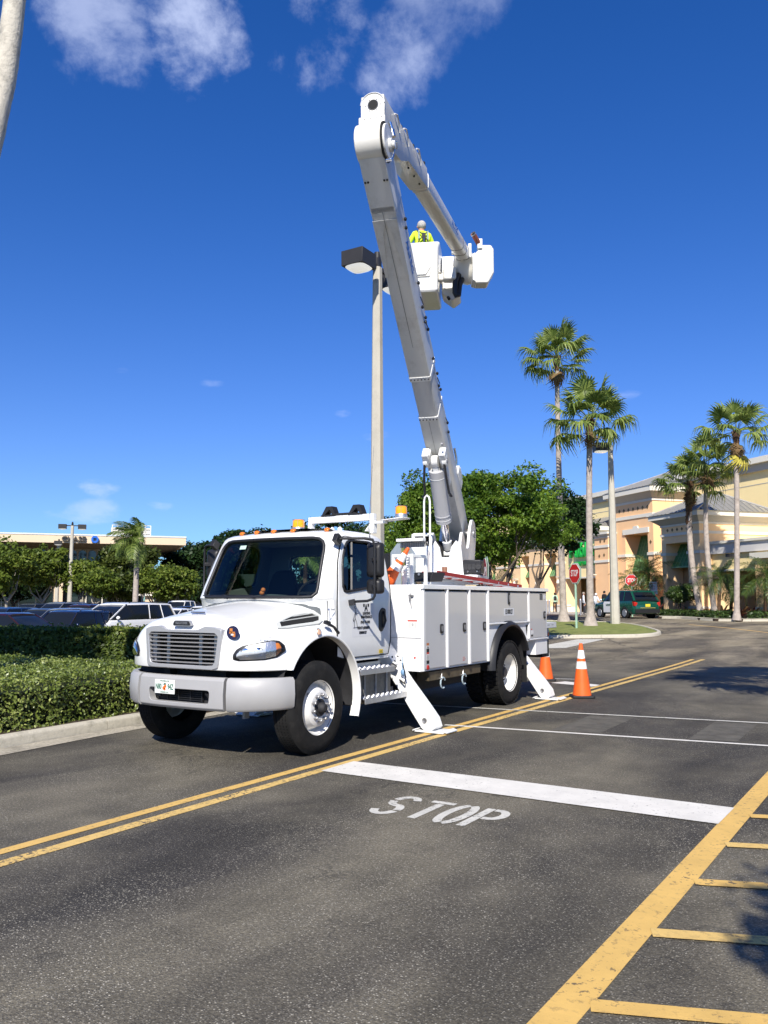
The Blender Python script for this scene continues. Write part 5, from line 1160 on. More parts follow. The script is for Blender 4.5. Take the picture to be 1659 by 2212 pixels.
# ================================================================ pedestal, boom, bucket
BX = Vector((.2731, -.9620, 0)); BN = Vector((.9620, .2731, 0)); BO = Vector((0, 5.45, 0))
BM = Matrix((BX, BN, Vector((0, 0, 1)))).transposed().to_4x4(); BM.translation = BO
def bmb(): q = MB(); q.T = BM; return q                     # coordinates: reach e, sideways n, height z
# turntable and pedestal
q = MB(); q.cyl((0, 5.45, 1.15), (0, 5.45, 2.02), .30, n=28); q.build('pedestal_base', WHITE, TR)
q = bmb(); q.cyl((-.2, 0, 1.98), (-.2, 0, 2.06), .50, n=32); q.obox((-.15, .18, 2.10), (.62, 0, 0), (0, .42, 0), (0, 0, .035)); q.build('turntable', WHITE, TR, bevel=.01)
side = [(.30, 2.13), (.34, 2.35), (.26, 2.70), (.10, 2.92), (-.05, 2.85), (-.25, 2.62), (-.50, 2.66), (-.72, 3.05), (-.92, 3.22), (-1.18, 3.18), (-1.30, 2.95), (-1.15, 2.55), (-.95, 2.13)]
for sgn in (1, -1):
    q = bmb(); q.prism([(e, z) for e, z in round_poly(side, .08, 3)], 'y', sgn * .235, sgn * .285); q.build('turret_plate', WHITE, TR, smooth=30, bevel=.006)
q = bmb(); q.loft([[(.345 - .02 * i, n_, z) for n_ in (-.235, -.10)] + [(.28 - .02 * i, n_, z) for n_ in (-.10, -.235)] for i, z in enumerate((2.13, 2.35))], cap=True)
q.prism([(-.27, 2.13), (.33, 2.13), (.31, 2.40), (.285, 2.66), (.20, 2.74), (.11, 2.62), (.08, 2.45), (-.06, 2.45), (-.09, 2.62), (-.17, 2.74), (-.25, 2.60)], 'x', .24, .29)
q.build('turret_front', WHITE, TR, smooth=0, bevel=.006)
q = bmb(); q.obox((-.35, 0, 2.45), (.38, 0, 0), (0, .22, 0), (0, 0, .30)); q.build('turret_inside', SEAM, TR)
q = bmb(); q.obox((.05, -.46, 2.42), (.20, 0, 0), (0, .165, 0), (0, 0, .24)); q.build('valve_cover', WHITE, TR, bevel=.03)
q = bmb(); q.obox((.02, -.44, 2.86), (.14, 0, 0), (0, .165, 0), (0, 0, .03)); q.obox((.02, -.60, 2.82), (.14, 0, 0), (0, .03, 0), (0, 0, .06)); q.obox((-.12, -.44, 2.76), (.02, 0, 0), (0, .165, 0), (0, 0, .12)); q.build('control_hood', WHITE, TR, bevel=.02)
q = bmb(); q.obox((-.02, -.42, 2.74), (.05, 0, 0), (0, .13, 0), (0, 0, .09)); q.build('control_box', SEAM, TR)
q = bmb()
for i in range(9): q.bar((.06, -.53 + i * .03, 2.68 + .02 * (i % 3)), (.13, -.54 + i * .032, 2.74 + .02 * (i % 2)), .008)
for i in range(6): q.tube([(.04, -.5 + i * .04, 2.70), (.12, -.48 + i * .035, 2.60), (.06, -.40 + i * .02, 2.46)], .008, 5)
q.build('control_lever', CHROME, TR)
q = bmb(); q.tube([(.10, -.30, 2.80), (.15, -.27, 2.72), (.12, -.28, 2.60)], .012, 6); q.build('red_hose', mat('hose_red', (.4, .02, .02), .4), TR)
q = bmb(); q.tube([(.2, -.27, 2.62), (.34, -.28, 2.50), (.36, -.28, 2.25), (.34, -.28, 2.12)], .022, 8); q.build('grey_hose', mat('hose_grey', (.4, .38, .38), .5), TR)
q = bmb(); q.obox((.10, .47, 2.28), (.16, 0, 0), (0, .16, 0), (0, 0, .12)); w = q.build('winch', BLACK, TR, bevel=.02)
q = bmb()
for n_ in (.36, .43, .50): q.obox((.265, n_, 2.28), (.006, 0, 0), (0, .03, 0), (0, 0, .05))
q.lathe([(0, .02), (.05, .02), (.06, 0)], (.265, .58, 2.28), (1, 0, 0), 14); q.build('winch_plate', DARK, w)
q = bmb()
for n_ in (.40, .56): q.lathe([(0, .012), (.014, .012), (.016, 0)], (.265, n_, 2.20), (1, 0, 0), 10)
q.build('winch_bolt', CHROME, w)
q = bmb(); q.lathe([(.042, 0), (.05, .11), (.045, .12), (0, .12)], (.30, .0, 2.16), (0, 0, 1), 14); q.build('brown_cup', mat('cup_brown', (.22, .10, .06), .6), TR)
# perforated platform, tall grab rail, frame, shield
PERF = ALU
q = MB(); q.box(.62, 1.06, 2.62, 2.72, 2.545, 2.59) ; q.build('platform_edge', WHITE, TR, bevel=.006)
q = MB()
for i in range(14):
    for j in range(3): q.box(.64 + i * .030, .64 + i * .030 + .016, 2.728, 2.7295, 2.540 - .022 * (j + 1), 2.540 - .022 * j - .010)
q.build('perforation', mat('perf_light', (.5, .52, .5), .6), TR)
q = MB(); q.box(.63, 1.05, 2.73, 2.735, 2.465, 2.545); q.build('perforated_skirt', mat('skirt_grey', (.20, .20, .20), .6), TR)
q = MB(); q.tube([(.82 + .18, 3.05, 2.30), (.82 + .18, 3.05, 3.00), (.83 + .18, 3.05, 3.05), (.86 + .18, 3.05, 3.075), (.89 + .18, 3.05, 3.05), (.90 + .18, 3.05, 3.0), (.90 + .18, 3.05, 2.30)], .016, 8) if False else q.tube([(.02, 4.55, 1.95), (.02, 4.55, 3.36), (.035, 4.55, 3.43), (.075, 4.55, 3.465), (.115, 4.55, 3.43), (.13, 4.55, 3.36), (.13, 4.55, 2.6)], .017, 8); q.build('grab_rail', WHITE, TR, smooth=60)
q = MB(); w = .045
for x in (.58, .885): q.box(x - w / 2, x + w / 2, 2.60, 2.60 + w, 1.90, 2.36)
q.box(.56, .91, 2.598, 2.645, 2.32, 2.365); q.box(.885 - w / 2, .885 + w / 2, 2.646, 3.0, 2.32, 2.363); q.box(.865, .905, 3.0, 3.05, 1.9, 2.36); q.box(.58 - w / 2, .58 + w / 2, 2.646, 3.0, 2.32, 2.363); q.box(.56, .60, 3.0, 3.05, 1.9, 2.36); q.box(.602, .863, 3.0, 3.048, 2.32, 2.362)
q.box(.56, .80, 2.60, 2.64, 2.10, 2.15); q.box(.72, .80, 2.61, 2.63, 1.9, 2.2); q.build('access_frame', WHITE, TR, bevel=.004)
q = MB()
for k in range(9): q.prism([(.80, 1.96 + k * .04), (.845, 1.975 + k * .04), (.80, 1.99 + k * .04)], 'y', 2.606, 2.62)
q.build('serrated_rung', WHITE, TR)
q = MB(); q.prism([(-.08, 1.9), (-.08, 2.46), (.04, 2.60), (.24, 2.60), (.37, 2.42), (.37, 1.9)], 'y', 3.62, 3.64); q.build('shield_panel', mat('clear_shield', (.33, .37, .40), .25, metal=.3, var=.1), TR)
q = MB(); q.box(-.17, -.10, 3.58, 3.66, 1.9, 2.45); q.build('dark_post', BLACK, TR)
q = MB(); q.box(.19, .24, 3.5, 3.54, 1.9, 2.66); q.build('olive_post', mat('olive', (.16, .17, .05), .6, var=.3, vscale=30), TR)
# lift cylinder
a = Vector((-.05, 0, 2.53)); b = Vector((1.00, 0, 4.02)); d = (b - a).normalized(); S = lambda t: a + d * t; L = (b - a).length
q = bmb(); q.cyl(S(.66), S(L - .16), .138, n=28); q.lathe([(.139, 0), (.145, .01), (.145, .03), (.139, .04)], S(.78), d, 28); cy = q.build('lift_cylinder', mat('cylinder_grey', (.45, .45, .46), .4, var=.05), TR, smooth=50)
q = bmb(); q.lathe([(.140, 0), (.143, .006), (.140, .012)], S(L - .30), d, 28); q.lathe([(.140, 0), (.143, .006), (.140, .012)], S(.72), d, 28); q.build('cylinder_weld', WHITE, cy)
q = bmb(); q.cyl(S(.20), S(.68), .062, n=20); q.build('cylinder_rod', CHROME, cy, smooth=50)
q = bmb(); q.cyl(S(.10), S(.26), .075, .085, n=18); q.cyl(S(0) + Vector((0, -.07, 0)), S(0) + Vector((0, .07, 0)), .09, n=20); q.build('cylinder_eye', WHITE2, cy, smooth=50)
q = bmb(); q.cyl(S(L) + Vector((0, -.05, 0)), S(L) + Vector((0, .05, 0)), .10, n=20); q.obox(S(L - .10), d * .10, (0, .045, 0), d.cross(Vector((0, 1, 0))) * .075); q.build('cylinder_eye', WHITE2, cy, smooth=50)
for n_ in (-.17, .16):
    q = bmb(); q.tube([(1.06, n_, 3.98), (1.0, n_ * 1.15, 3.74), (.86, n_ * 1.25, 3.50), (.84, n_ * 1.5, 3.44), (.80, n_ * 1.3, 3.46)], [.022, .02, .02, .02, .02], 8); q.build('cylinder_hose', BLACK, cy, smooth=60)
# lower boom
A = Vector((-1.05, 0, 2.95)); B = Vector((4.65, 0, 7.60)); U = (B - A).normalized(); V_ = Vector((-U.z, 0, U.x)); LB = (B - A).length
def boom_ring(P0, dirv, up, hw, hb, ht, r=.03, noff=0):
    out = []
    for (sx, sz) in ((1, 1), (-1, 1), (-1, -1), (1, -1)):
        h = ht if sz > 0 else hb
        pts = [(sx * hw, sz * (h - r)), (sx * (hw - .3 * r), sz * (h - .3 * r)), (sx * (hw - r), sz * h)]
        if sx * sz < 0: pts = pts[::-1]
        for p in pts: out.append(tuple(P0 + Vector((0, p[0] + noff, 0)) + up * p[1]))
    return out
def lb(tab, name, m, r=.03): q = bmb(); q.loft([boom_ring(A + U * t, U, V_, hw, hb, ht, r) for t, hw, hb, ht in tab]); return q.build(name, m, TR, smooth=30)
BM1 = lb([(-.18, .13, .20, .16), (.0, .155, .27, .22), (.6, .158, .31, .25), (1.8, .160, .32, .25), (3.02, .160, .315, .24)], 'lower_boom', BOOMW, .02)
BM2 = lb([(3.02, .164, .320, .25), (3.08, .164, .320, .25)], 'boom_collar', WHITE2); BM2b = lb([(3.78, .172, .30, .25), (3.86, .176, .30, .25)], 'boom_collar', WHITE2)
BM3 = lb([(3.0, .158, .31, .235), (3.80, .160, .295, .235)], 'boom_insert', mat('boom_insert_grey', (.56, .56, .55), .45, var=.05, vscale=3, dirt=(.3, .28, .24), dscale=4, damt=.4), .05)
BM4 = lb([(3.84, .168, .29, .25), (5.6, .168, .265, .235), (6.35, .172, .25, .225), (6.62, .174, .25, .22)], 'upper_section', BOOMW, .02)
BM5 = lb([(6.55, .178, .25, .23), (6.80, .178, .25, .235), (7.28, .174, .246, .24)], 'boom_head', WHITE2, .02)
q = bmb()                                             # bolts along collars
for t in (3.04, 3.82):
    for i in range(6): q.lathe([(0, .012), (.010, .012), (.012, 0)], A + U * t - V_ * .325 * (1 if t < 3.5 else .92) + Vector((0, -.14 + .056 * i, 0)), -V_, 6)
for i in range(2):
    for n_ in (-.15, -.11, .11, .15): q.lathe([(0, .010), (.013, .010), (.015, 0)], A + U * 6.98 - V_ * .248 + Vector((0, n_, 0)), -V_, 8)
q.build('boom_bolt', DARK, TR)
q = bmb(); q.obox(A + U * 5.2 - V_ * .279, U * 1.38, (0, .003, 0), V_ * .003); q.obox(A + U * 2.2 - V_ * .319, U * .8, (0, .002, 0), V_ * .002); q.build('boom_seam', mat('seam_grey', (.2, .2, .19), .8), TR)
q = bmb(); hp = [(-.20, -.165), (.0, -.17), (.62, -.10), (.78, -.05), (.82, 0), (.78, .05), (.62, .10), (.0, .17), (-.2, .165)]
# tongue-shaped doubler plate on the underside near the head
P = [A + U * (6.45 - .0 + -x * 1.0) - V_ * .256 + Vector((0, n_, 0)) for x, n_ in [(-.0, -.172), (.85, -.172), (.84, -.13), (.20, -.06), (.06, 0), (.20, .06), (.84, .13), (.85, .172), (-.0, .172)]]
q.add([tuple(p) for p in P] + [tuple(p - V_ * .012) for p in P], [tuple(range(8, -1, -1)), tuple(range(9, 18))] + [(i, (i + 1) % 9, 9 + (i + 1) % 9, 9 + i) for i in range(9)]); q.build('doubler_plate', BOOMW, TR, smooth=0)
q = bmb()                                             # mounting lugs for the lift cylinder
for n_ in (-.115, .115):
    q.obox(A + U * 2.05 - V_ * .39 + Vector((0, n_, 0)), U * .36, (0, .045, 0), V_ * .075); q.cyl(Vector((1.0, n_ * 1.4, 4.02)) + Vector((0, -.04, 0)), Vector((1.0, n_ * 1.4, 4.02)) + Vector((0, .04, 0)), .10, n=18)
    q.obox(Vector((1.05, n_ * 1.25, 4.10)), U * .10, (0, .055, 0), V_ * .10)
q.build('cylinder_lug', WHITE2, TR, bevel=.012)
q = bmb(); q.cyl((1.0, .17, 4.02), (1.0, .21, 4.02), .045, n=14); q.cyl((1.28, .165, 4.25), (1.28, .19, 4.25), .03, n=12); q.cyl((-1.05, -.3, 2.95), (-1.05, .3, 2.95), .07, n=18); q.build('boom_pin', STEEL, TR)
for i, t in enumerate((3.3, 3.42, 3.62, 3.95, 4.45, 4.62, 4.66, 4.88, 5.25, 2.45, 2.6, 6.15, 6.25)):      # hose clips along the near side
    q = bmb(); q.ell(A + U * t + V_ * (.12 - .06 * (i % 2)) + Vector((0, .19, 0)), .028, .022, .028, 8, 6); q.build('hose_clip', BLACK, TR)
    if i % 3 == 1: q = bmb(); q.tube([A + U * t + V_ * .12 + Vector((0, .195, 0)), A + U * (t + .2) + V_ * .02 + Vector((0, .20, 0))], .008, 5); q.build('hose', BLACK, TR)
q = bmb(); q.obox(A + U * 1.15 + V_ * .33, U * .20, (0, .17, 0), V_ * .11); q.obox(A + U * 1.15 + V_ * .46 + Vector((0, .05, 0)), U * .12, (0, .12, 0), V_ * .03); q.build('boom_bracket', WHITE2, TR, bevel=.01)
q = bmb(); q.tube([A + U * 1.2 + V_ * .44 + Vector((0, .05, 0)), A + U * 1.30 + V_ * .60 + Vector((0, .02, 0)), A + U * 1.45 + V_ * .72, A + U * 1.62 + V_ * .70, A + U * 1.66 + V_ * .60], .028, 8); q.build('cable_loop', BLACK, TR, smooth=60)
q = bmb(); q.tube([A + U * 1.25 + V_ * .40 + Vector((0, .12, 0)), A + U * 1.40 + V_ * .60 + Vector((0, .10, 0)), A + U * 1.56 + V_ * .68 + Vector((0, .08, 0))], .022, 8); q.build('cable_guard', CHROME, TR, smooth=60)
# logo: plain blue word on the side of both booms
LB_BLUE = mat('logo_blue2', (.02, .10, .38), .4)
M_ = face(tuple(BM @ (A + U * 5.75 + Vector((0, .1795, 0)) - V_ * .02)), tuple((BM.to_3x3() @ -U)), tuple(BM.to_3x3() @ -V_ * -1)); 
text('ALTEC', .17, M_, LB_BLUE, TR, 'boom_lettering', sx=1.0, bold=.004)
# elbow
q = bmb(); q.cyl((4.67, -.185, 7.60), (4.67, .165, 7.60), .246, n=44); q.obox((4.58, -.015, 7.76), (.10, 0, .05), (0, .18, 0), (0, 0, .18)); q.build('elbow_drum', FIBER, TR, smooth=40, bevel=.012)
q = bmb(); q.cyl((4.67, .165, 7.60), (4.67, .185, 7.60), .252, n=44); q.build('elbow_gasket', SEAM, TR, smooth=40)
q = bmb(); q.cyl((4.67, .185, 7.60), (4.67, .215, 7.60), .222, n=40); q.cyl((4.62, .21, 7.58), (4.62, .25, 7.58), .085, n=22); q.cyl((4.62, .25, 7.58), (4.62, .29, 7.58), .05, n=18); q.build('elbow_cover', WHITE2, TR, smooth=40, bevel=.006)
q = bmb(); q.tube([(4.60, .25, 7.62), (4.50, .27, 7.68), (4.46, .26, 7.60)], .012, 6); q.build('elbow_pipe', CHROME, TR, smooth=50); q = bmb(); q.tube([(4.58, .26, 7.56), (4.66, .27, 7.40), (4.70, .25, 7.33)], .014, 6); q.cyl((4.71, .19, 7.33), (4.71, .27, 7.33), .022, n=10); q.build('elbow_pipe', CHROME, TR, smooth=50); q = bmb(); q.cyl((4.45, .17, 8.0), (4.42, .20, 7.88), .02, n=8); q.cyl((4.43, .19, 7.9), (4.43, .21, 7.8), .035, n=10); q.build('elbow_pipe', CHROME, TR, smooth=50)
# upper boom (root steel box, then fibreglass)
C0 = Vector((4.66, .0, 8.03)); C1 = Vector((2.35, .05, 8.285)); C2 = Vector((-1.32, .08, 8.58)); U2 = (C1 - C0).normalized(); V2 = Vector((0, 0, 1)) - U2 * U2.z; V2.normalize()
rg = []
for c, hw, hb, ht in ((C0, .155, .24, .23), (Vector((4.30, 0, 8.07)), .155, .36, .22), (Vector((3.85, .01, 8.12)), .155, .33, .20), (Vector((3.45, .02, 8.165)), .15, .17, .19), (C1, .145, .155, .165)): rg.append(boom_ring(c, U2, V2, hw, hb, ht, .012))
q = bmb(); q.loft(rg); q.build('upper_boom_root', BOOMW, TR, smooth=30)
cap = [(-.155, 7.77), (.155, 7.77), (.162, 8.12)] + [(.160 * math.cos(R(a)), 8.14 + .155 * math.sin(R(a))) for a in range(0, 181, 12)] + [(-.162, 8.12)]
q = bmb(); q.prism(cap, 'x', 4.665, 4.685); q.build('boom_end_plate', FIBER, TR, smooth=30, bevel=.006)
q = bmb(); q.tube([(4.687, y, z) for y, z in cap[3:-1]], .009, 6); q.build('end_plate_rim', WHITE2, TR, smooth=60)
q = bmb(); q.lathe([(0, .001), (.062, .001)], (4.688, .005, 8.13), (1, 0, 0), 28); q.build('end_hole', SEAM, TR, fix=False)
q = bmb(); q.lathe([(.062, 0), (.068, .006), (.075, 0)], (4.687, .005, 8.13), (1, 0, 0), 28)
for a in range(0, 360, 60): q.lathe([(0, .006), (.008, .006), (.009, 0)], (4.686, .005 + .10 * math.cos(R(a)), 8.13 + .085 * math.sin(R(a))), (1, 0, 0), 8)
for n_ in (-.11, -.03, .06, .12): q.lathe([(0, .006), (.008, .006), (.009, 0)], (4.686, n_, 7.955), (1, 0, 0), 8)
q.build('end_plate_bolt', STEEL, TR)
def oct_ring(c, hw, hh, r): return boom_ring(c, None, Vector((0, 0, 1)), hw, hh, hh, r)
q = bmb(); rg = []
for i in range(9):
    t = i / 8; c = C1.lerp(C2, t); rg.append(oct_ring(c, .132 - .006 * t, .148 - .012 * t, .055))
q.loft(rg); q.build('upper_boom', FIBER, TR, smooth=60)
q = bmb()
for t, k in ((0.0, 1.06), (.03, 1.05)): q.loft([oct_ring(C1.lerp(C2, t + dt) , .133 * k, .149 * k, .056) for dt in (0, .012)])
q.build('upper_collar', WHITE2, TR, smooth=40)
q = bmb()
for t in (.83, .915, .995): q.loft([oct_ring(C1.lerp(C2, t + dt), .131, .141, .055) for dt in (0, .003)])
q.build('boom_band', DARK, TR, smooth=40)
q = bmb()
for i in range(6): q.lathe([(0, .02), (.014, .02), (.016, 0)], C0.lerp(C1, .2 + .14 * i) + Vector((0, .08, -.17 - .02 * (i < 2))), (0, 0, -1), 6)
for i in range(7): q.ell(C0.lerp(C1, .1 + .14 * i) + Vector((0, .13, .19)), .04, .02, .03, 8, 5)
q.build('upper_bolt', DARK, TR)
q = bmb()
for t in (.25, .45, .75): p = C0.lerp(C1, t) + Vector((0, .155, .13)); q.tube([p + Vector((.12, 0, .04)), p + Vector((.05, .02, .06)), p + Vector((-.06, .015, .0)), p + Vector((-.12, .01, -.10))], .012, 6)
q.build('side_cable', mat('cable_light', (.7, .7, .7), .4), TR, smooth=60)
p = BM @ (C1.lerp(C2, .62) + Vector((0, .128, .02))); text('ALTEC', .17, face(tuple(p), tuple(BM.to_3x3() @ (C2 - C1).normalized()), (0, 0, 1)), LB_BLUE, TR, 'boom_lettering', sx=1.1, bold=.004)
# tip: knuckle, rotator, bucket
RT = Vector((.85, .526, 0)); FW = Vector((-.526, .85, 0)); UP = Vector((0, 0, 1))
TIP = BM @ C2; ZT = TIP.z
def tmb(o=TIP):
    M = Matrix((RT, FW, UP)).transposed().to_4x4(); M.translation = o; q = MB(); q.T = M; return q
q = tmb(); dd = (BM.to_3x3() @ (C2 - C1)).normalized(); d_l = Vector((dd @ RT, dd @ FW, dd.z))
q.loft([[tuple(Vector(d_l) * t + Vector((math.cos(a) * r, 0, math.sin(a) * r2)) + Vector((0, 0, dz))) for a in [2 * math.pi * i / 20 for i in range(20)]] for t, r, r2, dz in ((-.02, .135, .145, 0), (.06, .15, .155, -.01), (.12, .20, .24, -.08), (.26, .26, .34, -.19), (.42, .25, .31, -.22), (.50, .14, .18, -.23))]); q.build('boom_tip', FIBER, TR, smooth=60)
q = tmb(); q.prism([(.24, -.60), (.50, -.60), (.62, -.38), (.62, .10), (.57, .19), (.36, .19), (.30, .08), (.24, .0)], 'y', .0, .34); q.build('rotator_housing', FIBER, TR, smooth=0, bevel=.035, seg=3)
q = tmb(); q.prism([(.19, -.55), (.245, -.58), (.245, .02), (.19, -.02)], 'y', -.03, .36); q.build('housing_flange', WHITE2, TR, bevel=.01)
q = tmb(); q.obox((.14, .02, .06), (.035, 0, .0), (0, .05, 0), (0, 0, .15)); q.obox((-.20, -.05, .01), (.03, 0, 0), (0, .04, 0), (0, 0, .05)); q.cyl((-.19, -.12, .0), (-.19, -.2, .0), .028, n=12); q.build('tip_bracket', WHITE, TR, bevel=.02)
q = tmb(); q.cyl((.20, -.14, .34), (.36, .06, .17), .052, n=18); q.build('tip_tube', mat('tube_rust', (.28, .09, .06), .55, metal=.2), TR, smooth=50)
q = tmb(); q.lathe([(.036, 0), (.036, -.004), (.054, -.004), (.054, .02)], (.20, -.14, .34), (-.56, -.70, .45), 18); q.build('tube_ring', ALU, TR)
q = tmb(); q.lathe([(0, 0), (.037, 0)], (.197, -.144, .343), (-.56, -.70, .45), 18); q.build('tube_hole', SEAM, TR, fix=False)
q = tmb(); q.obox((.34, .02, .20), (.05, 0, .0), (0, .06, 0), (0, 0, .10)); q.build('tube_holder', WHITE, TR, bevel=.01)
q = tmb(); q.tube([(-.02, .25, -.30), (-.10, .15, -.42), (-.155, .05, -.60), (-.16, .02, -.80), (-.13, .02, -.86), (-.09, .05, -.84), (-.06, .1, -.6), (.0, .2, -.45)], .055, 10); q.build('rubber_boot', BLACK, TR, smooth=60)
q = tmb(); q.obox((-.26, .14, -.38), (.13, 0, 0), (0, .12, 0), (0, 0, .14)); q.obox((-.30, .2, -.42), (.2, 0, 0), (0, .06, 0), (0, 0, .08)); q.build('platform_shaft', FIBER, TR, bevel=.04)
# bucket
KB = Vector((-.70, 6.44, 7.79)); W1 = Vector((-.917, -.40, 0)).normalized(); D1 = Vector((-.40, .917, 0)).normalized()
def kmb(): M = Matrix((W1, D1, UP)).transposed().to_4x4(); M.translation = KB; q = MB(); q.T = M; return q
def brect(x0, x1, y0, y1, r, z): return [(x0 + (x1 - x0) / 2 + a, y0 + (y1 - y0) / 2 + b, z) for a, b in rrect(x1 - x0, y1 - y0, r, 4)]
q = kmb(); O = [brect(.03, .58, .02, 1.08, .04, 0), brect(.0, .60, -.01, 1.10, .05, .04), brect(-.03, .63, -.05, 1.12, .05, .90), brect(-.055, .655, -.075, 1.145, .06, .955), brect(-.055, .655, -.075, 1.145, .06, .995), brect(-.02, .62, -.04, 1.11, .05, .995), brect(-.005, .60, -.02, 1.09, .05, .93), brect(.03, .57, .02, 1.06, .04, .05)]
q.loft(O); BK_ = q.build('bucket', WHITE, TR, smooth=30, bevel=.01)
q = kmb(); h = [(.36, .47), (.48, .47), (.56, .58), (.53, .64), (.47, .54), (.37, .54), (.31, .64), (.28, .58)]
q.prism([(.22, .33), (.40, .33), (.50, .50), (.42, .50), (.37, .41), (.25, .41), (.16, .50), (.12, .50)], 'y', -.07, -.02); q.build('bucket_step', WHITE, BK_, bevel=.012)
q = kmb(); q.prism([(.15, .30), (.47, .30), (.53, .52), (.40, .52), (.36, .43), (.26, .43), (.2, .52), (.09, .52)], 'y', -.045, -.02); q.build('step_recess', FIBER, BK_, bevel=.01)
q = kmb(); q.obox((-.045, .45, .40), (.02, 0, 0), (0, .20, 0), (0, 0, .02)); q.obox((-.04, .46, .46), (.02, 0, 0), (0, .3, 0), (0, 0, .008)); q.build('bucket_rib', FIBER, BK_, bevel=.012)
q = kmb(); q.prism([(-.035, .16), (-.26, -.02), (-.42, .10), (-.42, .24), (-.30, .42), (-.30, .98), (-.035, .98)], 'y', .62, 1.02); q.build('bucket_mount', WHITE, TR, smooth=0, bevel=.03)
q = kmb(); q.prism([(-.05, .14), (-.26, -.03), (-.41, .08), (-.38, .20), (-.08, .26)], 'y', .50, .62); q.build('mount_floor', FIBER, TR, bevel=.015)
q = kmb(); q.cyl((-.16, .56, .10), (-.2, .46, .0), .03, n=10); q.build('mount_valve', BLACK, TR)
q = kmb(); q.tube([(-.30, .58, .88), (-.34, .55, .80), (-.33, .56, .70), (-.35, .58, .62)], .014, 6); q.build('mount_hose', BLACK, TR)
# red ladder lying on the bed (a thing of its own), cone on the locker
LDR = empty('ladder', (1.0, 4.6, 1.93), 'red and black extension ladder lying on the truck bed below the boom', 'ladder')
a0, a1 = Vector((.60, 3.65, 2.13)), Vector((.98, 6.1, 1.95)); sd_ = Vector((.30, -.30, 0)).normalized()
for off in (0, .40):
    q = MB(); o_ = Vector((-.25, .12, 0)).normalized() * off; q.bar(a0 + o_ + Vector((.15, 0, 0)), a1 + o_ + Vector((.12, 0, 0)), .04, .055); q.build('rail', REDP, LDR, bevel=.004)
for i in range(8):
    q = MB(); p = a0.lerp(a1, (i + .5) / 8) + Vector((.15, 0, -.01)); q.cyl(p, p + Vector((-.36, .17, 0)), .018, n=8); q.build('rung', ALU, LDR)
q = MB(); q.obox((.60, 3.62, 2.06), (.20, -.06, -.0), (0, .20, .0), (.02, .02, .07)); q.build('ladder_feet', RUBBER, LDR, bevel=.01)
q = MB()
for x in (.45, .55, .70): q.lathe([(0, .01), (.018, .01), (.02, 0)], (x, 3.42, 2.10), (0, -1, 0), 10)
q.build('feet_bolt', ALU, LDR)
# ================================================================ cones
def cone(loc, axis_, h, label, squash=1.0, base=True, group='orange traffic cones with white collars'):
    root = empty('traffic_cone', loc, label, 'cone', group); d = Vector(axis_).normalized(); r0, r1 = .165 * h / .9, .03 * h / .9; L0 = Vector(loc)
    def seg(t0, t1, m, nm, g=0):
        q = MB(); q.lathe([(r0 + (r1 - r0) * t + g, h * t + .03) for t in (t0, (t0 + t1) / 2, t1)] + [(r0 + (r1 - r0) * t1 + g - .01, h * t1 + .03)], L0, d, 32); return q.build(nm, m, root, smooth=50, fix=False)
    if base:
        q = MB(); M = Matrix.Rotation(.5, 4, 'Z'); q.T = Matrix.Translation(L0) @ M; s_ = .20 * h / .9; q.loft([[(a * k, b * k, z) for a, b in round_poly([(-s_, -s_), (s_, -s_), (s_, s_), (-s_, s_)], .04, 3)] for k, z in ((1.0, .0), (1.0, .03), (.97, .04))]); q.build('base', RUBBER, root, bevel=.004)
    seg(0, 1.0, ORANGE, 'body'); seg(.52, .66, REFLW, 'collar', .003); seg(.72, .88, REFLW, 'collar', .003)
    q = MB(); q.lathe([(r1, 0), (r1 * .85, .012), (r1 * .5, .012)], L0 + d * (h + .03), d, 20); q.build('tip', ORANGE, root, fix=False); return root
cone((1.90, 6.86, .006), (0, 0, 1), .90, 'orange cone standing on the double yellow line beside the rear outrigger foot')
cone((.22, 9.50, .006), (0, 0, 1), .90, 'orange cone half hidden behind the rear of the truck')
cone((.44, 2.46, 1.80), (.50, .16, .80), .74, 'tilted cone with red tip stowed between the cab and the locker', base=False)
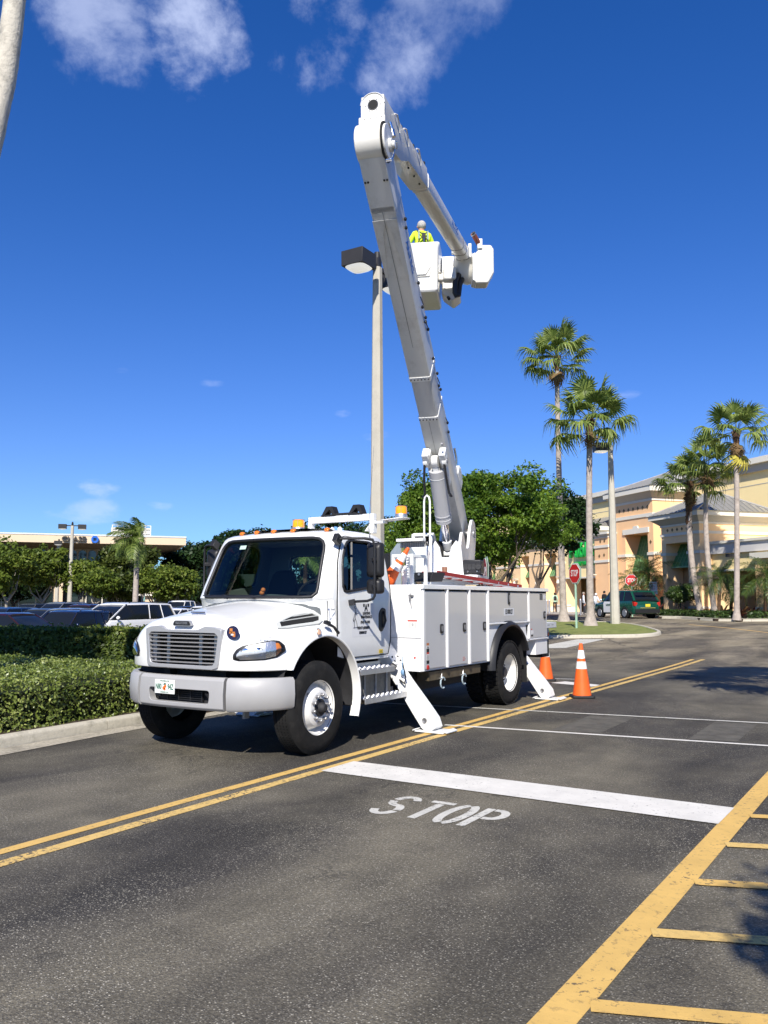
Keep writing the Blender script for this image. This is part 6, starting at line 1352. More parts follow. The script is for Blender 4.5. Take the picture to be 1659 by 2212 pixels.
# ================================================================ people
def human(loc, h, yaw, parts, label, pose=None, hair=(.5, .48, .45), name='person', bald=False, group=None, cat='person'):
    """continuous body grown over a skeleton; faces coloured by the clothes that cover them"""
    root = empty(name, loc, label, cat, group); root.rotation_euler = (0, 0, yaw); k = h / 1.75; P = dict(pel=(0, 0, .95), sp=(0, .01, 1.15), ch=(0, .02, 1.36), nk=(0, .01, 1.50), hd=(0, -.015, 1.60), top=(0, -.01, 1.70),
        shl=(.17, .01, 1.43), ell=(.24, .02, 1.16), wrl=(.25, -.07, .92), hal=(.25, -.10, .83), shr=(-.17, .01, 1.43), elr=(-.24, .02, 1.16), wrr=(-.25, -.07, .92), har=(-.25, -.10, .83),
        hil=(.09, 0, .90), knl=(.10, -.02, .50), anl=(.11, .03, .09), tol=(.12, -.13, .04), hir=(-.09, 0, .90), knr=(-.10, -.02, .50), anr=(-.11, .03, .09), tor=(-.12, -.13, .04))
    P.update(pose or {}); Rd = dict(pel=.135, sp=.125, ch=.15, nk=.055, hd=.085, top=.075, shl=.07, ell=.045, wrl=.032, hal=.035, shr=.07, elr=.045, wrr=.032, har=.035, hil=.09, knl=.06, anl=.042, tol=.035, hir=.09, knr=.06, anr=.042, tor=.035)
    E_ = [('pel', 'sp'), ('sp', 'ch'), ('ch', 'nk'), ('nk', 'hd'), ('hd', 'top'), ('ch', 'shl'), ('shl', 'ell'), ('ell', 'wrl'), ('wrl', 'hal'), ('ch', 'shr'), ('shr', 'elr'), ('elr', 'wrr'), ('wrr', 'har'), ('pel', 'hil'), ('hil', 'knl'), ('knl', 'anl'), ('anl', 'tol'), ('pel', 'hir'), ('hir', 'knr'), ('knr', 'anr'), ('anr', 'tor')]
    ks = list(P); me = bpy.data.meshes.new('body'); me.from_pydata([tuple(Vector(P[a]) * k) for a in ks], [(ks.index(a), ks.index(b)) for a, b in E_], [])
    o = bpy.data.objects.new('body', me); COL.objects.link(o); m = o.modifiers.new('skin', 'SKIN'); sv = me.skin_vertices[0].data
    for i, a in enumerate(ks): w_ = Rd[a] * k; sv[i].radius = (w_ * (1.22 if a in ('ch', 'pel', 'sp') else 1), w_ * (.82 if a in ('ch', 'sp') else 1)); sv[i].use_root = a == 'pel'
    sb = o.modifiers.new('sub', 'SUBSURF'); sb.levels = 2; sb.render_levels = 2; bpy.context.view_layer.update(); apply_mods(o); me = o.data; me.materials.clear()
    for c in ('skin', 'top', 'legs', 'shoe', 'vest'): me.materials.append(parts[c])
    for f in me.polygons:
        f.use_smooth = True; c = f.center / k; z = c.z
        best = min(ks, key=lambda a: (Vector(P[a]) - c).length)
        f.material_index = 0 if best in ('hd', 'top', 'nk', 'hal', 'har') and (z > 1.5 or best in ('hal', 'har')) else (0 if best in ('wrl', 'wrr') and parts.get('short') else 1 if (z > .93 or best in ('ell', 'elr', 'wrl', 'wrr', 'shl', 'shr')) else 2)
        if best in ('anl', 'anr', 'tol', 'tor') and z < .09: f.material_index = 3
        if best in ('ch', 'sp') and parts.get('vested'): f.material_index = 4
    o.parent = root; o.location = (0, 0, 0); o.name = 'body'
    H = Vector(P['hd']) * k
    q = MB(); q.ell((H.x, H.y + .022 * k, H.z + .045 * k), .098 * k, .105 * k, .105 * k, 16, 10); 
    q.v = [v for v in q.v]; hm = q.mesh('hair', mat('hair_%d' % int(hair[0] * 100), hair, .9, var=.3, vscale=40), 60)
    hb = bpy.data.objects.new('hair', hm); COL.objects.link(hb); hb.parent = root
    q = MB(); q.ell((H.x, H.y - .095 * k, H.z + .01 * k), .013 * k, .02 * k, .022 * k, 8, 6); q.ell((H.x + .09 * k, H.y, H.z + .01 * k), .012 * k, .02 * k, .03 * k, 8, 6); q.ell((H.x - .09 * k, H.y, H.z + .01 * k), .012 * k, .02 * k, .03 * k, 8, 6)
    fm = q.mesh('face', parts['skin'], 60); fo = bpy.data.objects.new('face', fm); COL.objects.link(fo); fo.parent = root
    q = MB()
    for sx in (-1, 1):
        for i, (dx, ln) in enumerate(((-.028, .075), (-.010, .085), (.009, .082), (.026, .065), (.04, .045))):
            h0 = Vector(P['hal' if sx > 0 else 'har']) * k; w0 = Vector(P['wrl' if sx > 0 else 'wrr']) * k; d = (h0 - w0).normalized(); s_ = Vector((0, 1, 0)) - d * d.y; s_.normalize(); b0 = h0 + s_ * dx * k * .9; e = b0 + (d + s_ * (dx * 6 if i == 4 else 0)).normalized() * ln * k * .55; f_ = e + (d + Vector((-sx * .5, 0, 0))).normalized() * ln * k * .45
            q.tube([b0, e, f_], [.0095 * k, .009 * k, .007 * k], 6)
    gm = q.mesh('fingers', parts['skin'], 60); go = bpy.data.objects.new('fingers', gm); COL.objects.link(go); go.parent = root
    return root
SKIN1 = mat('skin_light', (.48, .26, .18), .6); SKIN2 = mat('skin_dark', (.10, .05, .03), .6)
HIVIS = mat('hi_vis_yellow', (.62, .85, .03), .7, var=.08, vscale=9); NAVY = mat('trousers_navy', (.02, .022, .035), .8); BLKC = mat('cloth_black', (.014, .014, .016), .85); SHOE = mat('shoe_black', (.012, .012, .012), .6); LSHIRT = mat('shirt_pale_blue', (.62, .66, .75), .8); MINT = mat('shirt_mint', (.42, .62, .45), .8); WSH = mat('shirt_white', (.75, .76, .80), .8); KHAKI = mat('shorts_khaki', (.25, .21, .15), .8)
wk = KB + W1 * .36 + D1 * .50 + Vector((0, 0, .05)); yw = math.atan2(FW.y, FW.x) + math.pi / 2 + .25
WK = human(tuple(wk), 1.66, yw, dict(skin=SKIN1, top=HIVIS, legs=NAVY, shoe=SHOE, vest=HIVIS), 'person in a yellow hi-vis shirt and harness standing in the raised bucket, seen from behind', pose=dict(ell=(.30, -.04, 1.17), wrl=(.22, -.22, 1.05), hal=(.18, -.30, 1.05), elr=(-.30, -.04, 1.17), wrr=(-.24, -.20, 1.02), har=(-.20, -.28, 1.02)), hair=(.42, .40, .37))
HARN = mat('harness_olive', (.12, .11, .05), .8)
def wkpart(mb, nm, m):
    me = mb.mesh(nm, m, 50); o = bpy.data.objects.new(nm, me); COL.objects.link(o); o.parent = WK; return o
q = MB(); kk = 1.66 / 1.75
def strap(P, r=.014): q.tube([Vector(p) * kk for p in P], r, 6)
strap([(.13, -.02, 1.52), (.10, .12, 1.46), (.0, .165, 1.36), (-.10, .15, 1.24), (-.15, .10, 1.12)]); strap([(-.13, -.02, 1.52), (-.10, .12, 1.46), (.0, .165, 1.36), (.10, .15, 1.24), (.15, .10, 1.12)]); strap([(-.17, .08, 1.13), (0, .145, 1.15), (.17, .08, 1.13)])
wkpart(q, 'harness', HARN)
q = MB(); q.obox(Vector((0, .168, 1.37)) * kk, (.04, 0, 0), (0, .01, 0), (0, 0, .035)); q.obox(Vector((.0, .175, 1.30)) * kk, (.02, 0, 0), (0, .012, 0), (0, 0, .03)); wkpart(q, 'harness_ring', DARK)
q = MB()
for sx in (-1, 1): q.tube([Vector((sx * .10, .135, z)) * kk for z in (1.47, 1.38, 1.28)], .018, 5); q.lathe([(.062, 0), (.062, .045)], Vector((sx * .255, .0, 1.20)) * kk, (sx * .2, 0, -1), 14)
wkpart(q, 'reflective_stripe', mat('stripe_grey', (.35, .42, .38), .4))
q = MB(); q.tube([Vector((0, .175, 1.30)) * kk, Vector((.02, .24, 1.15)) * kk, Vector((.06, .42, .93)) * kk, Vector((.14, .55, .86)) * kk, Vector((.24, .52, .93)) * kk, Vector((.33, .42, 1.02)) * kk], .014, 6); wkpart(q, 'lanyard', mat('rope_navy', (.02, .03, .12), .7, var=.6, vscale=70))
human((-18.98, 62.27, .60), 1.75, .6 + math.pi, dict(skin=SKIN2, top=MINT, legs=BLKC, shoe=SHOE, vest=BLKC, vested=1), 'person in a pale green shirt and black vest walking by the store wall', pose=dict(knl=(.10, -.12, .50), anl=(.10, -.10, .10), tol=(.10, -.26, .05)), hair=(.02, .02, .02))
human((-12.1, 51.9, .55), 1.68, .9, dict(skin=SKIN1, top=LSHIRT, legs=KHAKI, shoe=SHOE, vest=LSHIRT), 'white-haired person in a pale blue shirt pushing a shopping cart', pose=dict(ell=(.24, -.12, 1.15), wrl=(.20, -.34, 1.05), hal=(.20, -.40, 1.05), elr=(-.24, -.12, 1.15), wrr=(-.20, -.34, 1.05), har=(-.20, -.40, 1.05), nk=(0, -.05, 1.48), hd=(0, -.10, 1.57), top=(0, -.10, 1.67)), hair=(.75, .74, .72))
human((-13.0, 57.0, .60), 1.82, 2.6, dict(skin=SKIN1, top=BLKC, legs=BLKC, shoe=SHOE, vest=BLKC), 'person in dark clothes standing in the shade of the store entrance', hair=(.03, .025, .02))
human((-13.6, 53.8, .58), 1.72, 1.9, dict(skin=SKIN1, top=WSH, legs=NAVY, shoe=SHOE, vest=WSH), 'person in a white shirt half hidden behind the palm trunk by the entrance', hair=(.3, .25, .2))
# shopping cart
CT = empty('shopping_cart', (-11.7, 51.45, .55), 'wire shopping cart pushed by the white-haired person', 'shopping cart'); CT.rotation_euler = (0, 0, .9)
def cpart(mb, nm, m): me = mb.mesh(nm, m, 30); o = bpy.data.objects.new(nm, me); COL.objects.link(o); o.parent = CT; return o
q = MB()
for z, k in ((.50, .8), (.62, .86), (.76, .93), (.90, 1.0)): q.tube([(a * k, b * k + (1 - k) * .2, z) for a, b in ((-.27, -.40), (.27, -.40), (.30, .40), (-.30, .40))], .008, 4, closed=True)
for i in range(9):
    t = -1 + i / 4; q.bar((t * .27, -.40, .90), (t * .22, -.28, .5), .006); q.bar((t * .30, .40, .90), (t * .24, .36, .5), .006); q.bar((-.29, t * .4, .90), (-.23, t * .32 + .04, .5), .006); q.bar((.29, t * .4, .90), (.23, t * .32 + .04, .5), .006); q.bar((t * .22, -.28, .5), (t * .24, .36, .5), .006)
cpart(q, 'basket', ALU); q = MB(); q.tube([(-.28, .42, 1.0), (.28, .42, 1.0)], .016, 6); cpart(q, 'handle', mat('handle_green', (.02, .2, .06), .5)); q = MB()
for s in (-1, 1): q.tube([(s * .28, .42, 1.0), (s * .26, .36, .5), (s * .24, .40, .12), (s * .2, -.30, .14), (s * .22, -.28, .5)], .012, 5)
cpart(q, 'frame', STEEL)
for x in (-.22, .22):
    for y in (-.3, .38): q = MB(); q.cyl((x - .012, y, .06), (x + .012, y, .06), .06, n=12); cpart(q, 'wheel', BLACK)
# ================================================================ lamp posts, signs, bollards
CX, CY, CZ = 6.81, -7.716, 1.714
def at(u, v, r):                             # real place of a point of the photograph seen at level distance r
    d = pix(u, v); t = r / math.hypot(d.x, d.y); return Vector((CX, CY, CZ)) + d * t
POLE = mat('pole_concrete', (.46, .43, .36), .85, var=.08, vscale=2, bump=.15, bscale=50, dirt=(.25, .22, .17), dscale=3, damt=.4)
BRONZE = mat('lamp_bronze', (.028, .026, .025), .5, var=.1)
LAMPG = mat('lamp_lens', (.82, .82, .78), .15, coat=.6, emit=(1, .98, .92), es=.45)  # slight glow added so the lens looks bright in daylight
HLG = mat('car_lamp', (.75, .76, .78), .2, coat=.6)
def lamppost(base, h, w0, w1, heads, label, hs=.56, hh=.34, yaw=0, rot=0, arm=.50, group='concrete lamp posts with box heads'):
    """heads: list of angles at which a box head hangs off the top"""
    base = Vector(base); r = empty('lamp_post', base, label, 'lamp post', group); q = MB(); ca, sa = math.cos(rot), math.sin(rot)
    def sq(w, z): c = w * .22; return [(base.x + ca * a - sa * b, base.y + sa * a + ca * b, base.z + z) for a, b in ((w / 2 - c, w / 2), (-w / 2 + c, w / 2), (-w / 2, w / 2 - c), (-w / 2, -w / 2 + c), (-w / 2 + c, -w / 2), (w / 2 - c, -w / 2), (w / 2, -w / 2 + c), (w / 2, w / 2 - c))]
    q.loft([sq(w0 + (w1 - w0) * t, -.05 + (h + .05) * t) for t in (0, .3, .6, 1)]); q.build('pole', POLE, r, smooth=20)
    T = base + Vector((0, 0, h)); q = MB(); q.box(T.x - .07, T.x + .07, T.y - .07, T.y + .07, T.z - .02, T.z + .22); q.cyl(T + Vector((0, 0, .1)), T + Vector((0, 0, .36)), .075, n=12); q.build('bracket', BRONZE, r)
    for a in heads:
        d = Vector((math.cos(a), math.sin(a), 0)); s_ = Vector((-d.y, d.x, 0)); q = MB(); q.obox(T + d * (arm / 2 + .05), d * arm / 2, s_ * .035, Vector((0, 0, .045))); q.build('arm', BRONZE, r)
        c = T + d * (arm + hs / 2) + Vector((0, 0, -.10)); q = MB()
        q.loft([[tuple(c + d * x * k + s_ * y * k + Vector((0, 0, z))) for x, y in ((-hs / 2, -hs / 2), (hs / 2, -hs / 2), (hs / 2, hs / 2), (-hs / 2, hs / 2))] for k, z in ((.99, -hh / 2), (1, hh / 2))]); H_ = q.build('lamp_head', BRONZE, r, bevel=.006)
        q = MB(); K = 20; V = []
        for j, (k, z) in enumerate(((.47, 0), (.40, -.035), (.26, -.06), (.0, -.068))):
            for i in range(K):
                t = 2 * math.pi * i / K; ex = abs(math.cos(t)) ** .6 * math.copysign(1, math.cos(t)); ey = abs(math.sin(t)) ** .6 * math.copysign(1, math.sin(t)); V.append([tuple(c + d * ex * k * hs + s_ * ey * k * hs + Vector((0, 0, -hh / 2 - .003 + z)))])
        rings = [[V[j * K + i][0] for i in range(K)] for j in range(4)]; q.loft(rings, cap=False); q.build('lamp_lens', LAMPG, H_, smooth=60, fix=False)
    return r
lamppost((-3.05, 7.94, .1), 9.20, .315, .185, [-math.pi / 2, math.pi / 2], 'tall concrete lamp post right behind the truck, being serviced from the bucket', rot=0)
lamppost((-5.72, 34.92, .44), 9.25, .44, .23, [math.atan2(-.526, -.85)], 'concrete lamp post with one box head on the grass island', hs=.72, hh=.42, rot=.6, arm=.12)
p = at(150, 1303, 83); lamppost((p.x, p.y, -.2), 8.8, .42, .25, [math.atan2(.75, .66), math.atan2(-.75, -.66)], 'slim lamp post with two box heads in the car park at the left', hs=.72, hh=.42, rot=.7)
p = at(122, 1303, 97); lamppost((p.x, p.y, -.2), 8.1, .42, .30, [math.atan2(-.66, .75)], 'lamp post half hidden among the trees in front of the bank', hs=.8, hh=.4, rot=.7)
SRED = mat('stop_red', (.50, .018, .018), .4, var=.06, vscale=3); SWHT = mat('sign_white', (.72, .72, .70), .4); SMINT = mat('post_mint', (.30, .46, .34), .6, var=.1); SMINTB = mat('sign_back_mint', (.42, .52, .42), .6)
def stopsign(base, zc, size, nrm, label, backing=True, post=SMINT, h0=0):
    base = Vector(base); n = Vector((*nrm, 0)).normalized(); rt = Vector((0, 0, 1)).cross(n).normalized(); r = empty('stop_sign', base, label, 'stop sign', 'red octagonal stop signs'); c = Vector((base.x, base.y, zc)) + n * .05
    def octa(R_, off, m, nm, par, th=.006): q = MB(); P = [c + rt * R_ * math.cos(R(22.5 + 45 * i)) + Vector((0, 0, R_ * math.sin(R(22.5 + 45 * i)))) + n * off for i in range(8)]; q.add([tuple(a) for a in P] + [tuple(a + n * th) for a in P], [tuple(range(8)), tuple(range(15, 7, -1))] + [(i, (i + 1) % 8, 8 + (i + 1) % 8, 8 + i) for i in range(8)]); return q.build(nm, m, par, smooth=0)
    k = size / 2 / math.cos(R(22.5)); 
    if backing: octa(k * 1.10, -.05, SMINTB, 'backing_plate', r, .01)
    f = octa(k, 0, SWHT, 'sign_face', r); octa(k * .94, .007, SRED, 'red_field', f, .002)
    text('STOP', size * .46, face(c + n * .0105, rt, (0, 0, 1)), SWHT, f, 'sign_lettering', sx=.60, bold=size * .009)
    q = MB(); q.box(base.x - .04, base.x + .04, base.y - .04, base.y + .04, base.z - .05 - h0, zc + size * .5); q.build('post', post, r); return r
stopsign((-6.11, 30.12, .33), 2.93, .90, (-.62, -.78), 'stop sign on a pale green post standing in the grass island')
p = at(1364, 1254, 60); stopsign((p.x, p.y, .55), p.z, .80, (.30, -.95), 'small stop sign rising behind the green and white police car', backing=False)
p = at(1051, 1236, 25.5); stopsign((p.x, p.y, 0), p.z, .84, (-.84, -.54), 'darker stop sign seen edgewise just behind the truck bed and ladder')
p = at(1411, 1270, 60); NS = empty('notice_sign', (p.x, p.y, .55), 'small white notice sign on a green post right of the police car', 'sign')
n = Vector((.2, -.98, 0)).normalized(); rt = Vector((-n.y, n.x, 0)); q = MB(); q.obox((p.x, p.y, p.z), rt * .27, n * .012, Vector((0, 0, .42))); s_ = q.build('sign_plate', SWHT, NS)
q = MB()
for i, (w_, z) in enumerate(((.18, .30), (.06, .17), (.13, .08), (.15, -.02), (.10, -.12), (.18, -.30), (.2, -.36))): q.obox(Vector((p.x, p.y, p.z + z)) + n * .014, rt * w_, n * .001, Vector((0, 0, .016)))
q.build('sign_print', mat('print_red', (0, 0, 0)), s_); q = MB(); q.box(p.x - .05, p.x + .05, p.y - .0, p.y + .1, .5, p.z); q.build('post', SMINT, NS)
for (x, y, h, lab) in ((-13.75, 53.5, 1.12, 'steel bollard between the stop sign post and the entrance'), (-11.7, 51.9, 1.12, 'steel bollard just right of the shopping cart'), (-18.2, 58.2, 1.05, 'steel bollard nearest the end of the truck tail'), (-17.9, 58.0, 1.05, 'steel bollard paired close to the one behind the truck tail'), (-15.4, 59.6, .7, 'short dark bollard against the white base of the wall')):
    q = MB(); q.cyl((x, y, .5), (x, y, .6 + h), .085, n=16); q.lathe([(.085, 0), (.07, .04), (0, .06)], (x, y, .6 + h), (0, 0, 1), 16); q.build('bollard', ALU if h > .8 else DARK, smooth=40, label=lab, cat='bollard', group='bollards in front of the store')
# ================================================================ cars
CARB = {}
def carpaint(nm, c, metal=.3): return mat('car_' + nm, c, .25, metal=metal, coat=1.0)
def car(kind, base, yaw, paint_, label, detail=1, h_scale=1, cat='car', group='cars parked in the lot', name='parked_car', belt=None):
    L, Wd, H, zs, nose, tail, wsb, rf, rr_, rb = dict(sedan=(4.8, 1.82, 1.45, .96, .72, .95, 1.05, .25, -.95, -1.75), suv=(4.6, 1.85, 1.66, 1.05, .90, 1.05, 1.10, .45, -1.75, -2.2), van=(5.1, 1.98, 1.75, 1.08, .88, 1.1, 1.55, .55, -2.1, -2.48), hatch=(4.3, 1.78, 1.5, .98, .8, .98, 1.05, .35, -1.5, -2.05), truck=(5.6, 1.98, 1.88, 1.15, 1.1, 1.15, 1.25, .65, -.7, -.95))[kind]
    r = empty(name, base, label, cat, group, yaw); hw = Wd / 2
    def pt(mb, nm, m, bev=0, sm=35, par=None):
        me = mb.mesh(nm, m, sm); o = bpy.data.objects.new(nm, me); COL.objects.link(o); o.parent = par or r
        if bev: b = o.modifiers.new('b', 'BEVEL'); b.width = bev; b.segments = 2; b.limit_method = 'ANGLE'; b.angle_limit = R(35)
        return o
    def sec(x, w, zt, zb=.25, crown=.03):
        h = [(w * .90, zb), (w * .985, zb + .14), (w, zb + .32), (w * .995, zt - .16), (w * .96, zt - .045), (w * .86, zt)]
        return [(x, a, z) for a, z in h] + [(x, 0, zt + crown)] + [(x, -a, z) for a, z in h[::-1]]
    q = MB(); zf = nose; S_ = [(L / 2, hw * .72, zf - .22, .34), (L / 2 - .06, hw * .86, zf - .10, .26), (L / 2 - .35, hw * .97, zf, .24), (L / 2 - .9, hw, zf + (zs - zf) * .5, .24), (wsb, hw, zs - .02, .24), (.3, hw, zs, .24), (-1.0, hw, zs + .01, .24), (rb + .1, hw, zs + .02, .24), (-L / 2 + .25, hw * .96, tail, .26), (-L / 2 + .05, hw * .88, tail - .08, .30), (-L / 2, hw * .8, tail - .22, .36)]
    if kind == 'truck': S_[6:] = [(rb + .02, hw, zs, .24), (rb, hw, zs - .02, .24), (-L / 2 + .02, hw, zs - .02, .26), (-L / 2, hw, zs - .04, .3)]
    q.loft([sec(x, w, z, zb) for x, w, z, zb in S_]); pt(q, 'body', paint_, 0, 40)
    wt = hw * .76; q = MB(); zt = H - .035
    G = [(wsb, hw * .90, zs - .03, hw * .84, zs + .0), (wsb * .45 + rf * .55, hw * .93, zs - .02, hw * .80, zs + (zt - zs) * .58), (rf, hw * .94, zs - .02, wt, zt), ((rf + rr_) / 2, hw * .945, zs - .02, wt, zt + .0), (rr_, hw * .93, zs - .02, wt * .97, zt - .03), (rb, hw * .88, zs - .02, hw * .80, zs + .02)]
    q.loft([[(x, a, z0), (x, (a + b) / 2 + .015, (z0 + z1) / 2), (x, b, z1), (x, 0, z1 + .02), (x, -b, z1), (x, -(a + b) / 2 - .015, (z0 + z1) / 2), (x, -a, z0)] for x, a, z0, b, z1 in G]); pt(q, 'window', CARGL, 0, 35)
    q = MB(); q.loft([[(x, b * 1.03, z - .035), (x, b, z + .03), (x, b * .7, z + .06), (x, 0, z + .07), (x, -b * .7, z + .06), (x, -b, z + .03), (x, -b * 1.03, z - .035), (x, 0, z - .02)] for x, b, z in ((rf + .06, wt * .96, zt - .04), (rf - .1, wt, zt), ((rf + rr_) / 2, wt, zt + .01), (rr_ + .1, wt * .98, zt - .01), (rr_ - .05, wt * .94, zt - .04))]); pt(q, 'roof', paint_, 0, 50)
    for s in (1, -1):
        xm = (rf + rr_) / 2 + .1
        P = [((wsb - .02, s * hw * .87, zs - .01), (rf + .05, s * wt * 1.01, zt - .02), .035, .05), ((rb + .02, s * hw * .85, zs), (rr_ - .02, s * wt * .99, zt - .03), .12 if kind in ('suv', 'hatch', 'van') else .08, .05), ((xm - .02, s * hw * .955, zs), (xm - .08, s * wt * 1.035, zt - .02), .03, .035)]
        if kind in ('suv', 'van'): P.append(((rr_ + .55, s * hw * .955, zs), (rr_ + .62, s * wt * 1.03, zt - .02), .03, .03))
        for a_, b_, w_, h_ in P: q = MB(); q.bar(a_, b_, w_, h_); pt(q, 'pillar', paint_)
    for s in (1, -1):
        q = MB(); q.ell((wsb - .28, s * (hw + .06), zs + .07), .06, .10, .075, 10, 6); pt(q, 'mirror', paint_)
        q = MB(); q.loft([[(L / 2 - .04 - dx, s * (hw * k), z) for k, z in ((.52, zf - .15), (.78, zf - .16), (.78, zf - .02), (.55, zf - .06))] for dx in (-.02, .22)]); pt(q, 'headlight', HLG, .02)
        q = MB(); q.loft([[(-L / 2 + .06 + dx, s * (hw * k), z) for k, z in ((.70, tail - .32), (.93, tail - .30), (.93, tail - .06), (.72, tail - .10))] for dx in (-.05, .2)]); pt(q, 'tail_light', REDL, .01)
        for x in (L / 2 - .92, -L / 2 + .95):
            q = MB(); q.cyl((x, s * (hw - .22), .33), (x, s * (hw + .012), .33), .335, n=24); q.cyl((x, s * (hw - .25), .36), (x, s * (hw + .004), .36), .40, n=24) if False else None; w_ = pt(q, 'wheel', TYRE, .02)
            q = MB(); q.lathe([(0, .03), (.05, .03), (.20, .012), (.215, .016), (.22, 0)], (x, s * (hw + .012), .33), (0, s, 0), 20); pt(q, 'rim', ALU, 0, 35, w_)
            q = MB(); q.lathe([(.34, 0), (.385, .0), (.39, -.02)], (x, s * (hw + .002), .35), (0, s, 0), 24); pt(q, 'wheel_arch', BLACK, 0, 35)
    if kind in ('suv', 'van') and detail:
        q = MB()
        for s in (1, -1): q.tube([(rf - .25, s * wt * .88, H + .01), (rf - .35, s * wt * .88, H + .05), (rr_ + .4, s * wt * .88, H + .05), (rr_ + .3, s * wt * .88, H)], .015, 6)
        pt(q, 'roof_rail', BLACK)
    return r
def yawof(v): return math.atan2(v[1], v[0])
NAVYC, BLK_, SILV, WHTC, REDC, GRYC, DKBL, BRNC = carpaint('navy', (.008, .014, .05)), carpaint('black', (.012, .008, .010)), carpaint('silver', (.42, .44, .46), .7), carpaint('white', (.78, .78, .78), 0), carpaint('red', (.22, .006, .008)), carpaint('grey', (.10, .11, .12), .6), carpaint('blue', (.02, .05, .14)), carpaint('maroon', (.035, .006, .010))
def park(u, r, kind, pnt, lab, yaw=None, v=1330, dz=-.25):
    p = at(u, v, r); return car(kind, (p.x, p.y, dz), yawof((.236, -.972)) if yaw is None else yaw, pnt, lab)
park(35, 35, 'sedan', BRNC, 'dark maroon sedan at the left edge behind the hedge, nose to the right', yawof((.93, .20)))
park(152, 37.5, 'suv', NAVYC, 'navy blue crossover between the maroon sedan and the white minivan', dz=-.42)
VAN = park(264, 40, 'van', WHTC, 'white minivan facing left next to the truck hood')
VAN.scale = (1.06, 1.04, 1.03); VAN.rotation_euler.z += -.16
park(222, 48, 'hatch', SILV, 'silver car just behind the white minivan')
park(140, 47, 'hatch', SILV, 'light silver car showing its roof behind the navy crossover')
park(88, 50, 'sedan', GRYC, 'dark grey sedan with a pale mirror behind the maroon sedan')
park(182, 53, 'suv', BRNC, 'dark maroon car in the second row, right of the silver roofs')
park(40, 60, 'sedan', SILV, 'silver sedan far left below the trees')
park(205, 60, 'suv', REDC, 'bright red car in the back row near the bank entrance')
park(262, 55, 'suv', DKBL, 'dark blue sport utility car behind the silver car')
park(305, 60, 'suv', GRYC, 'grey car with roof rails above the minivan roof')
park(345, 54, 'hatch', BLK_, 'black car right of the minivan with a low roof')
park(375, 50, 'sedan', WHTC, 'white sedan tucked behind the truck hood')
park(400, 66, 'sedan', BLK_, 'black sedan far back, right of the palm')
park(392, 72, 'truck', WHTC, 'white pickup truck cab in the back row')
park(440, 60, 'hatch', WHTC, 'white car beside the far truck mirror')
park(130, 68, 'van', SILV, 'pale van in the back row below the double lamp post')
park(70, 72, 'suv', GRYC, 'dark car in the back row under the trees')
park(8, 52, 'hatch', DKBL, 'blue hatchback at the far left edge')
park(235, 72, 'sedan', REDC, 'deep red sedan farthest back, left of the palm trunk')
park(320, 74, 'sedan', NAVYC, 'navy sedan farthest back, right of the palm trunk')
# police car at the kerb
PG1 = carpaint('police_green', (.006, .075, .050), .2); PC = car('suv', (-8.55, 46.9, .55), yawof((-.745, .667)), PG1, 'green and white police sport utility car parked at the store kerb', cat='police car', group=None, name='police_car')
PC.scale = (1.07, 1.07, 1.05)
def pcp(q, nm, m, bev=0): me = q.mesh(nm, m, 30); o = bpy.data.objects.new(nm, me); COL.objects.link(o); o.parent = PC; return o
for s in (1, -1):
    q = MB(); q.loft([[(x, s * (.925 + .006), .34), (x, s * (.925 + .010), .55), (x, s * (.925 + .008), .86), (x, s * (.925 - .012), 1.0)] for x in (-.10, .4, .95)], closed=False, cap=False); pcp(q, 'door_panel', WHTC)
    t_ = text('SHERIFF', .19, face((.42, s * .939, .78), (-s, 0, 0), (0, 0, 1)), PG1, PC, 'door_lettering', sx=.75, bold=.004)
    t_.location = (.42, s * .939, .78)
q = MB(); q.box(-2.33, -2.27, -.80, .80, .34, .56); pcp(q, 'rear_bumper', BLACK)
q = MB(); q.box(-2.345, -2.325, -.16, .16, .70, .86); pcp(q, 'number_plate', mat('plate_yellow', (.70, .55, .04), .5))
q = MB(); q.box(-2.34, -2.32, -.5, .5, .62, .645); pcp(q, 'chrome_strip', mat('gold_strip', (.45, .36, .12), .35))
q = MB(); q.box(2.30, 2.42, -.55, .55, .42, .50); q.box(2.30, 2.42, -.35, -.29, .35, .95); q.box(2.30, 2.42, .29, .35, .35, .95); pcp(q, 'push_bar', BLACK)
q = MB(); q.box(-2.36, -2.2, -.70, .70, 1.56, 1.60); pcp(q, 'rear_spoiler', PG1)
# ================================================================ STORE
SO = Vector((-.131, 49.133, 0)); SD = Vector((-.7651, .6439, 0)); SN = Vector((-.6439, -.7651, 0))
SM = Matrix((SD, SN, Vector((0, 0, 1)))).transposed().to_4x4(); SM.translation = SO      # s along the front, n outwards, z up
ST = empty('store_building', tuple(SM @ Vector((14, -6, .5))), 'peach and yellow supermarket with green awnings and grey metal hip roofs', 'building')
YW = mat('stucco_yellow', (.97, .78, .40), .9, var=.03, vscale=.6, bump=.12, bscale=25, dirt=(.6, .46, .28), dscale=.7, damt=.25)
OW = mat('stucco_peach', (.97, .67, .37), .9, var=.04, vscale=.6, bump=.12, bscale=25, dirt=(.6, .36, .2), dscale=.7, damt=.25)
OW2 = mat('stucco_apricot', (.92, .57, .30), .9, var=.04, vscale=.6, bump=.12, bscale=25)
TRIM = mat('cornice_cream', (.74, .70, .60), .8, var=.03, vscale=2); TRIMG = mat('cornice_grey', (.46, .44, .39), .8, var=.03)
FASC = mat('fascia_grey', (.62, .60, .58), .8); MROOF = mat('metal_roof', (.38, .37, .34), .4, metal=.5, var=.06, vscale=2); MROOFD = mat('metal_roof_seam', (.36, .35, .33), .45, metal=.4)
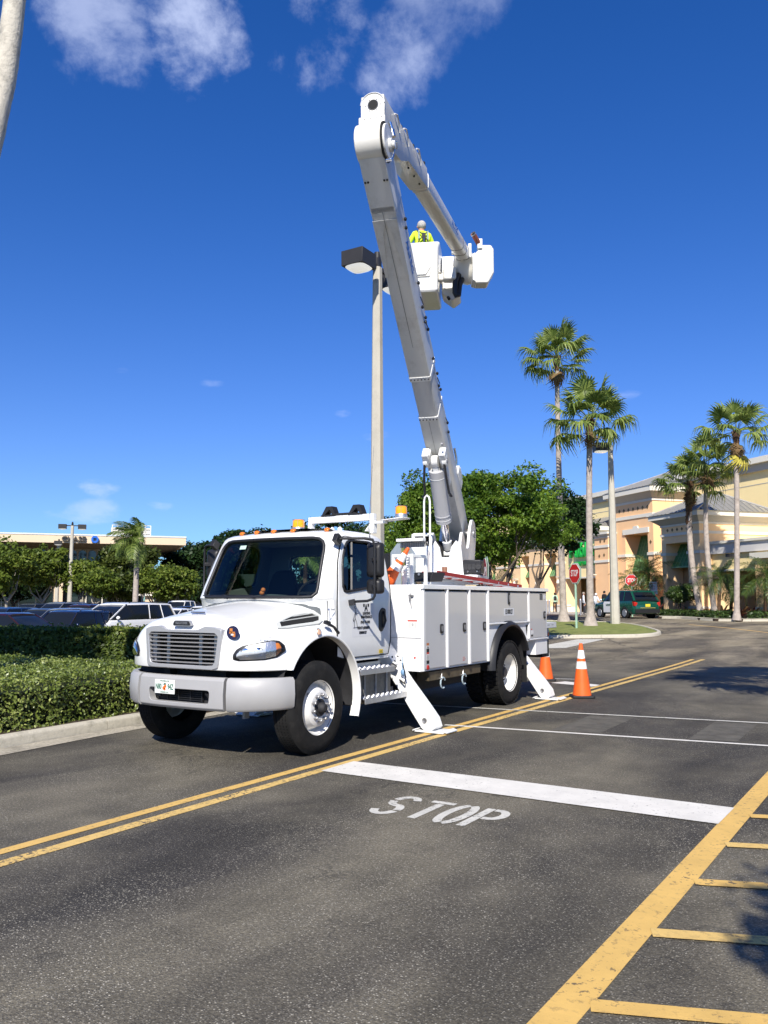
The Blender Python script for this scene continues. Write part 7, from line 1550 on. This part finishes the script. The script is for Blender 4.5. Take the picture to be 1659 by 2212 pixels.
AWN = mat('awning_green', (.085, .230, .085), .55, var=.12, vscale=3); AWNL = mat('awning_light', (.22, .38, .20), .6); DKIN = mat('shaded_inside', (.20, .12, .07), .9); DKGL = WINGL
def smb(): q = MB(); q.T = SM; return q
def sbox(name, m, s0, s1, n0, n1, z0, z1, par=ST, **k): q = smb(); q.box(s0, s1, n0, n1, z0, z1); return q.build(name, m, par, smooth=0, **k)
sbox('main_wall', YW, -16, 52, -34, -3, .3, 10.45)
sbox('parapet_cornice', TRIMG, -16.4, 52, -34, -2.75, 10.45, 10.95); sbox('parapet_cornice', TRIM, -16.6, 52, -34, -2.45, 10.95, 11.35)
q = smb(); q.box(-16, 52, -3.0, -2.985, 9.55, 9.60); q.build('reveal_line', TRIMG, ST)
def cornice(s0, s1, n0, n1, z0, h, par=ST, ov=.5):
    """stepped cornice round the three free sides of a block"""
    for i, (a, b, o_, m) in enumerate(((0, .16, .06, TRIM), (.16, .62, .0, TRIMG), (.62, 1.0, ov, TRIM))):
        q = smb()
        if i == 1: q.loft([[(s0 - o, n0, z), (s1 + o, n0, z), (s1 + o, n1 + o, z), (s0 - o, n1 + o, z)] for o, z in ((.05, z0 + h * a), (ov * .85, z0 + h * b))])
        else: q.box(s0 - o_, s1 + o_, n0, n1 + o_, z0 + h * a, z0 + h * b)
        q.build('cornice', m, par, smooth=0)
def hip(s0, s1, n0, n1, z0, z1, ridge=.35, seams=True):
    q = smb(); a, b = (s0 + s1) / 2 - ridge, (s0 + s1) / 2 + ridge; nr = (n0 + n1) / 2 - .0
    q.add([(s0, n0, z0), (s1, n0, z0), (s1, n1, z0), (s0, n1, z0), (a, nr, z1), (b, nr, z1)], [(3, 2, 5, 4), (0, 4, 5, 1), (0, 3, 4), (1, 5, 2), (0, 1, 2, 3)]); q.build('hip_roof', MROOF, ST, smooth=0)
    q = smb()
    if seams:
        k = int((s1 - s0) / .42)
        for i in range(k + 1):
            s = s0 + (s1 - s0) * i / k; t = min(1, max(0, (s - s0) / (a - s0) if s < a else ((s1 - s) / (s1 - b) if s > b else 1)))
            if t > .02: q.bar((s, n1, z0 + .02), (s, n1 + (nr - n1) * t, z0 + (z1 - z0) * t + .02), .05, .06)
        k = int((n1 - n0) / .42)
        for i in range(k + 1):
            n_ = n0 + (n1 - n0) * i / k; t = 1 - abs(n_ - nr) / ((n1 - n0) / 2)
            if t > .02: q.bar((s0, n_, z0 + .02), (s0 + (a - s0) * t, n_, z0 + (z1 - z0) * t + .02), .05, .06)
        for c, e in (((s0, n1), (a, nr)), ((s1, n1), (b, nr)), ((s0, n0), (a, nr))): q.bar((*c, z0 + .03), (*e, z1 + .03), .14, .08)
        q.bar((a, nr, z1 + .03), (b, nr, z1 + .03), .16, .1); q.build('roof_seam', MROOFD, ST, smooth=0, kind='stuff')
def wall_with_opening(name, m, s0, s1, o0, o1, n, z1, zo, depth, z0=.45, side_m=None):
    """front wall slab with one tall opening, its recess and lit reveals"""
    q = smb(); q.box(s0, o0, n - depth, n, z0, z1); q.box(o1, s1, n - depth, n, z0, z1); q.box(o0, o1, n - depth, n, zo, z1); q.build(name, m, ST, smooth=0)
    sbox('recess_wall', OW2, o0 - .01, o1 + .01, n - depth - .2, n - depth, z0, zo + .05)
def awning(s0, s1, n, z0, z1, out, par=ST):
    a = smb(); k = max(3, int((s1 - s0) / .36)); a.add([(s0, n, z1), (s1, n, z1), (s1, n + out, z0), (s0, n + out, z0), (s0, n, z0), (s1, n, z0)], [(0, 1, 2, 3), (0, 3, 4), (1, 5, 2)]); A_ = a.build('awning', AWN, par, smooth=0, fix=False)
    q = smb()
    for i in range(k + 1): s = s0 + (s1 - s0) * i / k; q.bar((s, n + .02, z1 + .015), (s, n + out + .02, z0 + .015), .035, .03)
    q.bar((s0, n + out + .01, z0), (s1, n + out + .01, z0), .05, .10); q.build('awning_rib', AWNL, A_, smooth=0)
    q = smb(); m_ = int((z1 - z0) / .28)
    for j in range(1, m_): t = j / m_; q.bar((s0, n + out * t + .012, z1 + (z0 - z1) * t + .01), (s1, n + out * t + .012, z1 + (z0 - z1) * t + .01), .014, .014)
    q.build('awning_line', AWNL, A_, smooth=0)
def band(s0, s1, n, z, h=.22, m=TRIM, ns=None):
    q = smb(); q.box(s0 - .06, s1 + .06, (ns if ns is not None else n - 1), n + .07, z, z + h); q.build('trim_band', m, ST, smooth=0)
def diamonds(pts, r=.13):
    q = smb()
    for s, n_, z, ax in pts:
        P = [(r, 0), (0, r * 1.15), (-r, 0), (0, -r * 1.15)]
        if ax == 'n': q.add([(s + a, n_ + .03, z + b) for a, b in P], [(0, 1, 2, 3)]); q.add([(s + a, n_ + .0, z + b) for a, b in P] + [(s + a, n_ + .03, z + b) for a, b in P], [(i, (i + 1) % 4, 4 + (i + 1) % 4, 4 + i) for i in range(4)])
        else: q.add([(s - .03, n_ + a, z + b) for a, b in P] + [(s, n_ + a, z + b) for a, b in P], [(0, 1, 2, 3)] + [(i, (i + 1) % 4, 4 + (i + 1) % 4, 4 + i) for i in range(4)])
    q.build('diamond_tile', mat('tile_brown', (.16, .11, .05), .6), ST, smooth=0)
# tall tower left of the corner
wall_with_opening('tower_wall', OW2, 11.6, 16.6, 12.3, 15.25, 0, 9.25, 6.85, 1.6); sbox('tower_core', OW, 11.605, 16.59, -4.5, -1.6, .4, 9.25)
cornice(11.6, 16.6, -4.5, 0, 9.25, 1.05, ov=.65); hip(10.9, 17.3, -9, .7, 10.30, 12.1, .3)
band(11.6, 16.6, 0, 8.05, .26, ns=-4.5); band(11.6, 12.3, 0, 5.1, .22); band(15.25, 16.6, 0, 5.1, .22); band(11.6, 12.3, 0, 1.15, .14)
q = smb(); q.prism([(12.1, 6.85), (15.45, 6.85), (15.45, 7.25), (14.1, 7.25), (14.0, 7.45), (13.5, 7.45), (13.4, 7.25), (12.1, 7.25)], 'y', 0, .10); q.build('lintel', TRIM, ST, smooth=0)
awning(12.3, 15.25, -1.55, 4.0, 6.8, .95)
diamonds([(12.2 + .62 * i, 0, 8.80, 'n') for i in range(7)] + [(11.95, 0, 6.1, 'n')])
# low corner tower with its own hip roof
wall_with_opening('corner_wall', OW, 2.7, 6.6, 3.9, 6.15, 3, 6.62, 5.5, 1.3); sbox('corner_core', OW, 2.705, 6.595, -3.0, 1.7, .4, 6.62)
cornice(2.7, 6.6, -3, 3, 6.62, .80, ov=.6); hip(2.0, 7.3, -3.0, 3.7, 7.42, 8.9, .5)
band(2.7, 6.6, 3, 5.98, .18, ns=-3); band(2.7, 3.9, 3, 4.7, .18, ns=-3); band(2.7, 3.9, 3, 1.15, .14, ns=-3); band(6.15, 6.6, 3, 4.7, .18)
awning(3.9, 6.15, 1.75, 3.9, 5.5, .85); diamonds([(3.4 + .5 * i, 3, 6.40, 'n') for i in range(6)], .10)
q = smb(); q.box(3.9, 4.9, 1.70, 1.74, 2.2, 3.1); q.build('notice_window', WINGL, ST); q = smb(); q.box(3.82, 3.9, 1.7, 1.78, 2.1, 3.2); q.box(4.9, 4.98, 1.7, 1.78, 2.1, 3.2); q.box(3.82, 4.98, 1.7, 1.78, 3.1, 3.2); q.box(3.82, 4.98, 1.7, 1.78, 2.1, 2.2); q.build('notice_frame', DARK, ST)
# low wing on the right
sbox('wing_fascia', FASC, -16, 2.68, 1.6, 2.3, 4.62, 5.25); sbox('wing_cap', TRIM, -16, 2.66, -3, 2.42, 5.25, 5.42); sbox('wing_wall', YW, -16, 2.67, 1.4, 2.1, 3.62, 4.62); sbox('wing_sill', TRIM, -16, 2.65, 1.38, 2.2, 3.50, 3.62)
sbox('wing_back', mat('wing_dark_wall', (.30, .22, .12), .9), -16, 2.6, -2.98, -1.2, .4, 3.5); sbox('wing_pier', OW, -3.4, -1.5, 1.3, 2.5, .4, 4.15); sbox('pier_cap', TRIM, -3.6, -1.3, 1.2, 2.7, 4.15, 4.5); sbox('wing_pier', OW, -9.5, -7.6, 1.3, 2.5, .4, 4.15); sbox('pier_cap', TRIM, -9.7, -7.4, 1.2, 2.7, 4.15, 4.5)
band(-3.4, -1.5, 2.5, 1.15, .14); q = smb(); q.obox((.6, 2.5, 4.45), (.14, 0, 0), (0, .2, 0), (0, 0, .10)); q.build('wall_light', DARK, ST)
sbox('wing_return', OW, 2.0, 2.69, -1.2, 2.2, .4, 3.5)
# entrance bay with the sign
sbox('entrance_pier', OW2, 16.6, 18.6, -3, .7, .4, 6.75); cornice(16.6, 18.6, -3, .7, 6.75, .45, ov=.25); band(16.6, 18.6, .7, 5.95, .22, ns=-3); band(16.6, 18.6, .7, 4.75, .2, ns=-3); band(16.6, 18.6, .7, 1.15, .14, ns=-3); diamonds([(17.1, .7, 6.5, 'n'), (17.7, .7, 6.5, 'n'), (17.9, .7, 5.3, 'n'), (17.2, .7, 5.35, 'n')])
sbox('entrance_header', YW, 18.61, 24.6, -1.2, 0, 3.70, 6.95); sbox('header_sill', TRIM, 18.62, 24.6, -1.2, .08, 3.58, 3.70); cornice(18.65, 25.6, -3, .05, 6.95, .85, ov=.5)
q = smb(); q.add([(18.3, .6, 7.82), (28, .6, 7.82), (28, -2.98, 9.0), (18.3, -2.98, 9.0), (18.3, -2.98, 7.82), (28, -2.98, 7.82)], [(0, 1, 2, 3), (0, 3, 4), (1, 5, 2)]); q.build('canopy_roof', MROOF, ST, smooth=0, fix=False)
q = smb()
for i in range(23): s = 18.4 + i * .43; q.bar((s, .6, 7.86), (s, -2.95, 9.04), .05, .06)
q.build('roof_seam', MROOFD, ST, smooth=0, kind='stuff')
sbox('entrance_back', OW2, 18.6, 24.6, -3.0, -2.9, .4, 3.7); 
for k, (a, b) in enumerate(((19.2, 20.6), (20.75, 22.1), (22.2, 23.6))): sbox('entrance_door', DKGL, a, b, -2.9, -2.84, .55, 3.0)
sbox('door_header', TRIM, 19.0, 23.8, -2.9, -2.8, 3.0, 3.15); sbox('poster', mat('poster_brown', (.30, .16, .08), .7), 18.75, 19.15, -2.9, -2.85, 2.2, 2.9)
diamonds([(19.2 + .45 * i, 0, 4.55, 'n') for i in range(5)], .09)
SGN = empty('store_sign', tuple(SM @ Vector((21.3, .1, 5.0))), 'raised bright green letters of the store name above the entrance', 'sign')
GRN = mat('letter_green', (.015, .42, .06), .35, coat=.4); M1 = face(tuple(SM @ Vector((21.35, .22, 5.95))), tuple(-SD), (0, 0, 1)); text('Publix', 1.75, M1, GRN, SGN, 'big_letter', sx=.95, ext=.12, bold=.035); M2 = face(tuple(SM @ Vector((21.35, .14, 4.92))), tuple(-SD), (0, 0, 1)); text('super market', .52, M2, GRN, SGN, 'small_letter', sx=1.0, ext=.05, bold=.015)
q = smb(); q.box(19.0, 23.8, .05, .12, 4.66, 4.74); q.build('underline', GRN, SGN)
# walls and recesses further left
S = [(24.6, 26.2, None), (26.2, 28.4, 'r'), (28.4, 31.4, None), (31.4, 33.2, 'r'), (33.2, 35.0, None), (35.0, 36.6, 'r'), (36.6, 39, None), (39, 41, 'r'), (41, 43.5, None)]
for i, (a, b, k) in enumerate(S):
    if k: sbox('wall_header', OW, a, b, -1.6, -.0, 6.0, 6.75); sbox('recess_wall', OW2, a - .01, b + .01, -1.8, -1.6, .4, 6.0); awning(a, b, -1.55, 3.95, 5.95, 1.0)
    else:
        sbox('wall_panel', OW, a, b, -1.6, .0, .4, 6.75); band(a, b, 0, 4.95, .2, ns=-.5); band(a, b, 0, 1.15, .14, ns=-.5); sbox('wall_base', mat('base_white', (.78, .72, .6), .8), a - .02, b + .02, -1.0, .03, .4, 1.1)
cornice(25.7, 43.5, -3, .0, 6.75, .7, ov=.45)
sbox('left_tower', OW, 28, 37, -3.5, -1.0, 6.8, 8.9); cornice(28, 37, -3.5, -1.0, 8.9, .8, ov=.5); hip(27.4, 37.6, -9, -.4, 9.7, 11.9, 1.6)
for s in (29.2, 33.8, 37.4, 25.2, 18.4):
    q = smb(); n0 = .8 if s < 19 else .0; q.tube([(s, n0, 3.65), (s, n0 + .35, 3.72), (s, n0 + .42, 3.5)], .03, 6); q.lathe([(.03, 0), (.10, -.12), (.17, -.30), (.16, -.32)], (s, n0 + .42, 3.55), (0, 0, 1), 14); q.cyl((s, n0 + .42, 3.15), (s, n0 + .42, 3.25), .10, n=10); q.box(s - .3, s + .3, n0 + .1, n0 + .5, 3.74, 3.80); q.build('wall_lamp', TRIM, ST, smooth=40)
# far wing beyond the end of the front
FWB = empty('annex_building', tuple(SM @ Vector((50, -2, .4))), 'lower pale annex building seen under the oak branch', 'building')
for nm, m, a in (('annex_wall', YW, (44, 60, -8, -1.5, .3, 4.3)), ('annex_band', FASC, (43.8, 60, -8, -1.2, 4.3, 5.0)), ('annex_cap', TRIM, (43.6, 60, -8, -1.0, 5.0, 5.2))): sbox(nm, m, *a, par=FWB)
# pavement along the front and planted bed
q = smb()
def sp(s, n_): p = SM @ Vector((s, n_, 0)); return (p.x, p.y)
def slab(name, poly, z, m, lab=None, side=None):
    q = MB(); k = len(poly); q.add([(x, y, z) for x, y in poly] + [(x, y, z - .3) for x, y in poly], [tuple(range(k)), tuple(range(2 * k - 1, k - 1, -1))] + [(i, (i + 1) % k, k + (i + 1) % k, k + i) for i in range(k)]); o = q.build(name, m, kind='structure', smooth=0, origin=(0, 0, 0)); o['label'] = lab or name.replace('_', ' '); return o
slab('sidewalk', [sp(60, 5.2), sp(12.6, 5.2), sp(12.6, -2.9), sp(60, -2.9)], .62, CONCL, 'pale pavement in front of the store entrance')
strip('crosswalk_paving', [(sp(30, 5.3), sp(13, 5.3), sp(13, 9.0), sp(30, 9.0))], .008, mat('dark_paving', (.10, .06, .045), .8, var=.3, vscale=5), lab='dark red paving strip beside the store pavement')
bedp = [(-6.9, 46.9), (-6.3, 46.1), (-4.9, 45.6), (-3.3, 43.2), (-2.2, 41.9), (-.9, 41.9), (.5, 42.6), (4, 43.8), (12, 46.5), (12, 52), (1.5, 50.5), (-9.2, 53.5)]
slab('planted_bed', bedp, .68, SOIL, 'mulched bed in front of the store corner')
kerb('kerb', bedp[:9], w=.18, h=.16, inner=1, label='pale kerb round the planted bed')
BP = [(-6.5, 46.9), (-6.1, 46.4), (-4.8, 45.9), (-3.2, 43.6), (-2.25, 42.3), (-1.35, 42.3), (-1.2, 43.6), (-3.4, 46.6), (-6.0, 48.2)]
hedge('bed_shrubs', BP, .50, 260, .11, LF_BED, 'low clipped shrubs along the kerb left of the bright palm trunk', 31, lump=.08)
hedge('bed_shrubs', [(-.55, 42.35), (.6, 42.8), (4.5, 44.0), (8, 45.0), (7.6, 46.6), (3.9, 45.6), (-.5, 44.0)], .50, 260, .11, LF_BED, 'low clipped shrubs along the kerb at the right edge', 32, lump=.08)
BR = leafmat('bromeliad_leaf', (.05, .012, .012), (.13, .03, .025), (.30, .20, .07), .4, .2)
def spiky(p, n, L, m, label, seed, wd=.09):
    rr = random.Random(seed); r = empty('spiky_plant', p, label, 'plant'); q = MB()
    for i in range(n):
        a = i * 2.4; el = rr.uniform(.5, 1.2); l = L * rr.uniform(.6, 1); d = Vector((math.cos(a), math.sin(a), 0)); s_ = Vector((-d.y, d.x, 0)) * wd; P = [Vector(p) + d * l * t * math.cos(el) + Vector((0, 0, l * (math.sin(el) * t - .5 * t * t * .8))) for t in (0, .35, .7, 1)]
        for j in range(3): k0, k1 = (1, .9, .6, .05)[j], (1, .9, .6, .05)[j + 1]; q.add([tuple(P[j] - s_ * k0), tuple(P[j] + s_ * k0), tuple(P[j + 1] + s_ * k1), tuple(P[j + 1] - s_ * k1)], [(0, 1, 2, 3)])
    o = q.build('leaves', m, r, smooth=40, fix=False); at_ = o.data.attributes.new('tone', 'FLOAT', 'FACE'); at_.data.foreach_set('value', [rr.random() for _ in o.data.polygons])
for i, (u, v, r_, L) in enumerate(((1420, 1306, 60, 1.7), (1560, 1306, 54, 1.5), (1600, 1310, 52, 1.8), (1625, 1305, 53, 1.3), (1535, 1308, 55, 1.2))):
    p = at(u, v, r_); spiky((p.x, p.y, .75), 22, L, BR, ['dark red spiky plant behind the police car', 'pale spiky plant beside the slender palm trunk', 'largest dark red spiky plant at the foot of the right palm', 'dark spiky plant near the right edge', 'small pale spiky plant between the palm trunks'][i], 60 + i)
p = at(1473, 1282, 57); broadtree('topiary_shrub', (p.x, p.y, .65), 1.5, (p.x, p.y, 2.1), (.80, .80, .42), 9000, .10, LF_BED, 77, 'clipped round shrub on short stems beside the police car', bark=BARK, trunk_r=.06, nb=4, fork=.2, clusters=60, csz=.42)
for u, lab in ((1440, 'green litter bin under the clipped shrub'), (1462, 'green litter bin right of the other, under the shrub')):
    p = at(u, 1312, 61); q = MB(); q.loft([[(p.x + a * k, p.y + b * k, z) for a, b in round_poly([(-.35, -.3), (.35, -.3), (.35, .3), (-.35, .3)], .05, 2)] for k, z in ((.92, .66), (1, 1.75), (1.05, 1.78), (1.05, 1.85), (.8, 1.95))]); q.build('litter_bin', mat('bin_green', (.015, .10, .05), .5), label=lab, cat='litter bin', group='green bins by the store wall')
GP = 'small feather palms in the beds'
for i, (u, r_, zt, n_, s, lab) in enumerate(((1398, 61, 3.5, 26, 1.6, 'bushy feather palm behind the police car'), (1550, 53, 2.9, 22, 1.25, 'feather palm left of the bright right-hand palm trunk'), (1650, 52, 3.0, 24, 1.4, 'feather palm at the right edge of the picture'), (1576, 54, 2.5, 16, 1.1, 'low feather palm between the two trunks at the right'), (1362, 66, 3.0, 20, 1.4, 'feather palm behind the small stop sign'), (1062, 60, 2.4, 18, 1.5, 'feather palm seen beyond the truck ladder'))):
    p = at(u, 1300, r_); featherpalm('feather_palm', (p.x, p.y, .6), (p.x + .2, p.y, zt), .09, FEAS, lab, GP, 80 + i, n_, s, lo=-40, hi=70)
# ================================================================ BANK at the left
def bank():
    a = at(402, 1158, 105); b = at(0, 1155, 105); X = (b - a); X.z = 0; X.normalize(); N_ = Vector((-X.y, X.x, 0))
    if N_.dot(Vector((CX, CY, 0)) - a) < 0: N_ = -N_
    M = Matrix((X, N_, Vector((0, 0, 1)))).transposed().to_4x4(); M.translation = Vector((a.x, a.y, 0)); bk = empty('bank_building', (a.x + X.x * 10, a.y + X.y * 10, -.2), 'low bank building with a deep cream roof slab and arched windows', 'building')
    CRM = mat('bank_cream', (.68, .54, .37), .8, var=.02, vscale=.5); SOF = mat('bank_soffit', (.17, .135, .095), .9); BW = mat('bank_wall', (.40, .32, .22), .9)
    def bx(nm, m, s0, s1, n0, n1, z0, z1, par=bk): q = MB(); q.T = M; q.box(s0, s1, n0, n1, z0, z1); return q.build(nm, m, par, smooth=0)
    bx('roof_slab', CRM, 0, 50, -30, 0, 8.35, 9.25); bx('roof_edge', mat('bank_edge', (.62, .66, .70), .6), -.05, 50, -30, .06, 9.25, 9.42)
    q = MB(); q.T = M; q.loft([[(.3, -.3, 8.35), (50, -.3, 8.35), (50, -29, 8.35), (.3, -29, 8.35)], [(3.2, -3.6, 7.95), (50, -3.6, 7.95), (50, -26, 7.95), (3.2, -26, 7.95)]]); q.build('soffit', SOF, bk, smooth=0)
    bx('upper_wall', BW, 4.2, 50, -26, -4.6, 3.2, 7.97)
    for i in range(38):
        s = 5.2 + i * 1.12; q = MB(); q.T = M; q.prism([(s - .45, 3.6), (s + .45, 3.6)] + [(s + .45 * math.cos(R(t)), 7.3 + .45 * math.sin(R(t))) for t in range(0, 181, 20)], 'y', -4.6, -4.52); q.build('arched_window', WINGL, bk, smooth=0)
    bx('ground_glass', WINGL, 4.6, 50, -26, -5.4, -.2, 3.2); bx('floor_band', SOF, 4.0, 50, -26, -4.4, 3.0, 3.4)
    for i in range(5): bx('column', CRM, 3.4 + i * 10.6, 4.4 + i * 10.6, -4.5, -3.7, -.2, 8.0)
    for i in range(24): bx('window_mullion', TRIM, 5.6 + i * 1.9, 5.72 + i * 1.9, -5.4, -5.3, -.2, 3.0)
    bx('transom', TRIM, 4.6, 50, -5.4, -5.3, .85, .95); bx('balcony', TRIM, 1.5, 9, -7, -3.2, 2.2, 2.5)
    q = MB(); q.T = M
    for i in range(26): q.box(1.6 + i * .28, 1.68 + i * .28, -3.3, -3.24, 2.5, 3.3)
    q.build('balcony_rail', TRIM, bk, smooth=0); bx('screen_block', mat('roof_screen_base', (.55, .52, .46), .8), 3.8, 8.6, -12, -8, 9.4, 11.0)
    for i in range(8): bx('screen_bar', TRIM, 3.7 + i * .68, 3.78 + i * .68, -7.95, -7.85, 9.4, 11.3)
    for z in (9.6, 10.2, 10.8, 11.25): bx('screen_rail', TRIM, 3.7, 8.55, -7.97, -7.87, z, z + .06)
    sg = empty('bank_sign', tuple(M @ Vector((12.5, .1, 8.4))), 'dark raised letters and blue octagon on the edge of the bank roof', 'sign')
    text('CHASE', .78, face(tuple(M @ Vector((12.9, .22, 8.80))), tuple(-X), (0, 0, 1)), mat('letter_bronze', (.06, .055, .045), .5), sg, 'sign_lettering', sx=1.12, ext=.12, bold=.02)
    q = MB(); q.T = M; c = Vector((10.55, .2, 8.80))
    for i in range(4):
        t = R(90 * i); rot = lambda a_, b_: (c.x + a_ * math.cos(t) - b_ * math.sin(t), c.z + a_ * math.sin(t) + b_ * math.cos(t)); P = [rot(-.17, .18), rot(-.17, .40), rot(.19, .40), rot(.39, .18)]; q.add([(p[0], y, p[1]) for y in (.1, .36) for p in P], [(0, 1, 2, 3), (7, 6, 5, 4)] + [(k, (k + 1) % 4, 4 + (k + 1) % 4, 4 + k) for k in range(4)])
    q.build('octagon', mat('octagon_blue', (.02, .13, .55), .4), sg, smooth=0)
bank()
p = at(470, 1240, 120); q = MB(); q.T = Matrix.Translation((p.x, p.y, 0)) @ Matrix.Rotation(.85, 4, 'Z'); q.box(-8, 8, -4, 4, -.2, 5.2); FBB = q.build('far_building', mat('far_grey', (.20, .19, .17), .9), smooth=0, label='grey flat-roofed building far behind the truck mirror', cat='building')
# fence before the bank
FN = empty('metal_fence', tuple(at(320, 1303, 95)), 'low dark metal fence in front of the bank', 'fence'); a, b = at(225, 1303, 96), at(430, 1303, 96); a.z = b.z = -.2; q = MB()
for z in (.25, 1.15): q.bar(a + Vector((0, 0, z)), b + Vector((0, 0, z)), .05)
q.build('rail', BLACK, FN)
for i in range(9): q = MB(); c = a.lerp(b, i / 8); q.box(c.x - .05, c.x + .05, c.y - .05, c.y + .05, -.2, 1.05); q.build('post', BLACK, FN)
q = MB()
for i in range(110): c = a.lerp(b, i / 110); q.bar(c + Vector((0, 0, .25)), c + Vector((0, 0, 1.15)), .03)
q.build('bars', BLACK, FN, kind='stuff', smooth=0)
# ================================================================ TREES
def tree_at(u, v, hw, hh, r, nleaf, leaf, m, seed, label, group=None, zb=-.2, bu=None, **k):
    c = at(u, v, r); bb = at(bu or u, v, r); s = r / 1804 / math.cos(math.atan((u - 829.5) / 1804)) * 1.0; s = r / math.hypot(1804, u - 829.5)
    return broadtree('broadleaf_tree', (bb.x, bb.y, zb), c.z - zb + hh * s * .3, tuple(c), (hw * s, hw * s * .85, hh * s), int(nleaf * (.75 if m in (LF_LOT, LF_YEL) else 1)), leaf, m, seed, label, group, **k)
GO = 'oak trees behind the truck'
tree_at(1062, 1112, 146, 100, 31, 40000, .125, LF_OAK, 5, 'broad bright green oak right behind the truck pedestal', GO, zb=.1, trunk_r=.17, nb=9, fork=.26, clusters=125, csz=.62)
tree_at(912, 1125, 52, 90, 36, 20000, .13, LF_OAK, 6, 'oak crown showing between the lamp post and the boom', GO, zb=.1, trunk_r=.15, nb=6, clusters=70, csz=.60)
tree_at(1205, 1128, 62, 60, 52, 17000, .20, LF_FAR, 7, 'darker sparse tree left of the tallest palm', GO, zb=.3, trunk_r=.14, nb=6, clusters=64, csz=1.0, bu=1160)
tree_at(960, 1185, 130, 62, 44, 26000, .16, LF_OAK, 8, 'low oak crown filling the gap behind the truck bed', GO, zb=.1, trunk_r=.15, nb=6, clusters=80, csz=1.0)
GLT = 'trees of the car park'
for i, (u, v, hw, hh, r, m, lab) in enumerate(((18, 1218, 72, 50, 80, LF_LOT, 'broad dark green tree at the left edge of the car park'), (95, 1222, 58, 44, 84, LF_LOT, 'green tree just left of the double lamp post'), (182, 1245, 42, 32, 84, LF_LOT, 'small dark tree right of the double lamp post'), (246, 1218, 34, 32, 86, LF_YEL, 'yellowish tree left of the lone palm'), (215, 1262, 36, 24, 78, LF_LOT, 'low green tree in front of the yellowish one'), (338, 1258, 56, 30, 80, LF_LOT, 'olive tree right of the lone palm'), (310, 1205, 26, 20, 92, LF_YEL, 'small bright treetop in front of the bank corner'), (262, 1268, 30, 22, 80, LF_YEL, 'bright low tree at the foot of the lone palm'), (385, 1262, 42, 32, 80, LF_LOT, 'dark tree beside the truck hood'))):
    tree_at(u, v, hw, hh, r, 11000, .30, m, 40 + i, lab, GLT, trunk_r=.16, nb=6, fork=.3, clusters=70, csz=.85, bark=BARKL)
GF = 'dark trees far behind'
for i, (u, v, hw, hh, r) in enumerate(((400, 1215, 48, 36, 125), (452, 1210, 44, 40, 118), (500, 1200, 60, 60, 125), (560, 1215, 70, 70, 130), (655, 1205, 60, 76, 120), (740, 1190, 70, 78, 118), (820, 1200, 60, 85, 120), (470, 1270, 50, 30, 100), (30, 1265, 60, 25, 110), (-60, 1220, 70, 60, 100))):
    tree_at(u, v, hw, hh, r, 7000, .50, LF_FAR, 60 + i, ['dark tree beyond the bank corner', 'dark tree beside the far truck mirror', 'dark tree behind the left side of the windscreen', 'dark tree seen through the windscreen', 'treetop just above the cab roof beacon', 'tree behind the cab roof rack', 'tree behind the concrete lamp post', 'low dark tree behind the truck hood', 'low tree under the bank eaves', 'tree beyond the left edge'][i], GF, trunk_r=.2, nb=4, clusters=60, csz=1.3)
# lone feather palm bent by the wind
b = at(292, 1303, 68); t = at(297, 1168, 68); featherpalm('feather_palm', (b.x, b.y, -.2), tuple(t), .19, FEA, 'lone palm in the car park with wind-blown feathery leaves', None, 91, 18, 1.12, shaft=.75, wind=math.atan2(-.75, -.66), lo=-30, hi=80)
p = at(1085 * 0 + 660, 1160, 55); featherpalm('feather_palm', (p.x, p.y, 0), (p.x, p.y, 4.6), .13, FEA, 'palm top just above the cab roof beacon', None, 92, 14, .7, lo=-20, hi=70)
# tall pale trunk at the top left corner, its crown out of frame above
q1 = at(-80, 620, 13.2); q2 = at(-9, 262, 13.2); q3 = at(25, 60, 13.2); q4 = at(95, -640, 13.2); q0 = Vector((q1.x - .15, q1.y - .1, .1))
TP = empty('coconut_palm', q0, 'tall pale palm trunk leaning into the top left corner', 'palm tree'); q = MB(); P = catmull([q0, q1, q2, q3, q4], 14); q.tube(P, [.158 + .005 * (i % 3 == 0) for i in range(len(P))], 14)
TKM = mat('palm_trunk_pale', (.52, .48, .40), .85, var=.12, vscale=5, bump=.6, bscale=22, dirt=(.16, .15, .13), dscale=4, damt=.85); q.build('trunk', TKM, TP, smooth=60)
for i in range(12): frond_obj(FEA[i % 3], TP, q4, i * 2.4 + .6, R(70 - 8 * i), .2 * (i % 3 - 1), 1.0)
# trees and palms outside the frame whose shade falls into it
fanpalm((9.1, 2.6, 0), (8.6, 3.7, 7.9), .24, .15, 'fan palm right of the frame that shades the road beyond the cone', None, 21, 36, 1.2, .8, spike=False)
fanpalm((12.2, .6, 0), (11.9, 1.0, 8.8), .24, .15, 'second fan palm outside the right edge', None, 22, 30, 1.2, .8, spike=False)
broadtree('broadleaf_tree', (11.2, -9.5, 0), 6.0, (10.75, -8.85, 5.6), (1.5, 1.4, 1.2), 30000, .11, LF_OAK, 23, 'tree behind the camera that shades the hatched road edge', trunk_r=.16, nb=6, clusters=60, csz=.6)
broadtree('broadleaf_tree', (-7.6, -3.4, .1), 5.2, (-6.2, -2.4, 6.2), (1.5, .9, .8), 26000, .12, LF_OAK, 24, 'tree outside the left edge that shades the tall hedge', trunk_r=.16, nb=6, clusters=60, csz=.6)
for o in list(bpy.data.objects):
    if o.type == 'MESH' and not o.data.polygons: bpy.data.objects.remove(o, do_unlink=True)
